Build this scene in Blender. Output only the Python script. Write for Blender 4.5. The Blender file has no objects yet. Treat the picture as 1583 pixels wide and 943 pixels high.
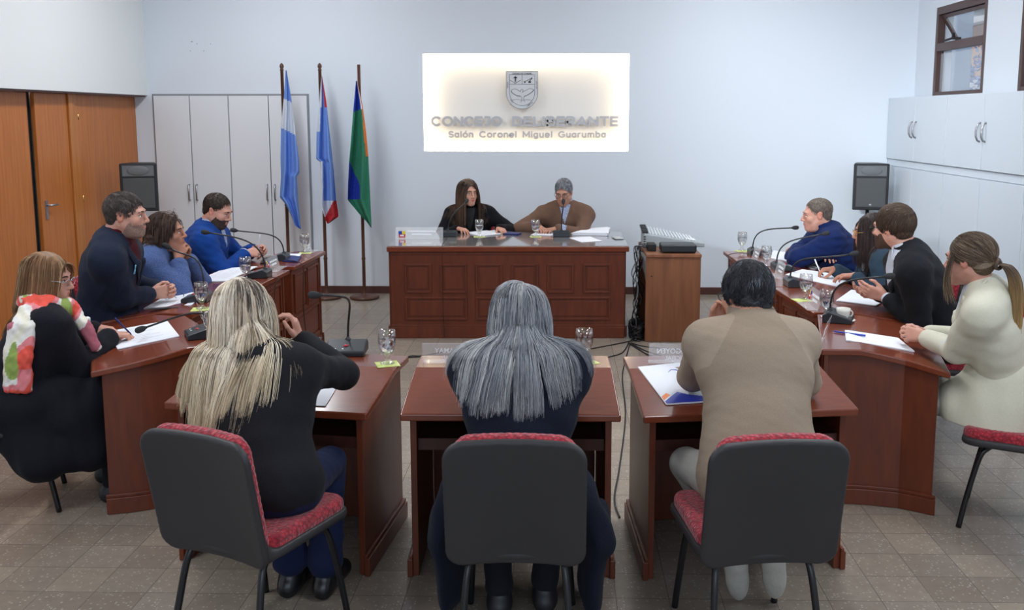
import bpy, bmesh, math, random, time
import numpy as np
from mathutils import Vector, Matrix
T0 = time.time()
rng = np.random.default_rng(7)
random.seed(7)
S = bpy.context.scene
COL = S.collection

# ------------------------------------------------------------ camera, world, lights, exposure
cam_d = bpy.data.cameras.new('camera')
cam = bpy.data.objects.new('camera', cam_d)
COL.objects.link(cam)
cam_d.sensor_width = 36.0
cam_d.lens = 1480.0 / 1583.0 * 36.0
cam_d.shift_x = -38.5 / 1583.0
cam_d.shift_y = -86.5 / 1583.0
cam_d.clip_end = 100
cam.location = (0, 0, 1.85)
cam.rotation_euler = (math.radians(90 - 7.886), 0, math.radians(1.342))
S.camera = cam

w = bpy.data.worlds.new('world')
S.world = w
w.use_nodes = True
w.node_tree.nodes['Background'].inputs[0].default_value = (0.72, 0.83, 1.0, 1)
w.node_tree.nodes['Background'].inputs[1].default_value = 0.60

def area(name, loc, rot, sx, sy, power, col, spread=180):
    l = bpy.data.lights.new(name, 'AREA')
    l.shape = 'RECTANGLE'; l.size = sx; l.size_y = sy; l.energy = power; l.color = col
    l.spread = math.radians(spread)
    o = bpy.data.objects.new(name, l); COL.objects.link(o)
    o.location = loc; o.rotation_euler = [math.radians(a) for a in rot]
    return o

for lx in (-2.6, 1.6):
    for ly in (2.2, 5.2, 8.0):
        area('ceiling_lamp_light', (lx, ly, 3.72), (0, 0, 0), 0.5, 1.3, 44, (0.93, 0.96, 1.0))
area('rear_window_daylight', (0.6, -2.4, 2.3), (80, 0, 0), 5.5, 2.2, 75, (0.74, 0.86, 1.0))
area('side_window_daylight', (3.45, 4.6, 2.75), (0, 68, 0), 1.0, 3.0, 20, (0.8, 0.9, 1.0))
sun = bpy.data.lights.new('sun', 'SUN'); sun.energy = 1.5; sun.angle = 0.02; sun.color = (1.0, 0.94, 0.84)
so = bpy.data.objects.new('sun', sun); COL.objects.link(so); so.rotation_euler = Vector((-0.72, -0.22, 0.75)).to_track_quat('Z', 'Y').to_euler()
sp = area('high_window_beam', (-2.6, -1.5, 2.9), (84, 0, -27), 0.5, 0.35, 11, (0.9, 0.95, 1.0), 22)

S.view_settings.view_transform = 'Standard'
S.view_settings.look = 'None'
S.view_settings.exposure = 0.0
S.view_settings.gamma = 1.0
S.view_settings.use_curve_mapping = False

# ------------------------------------------------------------ materials
def mat(name, col, rough=0.6, metal=0.0, spec=0.5, noise=None, bump=None, coat=0.0, trans=0.0, ior=1.45,
        sheen=0.0, emit=None, alpha=1.0, sss=0.0, col2=None, stretch=(1, 1, 1), wave=None, detail=4):
    m = bpy.data.materials.new(name); m.use_nodes = True
    nt = m.node_tree; N = nt.nodes; L = nt.links
    b = N['Principled BSDF']
    b.inputs['Base Color'].default_value = (*col, 1)
    b.inputs['Roughness'].default_value = rough
    b.inputs['Metallic'].default_value = metal
    b.inputs['Specular IOR Level'].default_value = spec
    b.inputs['IOR'].default_value = ior
    b.inputs['Coat Weight'].default_value = coat
    b.inputs['Coat Roughness'].default_value = 0.12
    b.inputs['Transmission Weight'].default_value = trans
    b.inputs['Sheen Weight'].default_value = sheen
    b.inputs['Alpha'].default_value = alpha
    if sss:
        b.inputs['Subsurface Weight'].default_value = sss
        b.inputs['Subsurface Radius'].default_value = (0.012, 0.005, 0.003)
        b.inputs['Subsurface Scale'].default_value = 1.0
    if emit:
        b.inputs['Emission Color'].default_value = (*emit[0], 1)
        b.inputs['Emission Strength'].default_value = emit[1]
    tc = N.new('ShaderNodeTexCoord'); mp = N.new('ShaderNodeMapping')
    mp.inputs['Scale'].default_value = stretch
    L.new(tc.outputs['Object'], mp.inputs['Vector'])
    if noise:
        n = N.new('ShaderNodeTexNoise'); n.inputs['Scale'].default_value = noise; n.inputs['Detail'].default_value = detail
        L.new(mp.outputs[0], n.inputs['Vector'])
        r = N.new('ShaderNodeMix'); r.data_type = 'RGBA'
        c2 = col2 if col2 else tuple(c * 0.7 for c in col)
        r.inputs[6].default_value = (*col, 1); r.inputs[7].default_value = (*c2, 1)
        rm = N.new('ShaderNodeMapRange'); rm.inputs[1].default_value = 0.32; rm.inputs[2].default_value = 0.68
        L.new(n.outputs[0], rm.inputs[0]); L.new(rm.outputs[0], r.inputs[0]); L.new(r.outputs[2], b.inputs['Base Color'])
    if bump:
        n2 = N.new('ShaderNodeTexNoise'); n2.inputs['Scale'].default_value = bump[0]; n2.inputs['Detail'].default_value = 3
        L.new(mp.outputs[0], n2.inputs['Vector'])
        bp = N.new('ShaderNodeBump'); bp.inputs['Strength'].default_value = bump[1]; bp.inputs['Distance'].default_value = bump[2] if len(bump) > 2 else 0.004
        L.new(n2.outputs[0], bp.inputs['Height']); L.new(bp.outputs[0], b.inputs['Normal'])
    return m

M = {}
M['wall'] = mat('wall_paint', (0.70, 0.755, 0.82), 0.55, spec=0.3, bump=(60, 0.06))
M['wall_l'] = mat('wall_paint_left', (0.78, 0.80, 0.80), 0.6, spec=0.3, bump=(60, 0.06))
M['ceil'] = mat('ceiling_paint', (0.8, 0.8, 0.8), 0.8)
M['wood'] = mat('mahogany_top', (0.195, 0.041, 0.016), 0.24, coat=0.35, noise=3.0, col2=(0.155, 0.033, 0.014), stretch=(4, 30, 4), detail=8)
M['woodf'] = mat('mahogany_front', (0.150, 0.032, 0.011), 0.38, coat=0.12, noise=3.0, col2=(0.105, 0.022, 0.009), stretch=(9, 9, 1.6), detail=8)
M['woodd'] = mat('dark_stained_wood', (0.07, 0.02, 0.014), 0.4, noise=4.0, stretch=(8, 8, 1.5))
M['basew'] = mat('baseboard_wood', (0.085, 0.032, 0.026), 0.4)
M['door'] = mat('orange_veneer', (0.50, 0.165, 0.035), 0.4, coat=0.1, noise=2.6, col2=(0.40, 0.118, 0.022), stretch=(14, 14, 0.8), detail=8)
M['door2'] = mat('orange_veneer_frame', (0.52, 0.19, 0.042), 0.4, coat=0.1, noise=2.2, col2=(0.40, 0.13, 0.025), stretch=(14, 14, 0.8), detail=8)
M['mixwood'] = mat('melamine_walnut', (0.27, 0.105, 0.047), 0.45, noise=2.4, col2=(0.19, 0.07, 0.032), stretch=(9, 9, 0.9), detail=8)
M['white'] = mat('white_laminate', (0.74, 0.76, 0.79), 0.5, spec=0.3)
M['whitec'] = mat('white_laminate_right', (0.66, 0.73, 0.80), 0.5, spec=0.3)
M['gap'] = mat('shadow_gap_grey', (0.25, 0.26, 0.28), 0.8)
M['metal'] = mat('brushed_metal', (0.42, 0.42, 0.44), 0.35, metal=1.0)
M['chrome'] = mat('chrome', (0.7, 0.7, 0.72), 0.15, metal=1.0)
M['steel_sign'] = mat('sign_steel', (0.50, 0.50, 0.52), 0.42, metal=0.6)
M['ink'] = mat('engraving_black', (0.03, 0.03, 0.035), 0.6)
M['black'] = mat('black_plastic', (0.018, 0.019, 0.022), 0.42)
M['blackm'] = mat('black_matte', (0.012, 0.012, 0.013), 0.75)
M['micb'] = mat('mic_base_plastic', (0.022, 0.027, 0.033), 0.33, bump=(400, 0.1, 0.001))
M['grille'] = mat('speaker_grille', (0.075, 0.08, 0.085), 0.6, bump=(300, 0.4, 0.002))
M['horn'] = mat('speaker_horn', (0.14, 0.15, 0.16), 0.5)
M['foam'] = mat('foam_windscreen', (0.03, 0.032, 0.035), 0.95, bump=(500, 0.6, 0.002))
M['shell'] = mat('chair_shell_leatherette', (0.034, 0.033, 0.036), 0.48, spec=0.4, noise=2, col2=(0.042, 0.040, 0.042), bump=(350, 0.25, 0.001))
M['leg'] = mat('chair_leg_black', (0.012, 0.012, 0.014), 0.25)
M['rail'] = mat('gap_shade_black', (0.02, 0.02, 0.022), 0.7)  # near black, carries the shade inside the door gap
M['paper'] = mat('white_paper', (0.80, 0.82, 0.88), 0.7, spec=0.2)
M['print'] = mat('printed_ink', (0.42, 0.43, 0.48), 0.8)
M['glass'] = mat('clear_glass', (1, 1, 1), 0.02, trans=1.0, ior=1.45)
M['water'] = mat('water', (0.97, 0.99, 1.0), 0.0, trans=1.0, ior=1.33)
def thin_glass(name, tint=0.95):
    m = bpy.data.materials.new(name); m.use_nodes = True; N = m.node_tree.nodes; L = m.node_tree.links; N.clear()
    o = N.new('ShaderNodeOutputMaterial'); mx = N.new('ShaderNodeMixShader'); t = N.new('ShaderNodeBsdfTransparent'); g = N.new('ShaderNodeBsdfGlossy'); lw = N.new('ShaderNodeLayerWeight')
    t.inputs[0].default_value = (tint, tint, tint, 1); g.inputs['Roughness'].default_value = 0.03; lw.inputs[0].default_value = 0.25
    mr = N.new('ShaderNodeMapRange'); mr.inputs[3].default_value = 0.09; mr.inputs[4].default_value = 0.60; L.new(lw.outputs['Facing'], mr.inputs[0]); L.new(mr.outputs[0], mx.inputs[0]); L.new(t.outputs[0], mx.inputs[1]); L.new(g.outputs[0], mx.inputs[2]); L.new(mx.outputs[0], o.inputs[0]); return m
M['glass'] = thin_glass('clear_thin_glass')
M['acrylic'] = mat('clear_acrylic', (0.93, 0.95, 0.97), 0.06, alpha=0.22, spec=0.6)
M['deskglass'] = mat('glass_sheet', (0.30, 0.27, 0.26), 0.045, spec=0.9, coat=1.0, noise=1.0, col2=(0.27, 0.25, 0.25))
M['etch'] = mat('etched_white', (0.80, 0.82, 0.86), 0.8)
M['coaster'] = mat('green_coaster', (0.42, 0.55, 0.08), 0.6, noise=30, col2=(0.75, 0.78, 0.35))
M['blue'] = mat('blue_plastic', (0.03, 0.05, 0.42), 0.35)
M['bluebook'] = mat('dark_blue_cover', (0.012, 0.02, 0.12), 0.4)
M['red'] = mat('red_plastic', (0.55, 0.02, 0.03), 0.4)
M['yellow'] = mat('yellow_print', (0.8, 0.62, 0.05), 0.6)
M['orange'] = mat('orange_print', (0.85, 0.22, 0.05), 0.5)
M['rblue'] = mat('royal_blue_print', (0.02, 0.04, 0.40), 0.5)
M['cup'] = mat('cream_porcelain', (0.78, 0.77, 0.70), 0.25)
M['grey'] = mat('grey_plastic', (0.36, 0.40, 0.42), 0.45)
M['greyl'] = mat('light_grey_panel', (0.50, 0.53, 0.57), 0.5)
M['poleg'] = mat('dark_wood_pole', (0.085, 0.034, 0.02), 0.35)
M['led'] = mat('warm_led_strip', (1, 0.85, 0.6), 0.5, emit=((1.0, 0.80, 0.52), 15))
M['signback'] = mat('sign_back_white', (0.80, 0.79, 0.77), 0.6)
M['lampdiff'] = mat('lamp_diffuser', (0.9, 0.9, 0.9), 0.5, emit=((0.93, 0.96, 1.0), 3.0))
M['winframe'] = mat('window_frame_brown', (0.075, 0.04, 0.035), 0.45)
M['winglass'] = mat('window_glass', (0.9, 0.95, 1.0), 0.03, alpha=0.18, spec=0.6)
M['cable'] = mat('black_cable', (0.012, 0.012, 0.014), 0.5)
M['cableg'] = mat('grey_cable', (0.3, 0.32, 0.33), 0.5)
M['lens'] = mat('lens', (0.95, 0.97, 1.0), 0.03, alpha=0.12, spec=0.6)
M['eyew'] = mat('eye_white', (0.75, 0.72, 0.70), 0.2)
M['iris'] = mat('iris_dark', (0.03, 0.018, 0.012), 0.15)
M['gold'] = mat('gold', (0.8, 0.55, 0.2), 0.25, metal=1.0)
M['extwall'] = mat('exterior_render', (0.55, 0.36, 0.27), 0.8)
M['extpost'] = mat('exterior_grey_post', (0.42, 0.50, 0.62), 0.8)
M['leaf'] = mat('foliage', (0.05, 0.09, 0.22), 0.7, noise=14, col2=(0.28, 0.38, 0.62))

def red_fabric():
    m = mat('red_knit_upholstery', (0.42, 0.018, 0.03), 0.85, sheen=0.3)
    nt = m.node_tree; N = nt.nodes; L = nt.links; b = N['Principled BSDF']
    tc = N.new('ShaderNodeTexCoord')
    v = N.new('ShaderNodeTexVoronoi'); v.inputs['Scale'].default_value = 75
    L.new(tc.outputs['Object'], v.inputs['Vector'])
    bp = N.new('ShaderNodeBump'); bp.inputs['Strength'].default_value = 0.9; bp.inputs['Distance'].default_value = 0.006
    L.new(v.outputs['Distance'], bp.inputs['Height']); L.new(bp.outputs[0], b.inputs['Normal'])
    r = N.new('ShaderNodeValToRGB'); r.color_ramp.elements[0].color = (0.55, 0.03, 0.05, 1); r.color_ramp.elements[1].color = (0.20, 0.008, 0.018, 1)
    r.color_ramp.elements[1].position = 0.75
    L.new(v.outputs['Distance'], r.inputs[0]); L.new(r.outputs[0], b.inputs['Base Color'])
    return m
M['redfab'] = red_fabric()

def floor_mat():
    m = mat('terrazzo_tiles', (0.3, 0.27, 0.24), 0.32, spec=0.5)
    nt = m.node_tree; N = nt.nodes; L = nt.links; b = N['Principled BSDF']
    def node(t, **k):
        n = N.new(t)
        for a, c in k.items(): setattr(n, a, c)
        return n
    def math_(op, a, bb=None):
        n = node('ShaderNodeMath', operation=op)
        for i, x in enumerate((a, bb)):
            if x is None: continue
            if isinstance(x, (int, float)): n.inputs[i].default_value = x
            else: L.new(x, n.inputs[i])
        return n.outputs[0]
    tc = node('ShaderNodeTexCoord'); sx = node('ShaderNodeSeparateXYZ'); L.new(tc.outputs['Object'], sx.inputs[0])
    T = 0.2045
    fx = math_('DIVIDE', math_('ADD', sx.outputs[0], 10.0 + TOX), T); fy = math_('DIVIDE', math_('ADD', sx.outputs[1], 10.0 + TOY), T)
    gx = math_('FRACT', fx); gy = math_('FRACT', fy)
    ex = math_('ABSOLUTE', math_('SUBTRACT', gx, 0.5)); ey = math_('ABSOLUTE', math_('SUBTRACT', gy, 0.5))
    gm = math_('GREATER_THAN', math_('MAXIMUM', ex, ey), 0.491)
    cv = node('ShaderNodeCombineXYZ'); L.new(math_('FLOOR', fx), cv.inputs[0]); L.new(math_('FLOOR', fy), cv.inputs[1])
    wn = node('ShaderNodeTexWhiteNoise'); L.new(cv.outputs[0], wn.inputs['Vector'])
    base = node('ShaderNodeValToRGB')
    e = base.color_ramp.elements
    e[0].color = (0.225, 0.182, 0.145, 1); e[1].color = (0.295, 0.243, 0.19, 1)
    e.new(0.5).color = (0.26, 0.218, 0.18, 1)
    L.new(wn.outputs['Value'], base.inputs[0])
    big = node('ShaderNodeTexNoise'); big.inputs['Scale'].default_value = 22; big.inputs['Detail'].default_value = 6
    L.new(tc.outputs['Object'], big.inputs['Vector'])
    mx = node('ShaderNodeMix', data_type='RGBA', blend_type='MULTIPLY'); mx.inputs[0].default_value = 0.55
    L.new(base.outputs[0], mx.inputs[6]); rr = node('ShaderNodeMapRange'); rr.inputs[3].default_value = 0.55; rr.inputs[4].default_value = 1.35
    L.new(big.outputs[0], rr.inputs[0]); L.new(rr.outputs[0], mx.inputs[7])
    vo = node('ShaderNodeTexVoronoi'); vo.inputs['Scale'].default_value = 75
    L.new(tc.outputs['Object'], vo.inputs['Vector'])
    cc = node('ShaderNodeSeparateColor'); L.new(vo.outputs['Color'], cc.inputs[0])
    chip = math_('MULTIPLY', math_('LESS_THAN', vo.outputs['Distance'], 0.34), math_('GREATER_THAN', cc.outputs[0], 0.72))
    m2 = node('ShaderNodeMix', data_type='RGBA'); L.new(math_('MULTIPLY', chip, 0.45), m2.inputs[0]); L.new(mx.outputs[2], m2.inputs[6])
    m2.inputs[7].default_value = (0.62, 0.57, 0.50, 1)
    m3 = node('ShaderNodeMix', data_type='RGBA'); L.new(gm, m3.inputs[0]); L.new(m2.outputs[2], m3.inputs[6])
    m3.inputs[7].default_value = (0.16, 0.13, 0.11, 1)
    L.new(m3.outputs[2], b.inputs['Base Color'])
    r2 = math_('ADD', math_('MULTIPLY', gm, 0.4), 0.3); L.new(r2, b.inputs['Roughness'])
    return m
TOX, TOY = 0.0, 0.0
M['floor'] = floor_mat()

def hair_mat(name, rough=0.5):
    m = mat(name, (0.1, 0.1, 0.1), rough, spec=0.35)
    N = m.node_tree.nodes; L = m.node_tree.links
    a = N.new('ShaderNodeAttribute'); a.attribute_name = 'hc'
    L.new(a.outputs['Color'], N['Principled BSDF'].inputs['Base Color'])
    return m
M['hair'] = hair_mat('hair_strands')
M['attr'] = hair_mat('printed_cloth', 0.9)

def cloth(name, col, c2=None, scale=220, b=0.35, sheen=0.03, rough=0.92):
    return mat(name, col, rough, spec=0.2, noise=scale, col2=c2 or tuple(c * 0.75 for c in col), bump=(scale, b, 0.003), sheen=sheen)
def skin(name, col):
    return mat(name, col, 0.5, spec=0.35, noise=25, col2=(col[0] * 0.92, col[1] * 0.80, col[2] * 0.78), bump=(180, 0.08, 0.002), sss=0.08)

# ------------------------------------------------------------ object helpers
def tag(o, label=None, cat=None, group=None, kind=None):
    if label: o['label'] = label
    if cat: o['category'] = cat
    if group: o['group'] = group
    if kind: o['kind'] = kind
    return o

def empty(name, loc, rz=0.0, label=None, cat=None, group=None):
    o = bpy.data.objects.new(name, None); COL.objects.link(o)
    o.empty_display_size = 0.1
    o.location = loc; o.rotation_euler = (0, 0, rz)
    return tag(o, label, cat, group)

def mesh_np(name, V, F, mats, parent=None, mi=None, smooth=True, off=None, colattr=None):
    """V (n,3); F (m,4|3) int array"""
    V = np.asarray(V, dtype=np.float32)
    if off is not None: V = V - np.asarray(off, dtype=np.float32)
    F = np.asarray(F, dtype=np.int32)
    me = bpy.data.meshes.new(name)
    me.vertices.add(len(V)); me.vertices.foreach_set('co', V.ravel())
    k = F.shape[1]
    me.loops.add(F.size); me.loops.foreach_set('vertex_index', F.ravel())
    me.polygons.add(len(F)); me.polygons.foreach_set('loop_start', np.arange(0, F.size, k, dtype=np.int32))
    for m_ in (mats if isinstance(mats, (list, tuple)) else [mats]): me.materials.append(m_)
    if mi is not None: me.polygons.foreach_set('material_index', np.asarray(mi, dtype=np.int32))
    me.update(calc_edges=True)
    me.polygons.foreach_set('use_smooth', np.full(len(F), smooth, dtype=bool))
    if colattr is not None:
        a = me.color_attributes.new('hc', 'FLOAT_COLOR', 'POINT')
        c = np.ones((len(V), 4), dtype=np.float32); c[:, :3] = colattr
        a.data.foreach_set('color', c.ravel())
    o = bpy.data.objects.new(name, me); COL.objects.link(o)
    if parent: o.parent = parent
    return o

class MB:
    def __init__(s): s.v = []; s.f = []; s.m = []; s.sm = []
    def add(s, V, F, m=0, smooth=False):
        n = len(s.v); s.v += [tuple(p) for p in V]
        for f in F: s.f.append([i + n for i in f]); s.m.append(m); s.sm.append(smooth)
        return s
    def box(s, c, d, rz=0.0, m=0, R=None):
        hx, hy, hz = d[0] / 2, d[1] / 2, d[2] / 2
        R = R or Matrix.Rotation(rz, 3, 'Z')
        V = [Vector(c) + R @ Vector((x, y, z)) for x in (-hx, hx) for y in (-hy, hy) for z in (-hz, hz)]
        return s.add(V, [(0, 1, 3, 2), (4, 6, 7, 5), (0, 4, 5, 1), (2, 3, 7, 6), (0, 2, 6, 4), (1, 5, 7, 3)], m)
    def prism(s, poly, z0, z1, m=0):
        a = sum(poly[i][0] * poly[(i + 1) % len(poly)][1] - poly[(i + 1) % len(poly)][0] * poly[i][1] for i in range(len(poly)))
        if a < 0: poly = poly[::-1]
        n = len(poly)
        V = [(x, y, z0) for x, y in poly] + [(x, y, z1) for x, y in poly]
        F = [list(range(n))[::-1], list(range(n, 2 * n))] + [(i, (i + 1) % n, n + (i + 1) % n, n + i) for i in range(n)]
        return s.add(V, F, m)
    def tube(s, pts, r, n=8, m=0, cap=True):
        pts = [Vector(p) for p in pts]
        rr = r if isinstance(r, (list, tuple)) else [r] * len(pts)
        V = []; up = None
        for i, p in enumerate(pts):
            t = (pts[min(i + 1, len(pts) - 1)] - pts[max(i - 1, 0)]).normalized()
            if up is None:
                up = t.orthogonal().normalized()
            up = (up - t * up.dot(t)).normalized(); sd = t.cross(up)
            for k in range(n):
                a = 2 * math.pi * k / n
                V.append(p + (up * math.cos(a) + sd * math.sin(a)) * rr[i])
        F = [(i * n + k, i * n + (k + 1) % n, (i + 1) * n + (k + 1) % n, (i + 1) * n + k) for i in range(len(pts) - 1) for k in range(n)]
        if cap: F += [list(range(n))[::-1], [(len(pts) - 1) * n + k for k in range(n)]]
        return s.add(V, F, m, True)
    def lathe(s, prof, c=(0, 0, 0), n=24, m=0):
        V = []; F = []
        for (r, z) in prof:
            for k in range(n):
                a = 2 * math.pi * k / n; V.append((c[0] + r * math.cos(a), c[1] + r * math.sin(a), c[2] + z))
        for i in range(len(prof) - 1):
            for k in range(n): F.append((i * n + k, i * n + (k + 1) % n, (i + 1) * n + (k + 1) % n, (i + 1) * n + k))
        return s.add(V, F, m, True)
    def ball(s, c, r, m=0, n=12, R=None):
        r = r if isinstance(r, (tuple, list)) else (r, r, r)
        V = []; F = []
        for i in range(n + 1):
            t = math.pi * i / n
            for k in range(2 * n):
                a = math.pi * k / n
                p = Vector((r[0] * math.sin(t) * math.cos(a), r[1] * math.sin(t) * math.sin(a), r[2] * math.cos(t)))
                if R is not None: p = R @ p
                V.append(Vector(c) + p)
        for i in range(n):
            for k in range(2 * n): F.append((i * 2 * n + k, (i + 1) * 2 * n + k, (i + 1) * 2 * n + (k + 1) % (2 * n), i * 2 * n + (k + 1) % (2 * n)))
        return s.add(V, F, m, True)
    def build(s, name, mats, parent=None, bevel=0.0, seg=2, off=None):
        me = bpy.data.meshes.new(name)
        V = s.v if off is None else [(p[0] - off[0], p[1] - off[1], p[2] - off[2]) for p in s.v]
        me.from_pydata(V, [], s.f)
        for m_ in (mats if isinstance(mats, (list, tuple)) else [mats]): me.materials.append(m_)
        me.polygons.foreach_set('material_index', s.m); me.polygons.foreach_set('use_smooth', s.sm)
        me.update()
        bm = bmesh.new(); bm.from_mesh(me); bmesh.ops.recalc_face_normals(bm, faces=bm.faces)
        if bevel:
            ed = [e for e in bm.edges if len(e.link_faces) == 2 and e.calc_face_angle(0) > 0.6]
            bmesh.ops.bevel(bm, geom=ed, offset=bevel, segments=seg, affect='EDGES', profile=0.5, clamp_overlap=True)
        bm.to_mesh(me); bm.free()
        o = bpy.data.objects.new(name, me); COL.objects.link(o)
        if parent: o.parent = parent
        return o

def bez(p0, p1, p2, p3, n=16):
    p0, p1, p2, p3 = map(Vector, (p0, p1, p2, p3))
    return [p0 * (1 - t) ** 3 + p1 * 3 * t * (1 - t) ** 2 + p2 * 3 * t * t * (1 - t) + p3 * t ** 3 for t in [i / n for i in range(n + 1)]]

def smooth_path(P, n=6):
    P = [Vector(p) for p in P]; out = []
    for i in range(len(P) - 1):
        a = P[max(i - 1, 0)]; b = P[i]; c = P[i + 1]; d = P[min(i + 2, len(P) - 1)]
        for k in range(n):
            t = k / n
            out.append(0.5 * ((2 * b) + (c - a) * t + (2 * a - 5 * b + 4 * c - d) * t * t + (3 * b - a - 3 * c + d) * t ** 3))
    out.append(P[-1]); return out

def text_obj(name, body, size, extrude, m, parent, loc, rot, align='CENTER', offset=0.0, sx=1.0, spacing=1.0):
    cu = bpy.data.curves.new('t', 'FONT'); cu.body = body; cu.size = size; cu.extrude = extrude; cu.align_x = align
    cu.offset = offset; cu.space_character = spacing; cu.resolution_u = 3
    o = bpy.data.objects.new('t', cu); COL.objects.link(o)
    bpy.context.view_layer.update()
    me = bpy.data.meshes.new_from_object(o.evaluated_get(bpy.context.evaluated_depsgraph_get()))
    bpy.data.objects.remove(o); bpy.data.curves.remove(cu)
    me.materials.clear(); me.materials.append(m)
    me.transform(Matrix.Diagonal((sx, 1, 1, 1)))
    r = bpy.data.objects.new(name, me); COL.objects.link(r)
    if parent: r.parent = parent
    r.location = loc; r.rotation_euler = rot
    return r

def copy_tree(o, parent=None):
    c = o.copy(); COL.objects.link(c)
    if parent: c.parent = parent
    for ch in list(o.children): copy_tree(ch, c)
    return c

# where a sight line from the photographer's standpoint meets a wall-parallel plane (at) or a level surface (onz)
_p, _a = math.radians(7.886), math.radians(1.342)
_fw = Vector((-math.sin(_a) * math.cos(_p), math.cos(_a) * math.cos(_p), -math.sin(_p)))
_rt = Vector((math.cos(_a), math.sin(_a), 0)); _up = _rt.cross(_fw)
def _ray(x, y): return _fw * 1480.0 + _rt * (x - 830.0) - _up * (y - 385.0)
def at(x, y, Y):
    r = _ray(x, y); return Vector((0, 0, 1.85)) + r * (Y / r.y)
def onz(x, y, z=0.705):
    r = _ray(x, y); return Vector((0, 0, 1.85)) + r * ((z - 1.85) / r.z)
# ------------------------------------------------------------ signed distance modelling (numpy) + surface nets
def nv(v):
    v = np.asarray(v, dtype=float); return v / (np.linalg.norm(v) + 1e-12)
def A(*v): return np.array(v if len(v) > 1 else v[0], dtype=float)

class Cone:
    def __init__(s, a, b, ra, rb, k=0.02, mt=0, flat=None):
        s.a = A(a); s.b = A(b); s.ra = ra; s.rb = rb; s.k = k; s.mt = mt
        s.flat = (nv(flat[0]), flat[1]) if flat else None; s.sub = False
    def bb(s):
        r = max(s.ra, s.rb)
        return np.minimum(s.a, s.b) - r, np.maximum(s.a, s.b) + r
    def d(s, P):
        ba = s.b - s.a; L2 = ba @ ba + 1e-12
        q = P - s.a.astype(np.float32)
        h = np.clip((q @ ba.astype(np.float32)) / L2, 0, 1)
        v = q - h[..., None] * ba.astype(np.float32)
        if s.flat:
            u, f = s.flat; du = v @ u.astype(np.float32)
            l = np.sqrt((v * v).sum(-1) + (1 / (f * f) - 1) * du * du)
            return (l - (s.ra + (s.rb - s.ra) * h)) * min(1, f * 1.15)
        return np.sqrt((v * v).sum(-1)) - (s.ra + (s.rb - s.ra) * h)
class Ell:
    def __init__(s, c, r, R=None, k=0.02, mt=0, sub=False):
        s.c = A(c); s.r = A(r); s.R = np.eye(3) if R is None else np.asarray(R); s.k = k; s.mt = mt; s.sub = sub
    def bb(s):
        e = np.sqrt((s.R ** 2) @ (s.r ** 2)); return s.c - e, s.c + e
    def d(s, P):
        q = (P - s.c.astype(np.float32)) @ s.R.astype(np.float32)
        k0 = np.sqrt(((q / s.r.astype(np.float32)) ** 2).sum(-1)) + 1e-6
        k1 = np.sqrt(((q / (s.r ** 2).astype(np.float32)) ** 2).sum(-1)) + 1e-6
        return k0 * (k0 - 1) / k1
class Box:
    def __init__(s, c, h, R=None, rnd=0.01, k=0.005, mt=0, bend=0.0, sub=False):
        s.c = A(c); s.h = A(h); s.R = np.eye(3) if R is None else np.asarray(R); s.rnd = rnd; s.k = k; s.mt = mt; s.bend = bend; s.sub = sub
    def bb(s):
        h = s.h + A(0, abs(s.bend) * s.h[0] ** 2 + 0.005, 0)
        e = np.abs(s.R) @ h; return s.c - e, s.c + e
    def d(s, P):
        q = (P - s.c.astype(np.float32)) @ s.R.astype(np.float32)
        if s.bend: q = q.copy(); q[..., 1] -= s.bend * q[..., 0] ** 2
        r = s.rnd if not isinstance(s.rnd, tuple) else s.rnd[0]
        if isinstance(s.rnd, tuple):   # (edge rounding, corner rounding in local xz)
            cr = s.rnd[1]
            qx = np.abs(q[..., 0]) - (s.h[0] - cr); qz = np.abs(q[..., 2]) - (s.h[2] - cr)
            d2 = np.sqrt(np.maximum(qx, 0) ** 2 + np.maximum(qz, 0) ** 2) + np.minimum(np.maximum(qx, qz), 0) - cr + r
            qy = np.abs(q[..., 1]) - (s.h[1] - r)
            return np.sqrt(np.maximum(d2, 0) ** 2 + np.maximum(qy, 0) ** 2) + np.minimum(np.maximum(d2, qy), 0) - r
        a = np.abs(q) - (s.h - r).astype(np.float32)
        return np.sqrt((np.maximum(a, 0) ** 2).sum(-1)) + np.minimum(a.max(-1), 0) - r

def wob(P, seed, wl=0.09, n=5, aniso=None):
    r = np.random.default_rng(seed); out = 0
    wx = 0.6 * np.sin(P[..., 2] * 13 + seed) + 0.5 * np.sin(P[..., 0] * 17 + 1.3 * seed)
    for i in range(n):
        k = r.normal(size=3)
        if aniso is not None: k = k * A(aniso)
        k = k / np.linalg.norm(k) * 2 * math.pi / (wl * r.uniform(0.6, 1.6))
        out = out + np.sin(P @ k.astype(np.float32) + r.uniform(0, 6.28) + wx * r.uniform(0.5, 1.5)) / n
    return out

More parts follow.
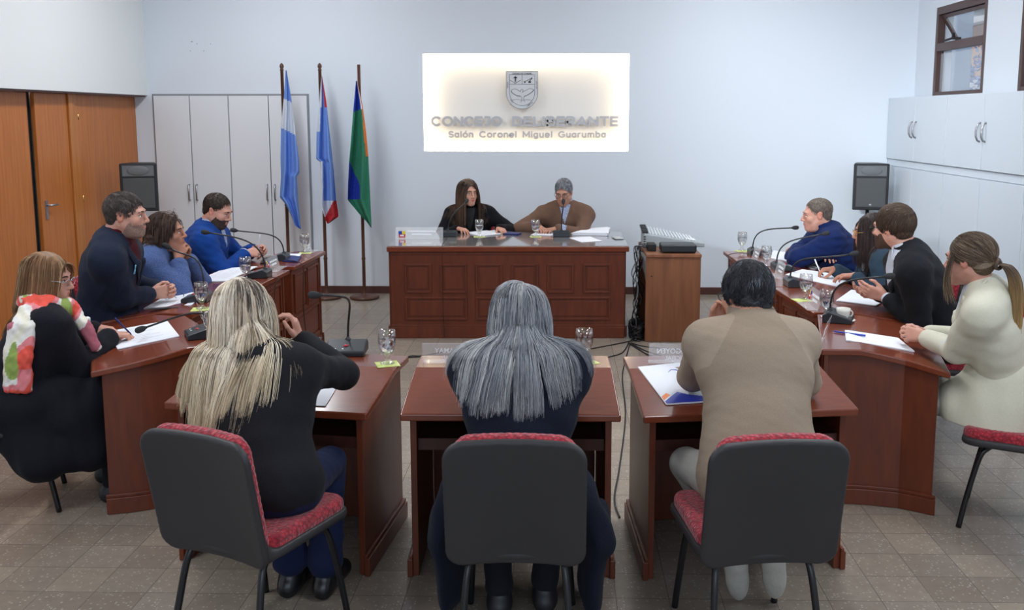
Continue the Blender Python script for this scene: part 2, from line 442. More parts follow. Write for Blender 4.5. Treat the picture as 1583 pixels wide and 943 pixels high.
def sdf_mesh(prims, vox, disp=None, cut=None):
    lo = np.min([p.bb()[0] for p in prims if not p.sub], axis=0) - 3 * vox - 0.012
    hi = np.max([p.bb()[1] for p in prims if not p.sub], axis=0) + 3 * vox + 0.012
    n = np.ceil((hi - lo) / vox).astype(int) + 1
    F = np.ones(n, dtype=np.float32); MT = np.zeros(n, dtype=np.int8)
    ax = [(lo[i] + vox * np.arange(n[i])).astype(np.float32) for i in range(3)]
    for p in prims:
        a, b = p.bb(); mg = max(p.k, 0.0) + 3 * vox
        i0 = np.clip(np.floor((a - mg - lo) / vox).astype(int), 0, n); i1 = np.clip(np.ceil((b + mg - lo) / vox).astype(int) + 1, 0, n)
        if (i1 <= i0).any(): continue
        sl = tuple(slice(i0[i], i1[i]) for i in range(3))
        P = np.stack(np.meshgrid(ax[0][sl[0]], ax[1][sl[1]], ax[2][sl[2]], indexing='ij'), -1)
        d = p.d(P).astype(np.float32); f = F[sl]; k = max(p.k, 1e-5)
        if p.sub:
            h = np.clip(0.5 - 0.5 * (f + d) / k, 0, 1)
            F[sl] = f * (1 - h) - d * h + k * h * (1 - h)
        else:
            mt = MT[sl]; mt[d < f] = p.mt
            h = np.clip(0.5 + 0.5 * (f - d) / k, 0, 1)
            F[sl] = f * (1 - h) + d * h - k * h * (1 - h)
    if disp or cut:
        band = np.argwhere(np.abs(F) < 0.03) if not cut else np.argwhere(F < 0.03)
        P = (lo + band * vox).astype(np.float32); ix = tuple(band.T)
        if disp: F[ix] += disp(P).astype(np.float32)
        if cut: F[ix] = np.maximum(F[ix], cut(P).astype(np.float32))
    F[F == 0] = 1e-6
    s = F < 0
    # surface nets
    c = [s[i:n[0] - 1 + i, j:n[1] - 1 + j, k:n[2] - 1 + k] for i in (0, 1) for j in (0, 1) for k in (0, 1)]
    anyi = c[0].copy(); alli = c[0].copy()
    for q in c[1:]: anyi |= q; alli &= q
    act = anyi & ~alli
    cells = np.argwhere(act)
    idx = np.full(act.shape, -1, dtype=np.int32); idx[tuple(cells.T)] = np.arange(len(cells))
    cs = [(i, j, k) for i in (0, 1) for j in (0, 1) for k in (0, 1)]
    val = np.stack([F[cells[:, 0] + i, cells[:, 1] + j, cells[:, 2] + k] for i, j, k in cs], 1)
    acc = np.zeros((len(cells), 3)); cnt = np.zeros(len(cells))
    for a in range(8):
        for b in range(a + 1, 8):
            df = [abs(cs[a][t] - cs[b][t]) for t in range(3)]
            if sum(df) != 1: continue
            va = val[:, a]; vb = val[:, b]; x = (va < 0) != (vb < 0)
            t = np.where(x, va / np.where(x, va - vb, 1), 0)
            pa = A(cs[a]); pb = A(cs[b])
            acc += x[:, None] * (pa + t[:, None] * (pb - pa)); cnt += x
    V = lo + (cells + acc / np.maximum(cnt, 1)[:, None]) * vox
    Q = []
    for axis in range(3):
        s0 = [slice(None)] * 3; s1 = [slice(None)] * 3
        s0[axis] = slice(0, -1); s1[axis] = slice(1, None)
        cr = s[tuple(s0)] != s[tuple(s1)]
        e = np.argwhere(cr); o1, o2 = [t for t in range(3) if t != axis]
        e = e[(e[:, o1] > 0) & (e[:, o2] > 0) & (e[:, o1] < n[o1] - 1) & (e[:, o2] < n[o2] - 1)]
        ins = s[tuple(e.T)]
        def g(d1, d2):
            q = e.copy(); q[:, o1] += d1; q[:, o2] += d2; return idx[tuple(q.T)]
        q = np.stack([g(-1, -1), g(0, -1), g(0, 0), g(-1, 0)], 1)
        flip = ins if axis != 1 else ~ins
        q[~flip] = q[~flip][:, ::-1]
        Q.append(q)
    Q = np.concatenate(Q); Q = Q[(Q >= 0).all(1)]
    ctr = np.round((V[Q].mean(1) - lo) / vox).astype(int)
    mi = MT[tuple(np.clip(ctr, 0, n - 1).T)]
    return V.astype(np.float32), Q, mi

def sdf_obj(name, prims, vox, mats, parent=None, off=None, disp=None, cut=None, mfun=None):
    V, Q, mi = sdf_mesh(prims, vox, disp, cut)
    mi = mi.astype(np.int32)
    if mfun is not None: mi = mfun(V[Q].mean(1), mi)
    return mesh_np(name, V, Q, mats, parent, mi, True, off)
# ------------------------------------------------------------ people
def frame(yaw, pitch=0, roll=0):
    y, p, r = map(math.radians, (yaw, pitch, roll))
    f0 = A(math.sin(y), math.cos(y), 0); r0 = A(math.cos(y), -math.sin(y), 0); z = A(0, 0, 1)
    f = f0 * math.cos(p) - z * math.sin(p); u = z * math.cos(p) + f0 * math.sin(p)
    rr = r0 * math.cos(r) - u * math.sin(r); uu = u * math.cos(r) + r0 * math.sin(r)
    return np.stack([rr, f, uu], 1)

def hand_prims(w, d, n, left, curl=(0.35, 0.45, 0.3), spread=0.06, mt=0, sc=1.0, thumb=0.4):
    d = nv(d); n = nv(A(n) - d * (A(n) @ d)); t = np.cross(d, n) * (-1 if left else 1); t = nv(t)
    w = A(w); out = []
    offs = (0.030, 0.0105, -0.009, -0.027); lens = (0.074, 0.082, 0.076, 0.060)
    for i, (o, l) in enumerate(zip(offs, lens)):
        o *= sc; l *= sc
        b = w + d * (0.088 - (0.010 if i == 3 else 0) - abs(i - 1) * 0.003) * sc + t * o
        out.append(Cone(w + t * o * 0.55 + d * 0.012, b, 0.0155 * sc, 0.0125 * sc, 0.012, mt))
        p = b; ang = 0.0; sp = (1.2 - i * 0.8) * spread
        for j, fr in enumerate((0.46, 0.30, 0.24)):
            ang += curl[j] * (1 + 0.12 * (i - 1))
            dd = nv(d * math.cos(ang) + n * math.sin(ang) + t * sp)
            q = p + dd * l * fr
            out.append(Cone(p, q, (0.0093 - 0.0009 * j) * sc, (0.0084 - 0.0009 * j) * sc, 0.003, mt)); p = q
    p = w + d * 0.018 * sc + t * 0.022 * sc + n * 0.008
    q = w + d * 0.050 * sc + t * 0.045 * sc + n * (0.012 + 0.02 * thumb)
    out.append(Cone(p, q, 0.0155 * sc, 0.012 * sc, 0.010, mt))
    for (a, b_, c, l, r) in ((0.75, 0.35, 0.35 * thumb + 0.1, 0.032, 0.0098), (0.95, -0.10, 0.7 * thumb, 0.026, 0.0088)):
        q2 = q + nv(d * a + t * b_ + n * c) * l * sc
        out.append(Cone(q, q2, r * sc * 1.08, r * sc * 0.92, 0.004, mt)); q = q2
    return out

def ik(S_, W_, l1, l2, pole):
    S_, W_ = A(S_), A(W_); v = W_ - S_; L = np.linalg.norm(v)
    mx = (l1 + l2) * 0.995
    if L > mx: k = L / mx; l1 *= k; l2 *= k
    x = (L * L + l1 * l1 - l2 * l2) / (2 * L); h = math.sqrt(max(l1 * l1 - x * x, 0))
    vn = v / L; p = A(pole) - vn * (A(pole) @ vn)
    return S_ + vn * x + nv(p) * h

ZY = [-0.13, -0.06, -0.032, -0.012, 0.012, 0.030, 0.048, 0.066, 0.085, 0.12]
ZZ = [-0.075, -0.066, -0.052, 0.004, 0.006, -0.004, 0.030, 0.060, 0.076, 0.085]
def zline(y, x, ps):
    """height of the hair line at local depth y"""
    z = np.interp(y, ZY, ZZ)
    rec = ps.get('recede', 0.0)
    z = z + rec * np.clip((y - 0.02) / 0.05, 0, 1)
    z = z + ps.get('temple', 0.0) * np.clip((y - 0.02) / 0.04, 0, 1) * np.clip((np.abs(x) - 0.02) / 0.03, 0, 1)
    return z + ps.get('hl', 0.0)

def head_prims(c, R, ps):
    k = ps.get('hs', 1.0); w = ps.get('fat', 1.0); fem = ps.get('fem', 0)
    def W(x, y, z): return A(c) + R @ (A(x, y, z) * k)
    def E(x, y, z, rx, ry, rz, kk=0.02, mt=0, sub=False): return Ell(W(x, y, z), A(rx, ry, rz) * k, R, kk, mt, sub)
    def Cn(a, b, ra, rb, kk=0.01, mt=0): return Cone(W(*a), W(*b), ra * k, rb * k, kk, mt)
    o = [E(0, -0.020, 0.036, 0.076, 0.097, 0.082, 0.01),
         E(0, 0.018, -0.020, 0.062 * w, 0.072, 0.088, 0.03),
         E(0, 0.030, -0.070, 0.050 * w, 0.054, 0.042, 0.025),
         Cn((-0.052 * w, -0.012, -0.045), (-0.018 * w, 0.068, -0.100), 0.018, 0.015, 0.03),
         Cn((0.052 * w, -0.012, -0.045), (0.018 * w, 0.068, -0.100), 0.018, 0.015, 0.03),
         E(0, 0.074, -0.098, 0.021, 0.017, 0.017, 0.02),
         Cn((-0.034, 0.080, 0.020), (0.034, 0.080, 0.020), 0.012 if fem else 0.014, 0.012 if fem else 0.014, 0.02),
         E(0.040 * w, 0.060, -0.030, 0.026, 0.024, 0.024, 0.02), E(-0.040 * w, 0.060, -0.030, 0.026, 0.024, 0.024, 0.02),
         E(0.031, 0.105, 0.003, 0.018, 0.019, 0.010, 0.012, 0, True), E(-0.031, 0.105, 0.003, 0.018, 0.019, 0.010, 0.012, 0, True),
         Cn((0, 0.088, 0.012), (0, 0.112, -0.030), 0.0075, 0.0105, 0.008),
         E(0.010, 0.103, -0.034, 0.0085, 0.009, 0.007, 0.005), E(-0.010, 0.103, -0.034, 0.0085, 0.009, 0.007, 0.005),
         E(0, 0.078, -0.060, 0.036, 0.018, 0.028, 0.022),
         Cn((-0.0245, 0.0905, -0.0635), (0, 0.0975, -0.0600), 0.0036, 0.0050, 0.003, 1), Cn((0.0245, 0.0905, -0.0635), (0, 0.0975, -0.0600), 0.0036, 0.0050, 0.003, 1),
         Cn((-0.0225, 0.0905, -0.0665), (0, 0.0955, -0.0705), 0.0036, 0.0058, 0.003, 1), Cn((0.0225, 0.0905, -0.0665), (0, 0.0955, -0.0705), 0.0036, 0.0058, 0.003, 1)]
    for s_ in (-1, 1):
        # eyelids
        o.append(Cn((s_ * 0.019, 0.080, 0.0045), (s_ * 0.031, 0.0845, 0.0090), 0.0036, 0.0042, 0.004))
        o.append(Cn((s_ * 0.031, 0.0845, 0.0090), (s_ * 0.044, 0.076, 0.0040), 0.0042, 0.0036, 0.004))
        o.append(Cn((s_ * 0.020, 0.079, -0.0075), (s_ * 0.031, 0.0825, -0.0110), 0.0040, 0.0045, 0.005))
        o.append(Cn((s_ * 0.031, 0.0825, -0.0110), (s_ * 0.043, 0.076, -0.0075), 0.0045, 0.0040, 0.005))
        ex = 0.074
        o.append(E(s_ * ex, -0.012, -0.006, 0.010, 0.018, 0.030, 0.006, 2))
        o.append(Cn((s_ * (ex + 0.006), -0.026, 0.012), (s_ * (ex + 0.004), -0.018, 0.022), 0.0055, 0.005, 0.006, 2))
        o.append(Cn((s_ * (ex + 0.004), -0.010, 0.022), (s_ * (ex + 0.002), 0.000, 0.010), 0.0045, 0.004, 0.006, 2))
        o.append(E(s_ * (ex + 0.010), -0.008, -0.004, 0.006, 0.009, 0.015, 0.004, 2, True))
    if ps.get('jowl'):
        o.append(E(0, 0.03, -0.105, 0.045 * w, 0.045, 0.025, 0.03))
    return o

def long_sim(roots, nrm, R, c, col, ps, n_steps, ds, r):
    """grow strands from the scalp under gravity, kept outside the colliders"""
    n = len(roots); P = roots.copy(); out = [P.copy()]
    lay = r.uniform(0.002, ps.get('layer', 0.02), n)
    local = (P - c) @ R
    crown = A(*ps.get('crown', (0.0, 0.0, 0.11)))
    part = ps.get('part', 0.0)
    side = np.sign(local[:, 0] - part + 1e-4)
    frn = np.clip((local[:, 1] + 0.07) / 0.07, 0.12, 1)
    comb = np.stack([side * ps.get('cx', 0.9) * frn, np.full(n, ps.get('cy', -0.45)) + 0 * side, np.full(n, -0.75)], 1)
    fr = np.clip((local[:, 1] - 0.02) / 0.06, 0, 1)[:, None]
    if 'fringe' in ps: comb = comb * (1 - fr) + A(*ps['fringe']) * fr
    cw = comb @ R.T; cw = cw - nrm * (cw * nrm).sum(1)[:, None]; cw /= np.linalg.norm(cw, axis=1)[:, None] + 1e-9
    D = cw * 0.9 + nrm * 0.35
    g = ps.get('grav', 0.24)
    L = ps['len'] * (1 + r.uniform(-0.10, 0.06, n))
    if 'lenfun' in ps: L = L * ps['lenfun'](local)
    ph = r.uniform(0, 6.28, n); alive = np.ones(n)
    bias = A(*ps.get('bias', (0, 0, 0)))
    for s_ in range(n_steps):
        t = s_ / n_steps
        gd = nv(A(0, 0, -1) + bias * t)
        D = D * (1 - g) + gd * g
        wv = ps.get('wave', 0.0)
        if wv:
            ax = np.stack([np.sin(ph + s_ * ds * ps.get('wf', 60)), np.cos(ph * 1.7 + s_ * ds * ps.get('wf', 60)), np.zeros(n)], 1)
            D = D + ax * wv
        D /= np.linalg.norm(D, axis=1)[:, None]
        step = np.minimum(L / n_steps, 1)[:, None]
        P = P + D * step
        def dist(Q):
            return np.min(np.stack([k.d(Q[None])[0] for k in col]), 0)
        d0 = dist(P); need = np.clip(lay * min(1, 0.25 + s_ / 6) - d0, 0, 0.05)
        m_ = need > 0
        if m_.any():
            e = 0.003; Q = P[m_]
            G = np.stack([dist(Q + A(e, 0, 0)) - dist(Q - A(e, 0, 0)), dist(Q + A(0, e, 0)) - dist(Q - A(0, e, 0)), dist(Q + A(0, 0, e)) - dist(Q - A(0, 0, e))], 1)
            G /= np.linalg.norm(G, axis=1)[:, None] + 1e-9
            P[m_] += G * need[m_][:, None]
            dd = D[m_]; dn = (dd * G).sum(1)[:, None]; D[m_] = dd - G * np.minimum(dn, 0) * 0.8
        out.append(P.copy())
    return np.stack(out, 1)

def clump(P, r, ng, amt):
    n = len(P); gi = r.choice(n, ng, replace=False); G = P[gi]
    d = ((P[:, None, 0] - G[None, :, 0]) ** 2).sum(-1) + 0.6 * ((P[:, None, -1] - G[None, :, -1]) ** 2).sum(-1)
    a = d.argmin(1); t = np.linspace(0, 1, P.shape[1])[None, :, None] ** 0.8
    am = (amt * r.uniform(0.55, 1.0, n))[:, None, None]
    return P * (1 - am * t) + G[a] * am * t, a

def strand_mesh(name, P, rad, cols, parent, off, tip=0.3, tipcol=None):
    n, m_, _ = P.shape
    T = np.zeros_like(P); T[:, 1:-1] = P[:, 2:] - P[:, :-2]; T[:, 0] = P[:, 1] - P[:, 0]; T[:, -1] = P[:, -1] - P[:, -2]
    T /= np.linalg.norm(T, axis=2)[..., None] + 1e-9
    ref = A(0.31, 0.52, 0.79); U = np.cross(T, ref); U /= np.linalg.norm(U, axis=2)[..., None] + 1e-9
    Vv = np.cross(T, U)
    tt = np.linspace(0, 1, m_); rr = rad * np.where(tt < 0.6, 1, 1 - (tt - 0.6) / 0.4 * (1 - tip))
    ring = []
    for k in range(3):
        a = 2 * math.pi * k / 3
        ring.append(P + (U * math.cos(a) + Vv * math.sin(a)) * rr[None, :, None])
    V = np.stack(ring, 2).reshape(-1, 3)
    i = np.arange(n)[:, None, None] * m_ * 3 + np.arange(m_ - 1)[None, :, None] * 3
    k = np.arange(3)[None, None, :]
    F = np.stack([i + k, i + (k + 1) % 3, i + 3 + (k + 1) % 3, i + 3 + k], -1).reshape(-1, 4)
    C_ = np.repeat(cols[:, None, :], m_, 1)
    if tipcol is not None:
        w_ = np.clip((tt - 0.25) / 0.6, 0, 1)[None, :, None] * tipcol[1]
        C_ = C_ * (1 - w_) + A(tipcol[0]) * w_ * (0.7 + 0.6 * (cols.mean(1) / (cols.mean() + 1e-6)).clip(0.5, 1.5)[:, None, None])
    C_ = np.repeat(C_[:, :, None, :], 3, 2).reshape(-1, 3)
    return mesh_np(name, V, F, M['hair'], parent, None, True, off, C_)

def pick_cols(r, n, pal, clus=None):
    pal = np.array([p[:3] for p in pal]), np.array([p[3] for p in pal], dtype=float)
    w_ = pal[1] / pal[1].sum()
    if clus is not None:
        base = r.choice(len(w_), clus.max() + 1, p=w_)[clus]; own = r.choice(len(w_), n, p=w_)
        c = pal[0][np.where(r.random(n) < 0.55, base, own)]
    else: c = pal[0][r.choice(len(w_), n, p=w_)]
    return c * r.uniform(0.8, 1.2, n)[:, None]

def make_person(label, sp):
    """sp: dictionary of world-space joints, garments and hair"""
    t0 = time.time()
    H = A(sp['hip']); Nk = A(sp['neck']); hc = A(sp['head']); hy, hp, hr = sp['hrot']
    by = sp['yaw']; B = frame(by); r_, f_ = B[:, 0], B[:, 1]
    sy = frame(sp.get('syaw', by)); sr, sf = sy[:, 0], sy[:, 1]
    b = sp.get('bulk', 1.0); sw = sp.get('sw', 0.185)
    base = A(H[0], H[1], 0)
    root = empty('person', base, 0, label, 'person')
    off = base
    R = frame(hy, hp, hr); hs = sp.get('hs', 1.0)
    up = nv(Nk - H)
    vox = sp.get('vox', 0.005)
    skinm = skin('skin', sp.get('skin', (0.52, 0.27, 0.19)))
    lip = mat('lips', sp.get('lip', (0.42, 0.15, 0.12)), 0.4)
    ear = skin('ear_skin', tuple(c * q for c, q in zip(sp.get('skin', (0.52, 0.27, 0.19)), (1.02, 0.82, 0.78))))
    beardc = sp.get('beard')
    mats = [skinm, lip, ear, mat('beard_shadow', beardc, 0.8, noise=160, col2=tuple(c * 1.7 for c in beardc), bump=(300, 0.5, 0.002)) if beardc else skinm]
    fem = sp.get('fem', 0)
    ps = dict(fem=fem, fat=sp.get('fat', 1.0), hs=hs, jowl=sp.get('jowl')); ps.update(sp.get('hair', {}))
    drop = sp.get('shdrop', 0.055)
    SL = Nk - sr * sw - A(0, 0, drop) + sf * 0.01; SR = Nk + sr * sw - A(0, 0, drop) + sf * 0.01
    if 'shL' in sp: SL = SL + A(sp['shL'])
    if 'shR' in sp: SR = SR + A(sp['shR'])
    WL, WR = A(sp['wrL']), A(sp['wrR'])
    EL = ik(SL, WL, 0.285, 0.255, sp.get('poleL', -r_ * 0.5 + A(0, 0, -1) - f_ * 0.2)); ER = ik(SR, WR, 0.285, 0.255, sp.get('poleR', r_ * 0.5 + A(0, 0, -1) - f_ * 0.2))
    nb = A(hc) + R @ (A(0, -0.028, -0.06) * hs)
    chest = Nk - up * 0.19 + f_ * 0.018; waist = H + up * 0.14 - f_ * sp.get('hunch', 0.0)
    bel = sp.get('belly', 0.0)
    def torso(g, k=0.04):
        ct = frame(by); ch = nv(up); rt = r_; fw = nv(np.cross(ch, rt)); RR = np.stack([rt, fw, ch], 1)
        o = [Ell(H + A(0, 0, 0.02), A(0.175 * b + g, 0.135 * b + g, 0.125 + g), B, k),
             Cone(H + up * 0.06, waist, 0.145 * b + g, 0.135 * b + g, k, 0, (fw, 0.86)),
             Cone(waist, chest, 0.135 * b + g, 0.150 * b + g, k, 0, (fw, 0.80)),
             Ell(chest, A(0.168 * b + g, 0.118 * b + g, 0.185 + g), RR, k),
             Cone(Nk - up * 0.07 - sr * 0.10, Nk - up * 0.07 + sr * 0.10, 0.068 + g, 0.068 + g, k),
             Cone(SL, Nk - A(0, 0, 0.02), 0.052 + g, 0.050 + g, 0.07), Cone(SR, Nk - A(0, 0, 0.02), 0.052 + g, 0.050 + g, 0.07)]
        for S_, sg in ((SL, -1), (SR, 1)): o.append(Cone(S_ - A(0, 0, 0.045) - rt * sg * 0.01, chest + rt * sg * 0.075 * b - ch * 0.03, 0.046 + g, 0.075 + g, 0.06))
        wb = sp.get('wb', 0)
        if wb: o.append(Cone(H + up * 0.08, waist + up * 0.10, 0.145 * b + g + wb, 0.135 * b + g + wb * 0.6, k, 0, (fw, 0.74)))
        if bel: o.append(Ell(H + up * 0.15 + f_ * (0.06 + bel * 0.3), A(0.13 + bel + g, 0.10 + bel + g, 0.14 + g), RR, 0.05))
        if fem:
            for s_ in (-1, 1): o.append(Ell(chest + r_ * s_ * 0.075 + fw * 0.085, A(0.062 + g, 0.055 + g, 0.06 + g), RR, 0.03))
        return o
    ab = sp.get('armb', 1.0)
    def arm(S_, E_, W_, g, stop=0.0, k=0.055):
        W2 = W_ - nv(W_ - E_) * stop
        S1 = S_ + nv(E_ - S_) * 0.015
        return [Cone(S1, E_, 0.050 * ab + g, 0.042 * ab + g, k), Cone(E_, W2, 0.041 * ab + g, 0.028 * ab + g * 1.15, 0.02)]
    # legs
    yawl = sp.get('legyaw', by); LB = frame(yawl); lr, lf = LB[:, 0], LB[:, 1]
    thigh = sp.get('thigh', 0.43); seatz = H[2]
    legs = []
    for s_, nm in ((-1, 'L'), (1, 'R')):
        hj = H + lr * s_ * 0.09
        kn = A(sp['kn' + nm]) if 'kn' + nm in sp else hj + lf * thigh * 0.96 + lr * s_ * 0.05 + A(0, 0, 0.0)
        an = A(sp['an' + nm]) if 'an' + nm in sp else A(kn[0], kn[1], 0.09) - lf * 0.02
        legs.append((hj, kn, an))
    # ---- body: one continuous surface
    pr = head_prims(hc, R, ps)
    pr.append(Cone(nb, Nk + A(0, 0, 0.0), (0.046 if fem else 0.056) * hs * (1 + 0.3 * (b - 1)), 0.056 if fem else 0.068 * (1 + 0.3 * (b - 1)), 0.03))
    g0 = -0.016
    pr += torso(g0) + arm(SL, EL, WL, -0.006) + arm(SR, ER, WR, -0.006)
    for (hj, kn, an) in legs:
        pr += [Cone(hj, kn, 0.070, 0.048, 0.03), Cone(kn, an, 0.046, 0.032, 0.02), Cone(an, (A(an[0], an[1], 0.05) + lf * 0.10) if sp.get('shoez') is None else an - A(0, 0, 0.03) + nv(sp['shoevec']) * 0.12, 0.03, 0.022, 0.015)]
    hsz = sp.get('hsz', 0.92 if fem else 1.02)
    dL = nv(WL - EL); dR = nv(WR - ER)
    pr += hand_prims(WL, sp.get('hdL', dL), sp.get('hnL', A(0, 0, -1)), True, sp.get('curlL', (0.35, 0.45, 0.3)), sc=hsz, thumb=sp.get('thL', 0.4))
    pr += hand_prims(WR, sp.get('hdR', dR), sp.get('hnR', A(0, 0, -1)), False, sp.get('curlR', (0.35, 0.45, 0.3)), sc=hsz, thumb=sp.get('thR', 0.4))
    def skinmat(Cc, mi):
        if beardc:
            q = (Cc - hc) @ R / hs
            z_ = q[:, 2] + 0.0035 * np.sin(q[:, 0] * 310 + q[:, 1] * 270) + 0.002 * np.sin(q[:, 2] * 700 + q[:, 1] * 520)
            top = np.interp(q[:, 1], [-0.02, 0.0, 0.02, 0.045, 0.065, 0.09], [0.0, -0.005, -0.028, -0.044, -0.050, -0.046]) + sp.get('beardup', 0.0)
            mus = (z_ < -0.043) & (z_ > -0.056) & (np.abs(q[:, 0]) < 0.030) & (q[:, 1] > 0.075)
            jaw = (z_ < top) & (z_ > -0.128) & (q[:, 1] > -0.012) & ~((np.abs(q[:, 0]) < 0.022) & (z_ > -0.077) & (q[:, 1] > 0.075)) & (np.linalg.norm(q, axis=1) < 0.165) & (q[:, 1] - 0.6 * (q[:, 2] + 0.10) > -0.01)
            mi = np.where((jaw | mus) & (mi == 0), 3, mi)
        return mi
    sdf_obj('body', pr, vox * 0.9, mats, root, off, mfun=skinmat)
    # ---- eyes, brows
    for s_ in (-1, 1):
        e = MB(); cE = hc + R @ (A(s_ * 0.031, 0.0772, -0.0015) * hs)
        e.ball((0, 0, 0), 0.0115 * hs, 0, 8)
        fd = R @ nv(A(sp.get('gaze', 0.0), 1, sp.get('gz', -0.05)))
        e.ball(fd * 0.0068 * hs, 0.0060 * hs, 1, 6)
        e.build('eye', [M['eyew'], M['iris']], root, off=tuple(off - cE))
        bmk = MB(); pts = [hc + R @ (A(s_ * x, yy, zz) * hs) for x, yy, zz in ((0.012, 0.0950, 0.020), (0.025, 0.0950, 0.0235), (0.040, 0.0890, 0.0235), (0.052, 0.0770, 0.0170))]
        bmk.tube(smooth_path([tuple(p) for p in pts], 3), [0.0026] * 3 + [0.0042] * 4 + [0.0028] * 2 + [0.0012], 5)
        bmk.build('eyebrow', mat('brow', sp.get('brow', (0.05, 0.03, 0.02)), 0.8), root, off=tuple(off))
    for s_ in (-1, 1):
        lsh = MB(); lsh.tube([tuple(hc + R @ (A(s_ * x, yy, zz) * hs)) for x, yy, zz in ((0.0175, 0.0830, 0.0010), (0.024, 0.0872, 0.0052), (0.031, 0.0892, 0.0066), (0.038, 0.0862, 0.0052), (0.0460, 0.0780, 0.0005))], [0.0008, 0.0014, 0.0018, 0.0018, 0.0009], 5)
        lsh.build('eyelashes', M['iris'], root, off=tuple(off))
    # ---- garments
    gm = sp['top']; g = gm.get('g', 0.014); stopc = gm.get('stop', 0.03)
    tp = torso(g) + arm(SL, EL, WL, g, stopc) + arm(SR, ER, WR, g, stopc)
    if gm.get('pads', not fem):
        for S_, sg in ((SL, -1), (SR, 1)): tp.append(Ell(S_ + sr * sg * -0.030 - A(0, 0, 0.012), A(0.066 + g, 0.052 + g, 0.052 + g), sy, 0.07))
    neckr = 0.060 if fem else 0.070
    # collar: a ring round the neck
    cd = nv(nb - Nk)
    if gm.get('collar'):
        ca, cb, cr, cm = gm['collar']   # low, high offsets along neck, tube radius, material index
        ring = []
        for i in range(16):
            a = 2 * math.pi * i / 16
            if gm.get('copen') and math.cos(a) > 0.80: continue
            v_ = sr * math.sin(a) * neckr * 1.16 + sf * math.cos(a) * neckr * 1.14
            ring.append((Nk + cd * (ca - (0.030 if math.cos(a) > 0 else 0) * math.cos(a)) + v_ * 1.12, Nk + cd * (cb - 0.028 * max(math.cos(a), 0)) + v_ * 0.98))
        for i in range(len(ring)):
            tp.append(Cone(ring[i][0], ring[i][1], cr, cr * 0.75, 0.012, cm))
            if i + 1 < len(ring): tp.append(Cone(ring[i][0] * 0.5 + ring[i + 1][0] * 0.5, ring[i][1] * 0.5 + ring[i + 1][1] * 0.5, cr, cr * 0.75, 0.012, cm))
    tp += gm.get('extra', [])
    amp = gm.get('fold', 0.0035); sd = hash(label) % 1000 if False else sp.get('seed', 1)
    def folds(P): return amp * (wob(P, sd, gm.get('wl', 0.085), 5, (1, 1, 1.8)) + gm.get('fine', 0.15) * wob(P, sd + 9, 0.035, 4))
    hem = gm.get('hem')
    tmats = gm['mats']
    fwT = nv(np.cross(up, r_))
    def tmf(Cc, mi):
        if gm.get('v'):
            vw, vl = gm['v']
            q = Cc - (Nk - up * 0.02); u_ = q @ r_; w_ = q @ up; v_ = q @ fwT
            inV = (v_ > 0.02) & (w_ < 0.06) & (w_ > -vl) & (np.abs(u_) < vw * (1 + w_ / vl)) & (mi == 0)
            armd = np.minimum(Cone(SL, EL, 0.055, 0.05).d(Cc.astype(np.float32)), Cone(SR, ER, 0.055, 0.05).d(Cc.astype(np.float32)))
            inV &= armd > 0.005
            if gm.get('tie'): mi = np.where(inV & (np.abs(u_) < 0.022) & (w_ < 0.0), gm['tie'], np.where(inV, 1, mi))
            else: mi = np.where(inV, 1, mi)
        if gm.get('cuff') is not None:
            for W_, E_ in ((WL, EL), (WR, ER)):
                d_ = nv(W_ - E_); t_ = (Cc - W_) @ d_
                near = np.linalg.norm(Cc - W_, axis=1) < 0.09
                mi = np.where(near & (t_ > -stopc - gm['cuff'] + 0.0) & (mi == 0), gm.get('cuffm', 1), mi)
        if gm.get('mfun'): mi = gm['mfun'](Cc, mi, dict(Nk=Nk, r=r_, f=f_, up=up, H=H, SL=SL, SR=SR))
        return mi
    sdf_obj(gm.get('name', 'jacket'), tp, vox * 1.1, tmats, root, off, folds, gm.get('cutf'), tmf)
    # lapels
    if gm.get('lapel'):
        lw, ll = gm['lapel'][0], gm['lapel'][1]
        for s_ in (-1, 1):
            q0 = Nk + cd * 0.045 + r_ * s_ * 0.072 - f_ * 0.015; q1 = Nk - up * 0.03 + r_ * s_ * 0.078 + fwT * 0.098
            q2 = Nk - up * (ll * 0.5) + r_ * s_ * 0.055 + fwT * (0.137 * b + 0.020); q3 = Nk - up * ll + r_ * s_ * 0.012 + fwT * (0.140 * b + 0.024)
            cs_ = [Cone(q0, q1, lw * 0.5, lw * 0.55, 0.01, 0, (nv(sf + A(0, 0, 0.6)), 0.45)), Cone(q1, q2, lw * 0.6, lw * 0.8, 0.01, 0, (fwT, 0.30)), Cone(q2, q3, lw * 0.8, lw * 0.25, 0.01, 0, (fwT, 0.30))]
            sdf_obj('lapel', cs_, vox * 0.9, [tmats[0]], root, off)
    if sp.get('skirt'):
        sk = sp['skirt']; sdf_obj('coat_skirt', sk['prims'], vox * 1.3, [sk['mat']], root, off, lambda P: sk.get('amp', 0.008) * wob(P, 3, 0.11, 5, (2, 2, 0.5)), sk.get('cut'))
    if sp.get('shirtc'):
        ring = []; cr = 0.010
        for i in range(15):
            a = 2 * math.pi * (i + 0.5) / 15
            if math.cos(a) > 0.93: continue
            v_ = sr * math.sin(a) * neckr * 1.02 + sf * math.cos(a) * neckr * 1.06
            ring.append((a, Nk + cd * (0.022 - 0.035 * max(math.cos(a), 0)) + v_ * 1.10, Nk + cd * (0.060 - 0.030 * max(math.cos(a), 0)) + v_ * 0.97))
        ring.sort(key=lambda q: (q[0] + 0.0) % 6.2832)
        cp = []
        for i in range(len(ring)):
            cp.append(Cone(ring[i][1], ring[i][2], cr, 0.006, 0.008))
            if i + 1 < len(ring): cp.append(Cone((ring[i][1] + ring[i + 1][1]) / 2, (ring[i][2] + ring[i + 1][2]) / 2, cr, 0.006, 0.008))
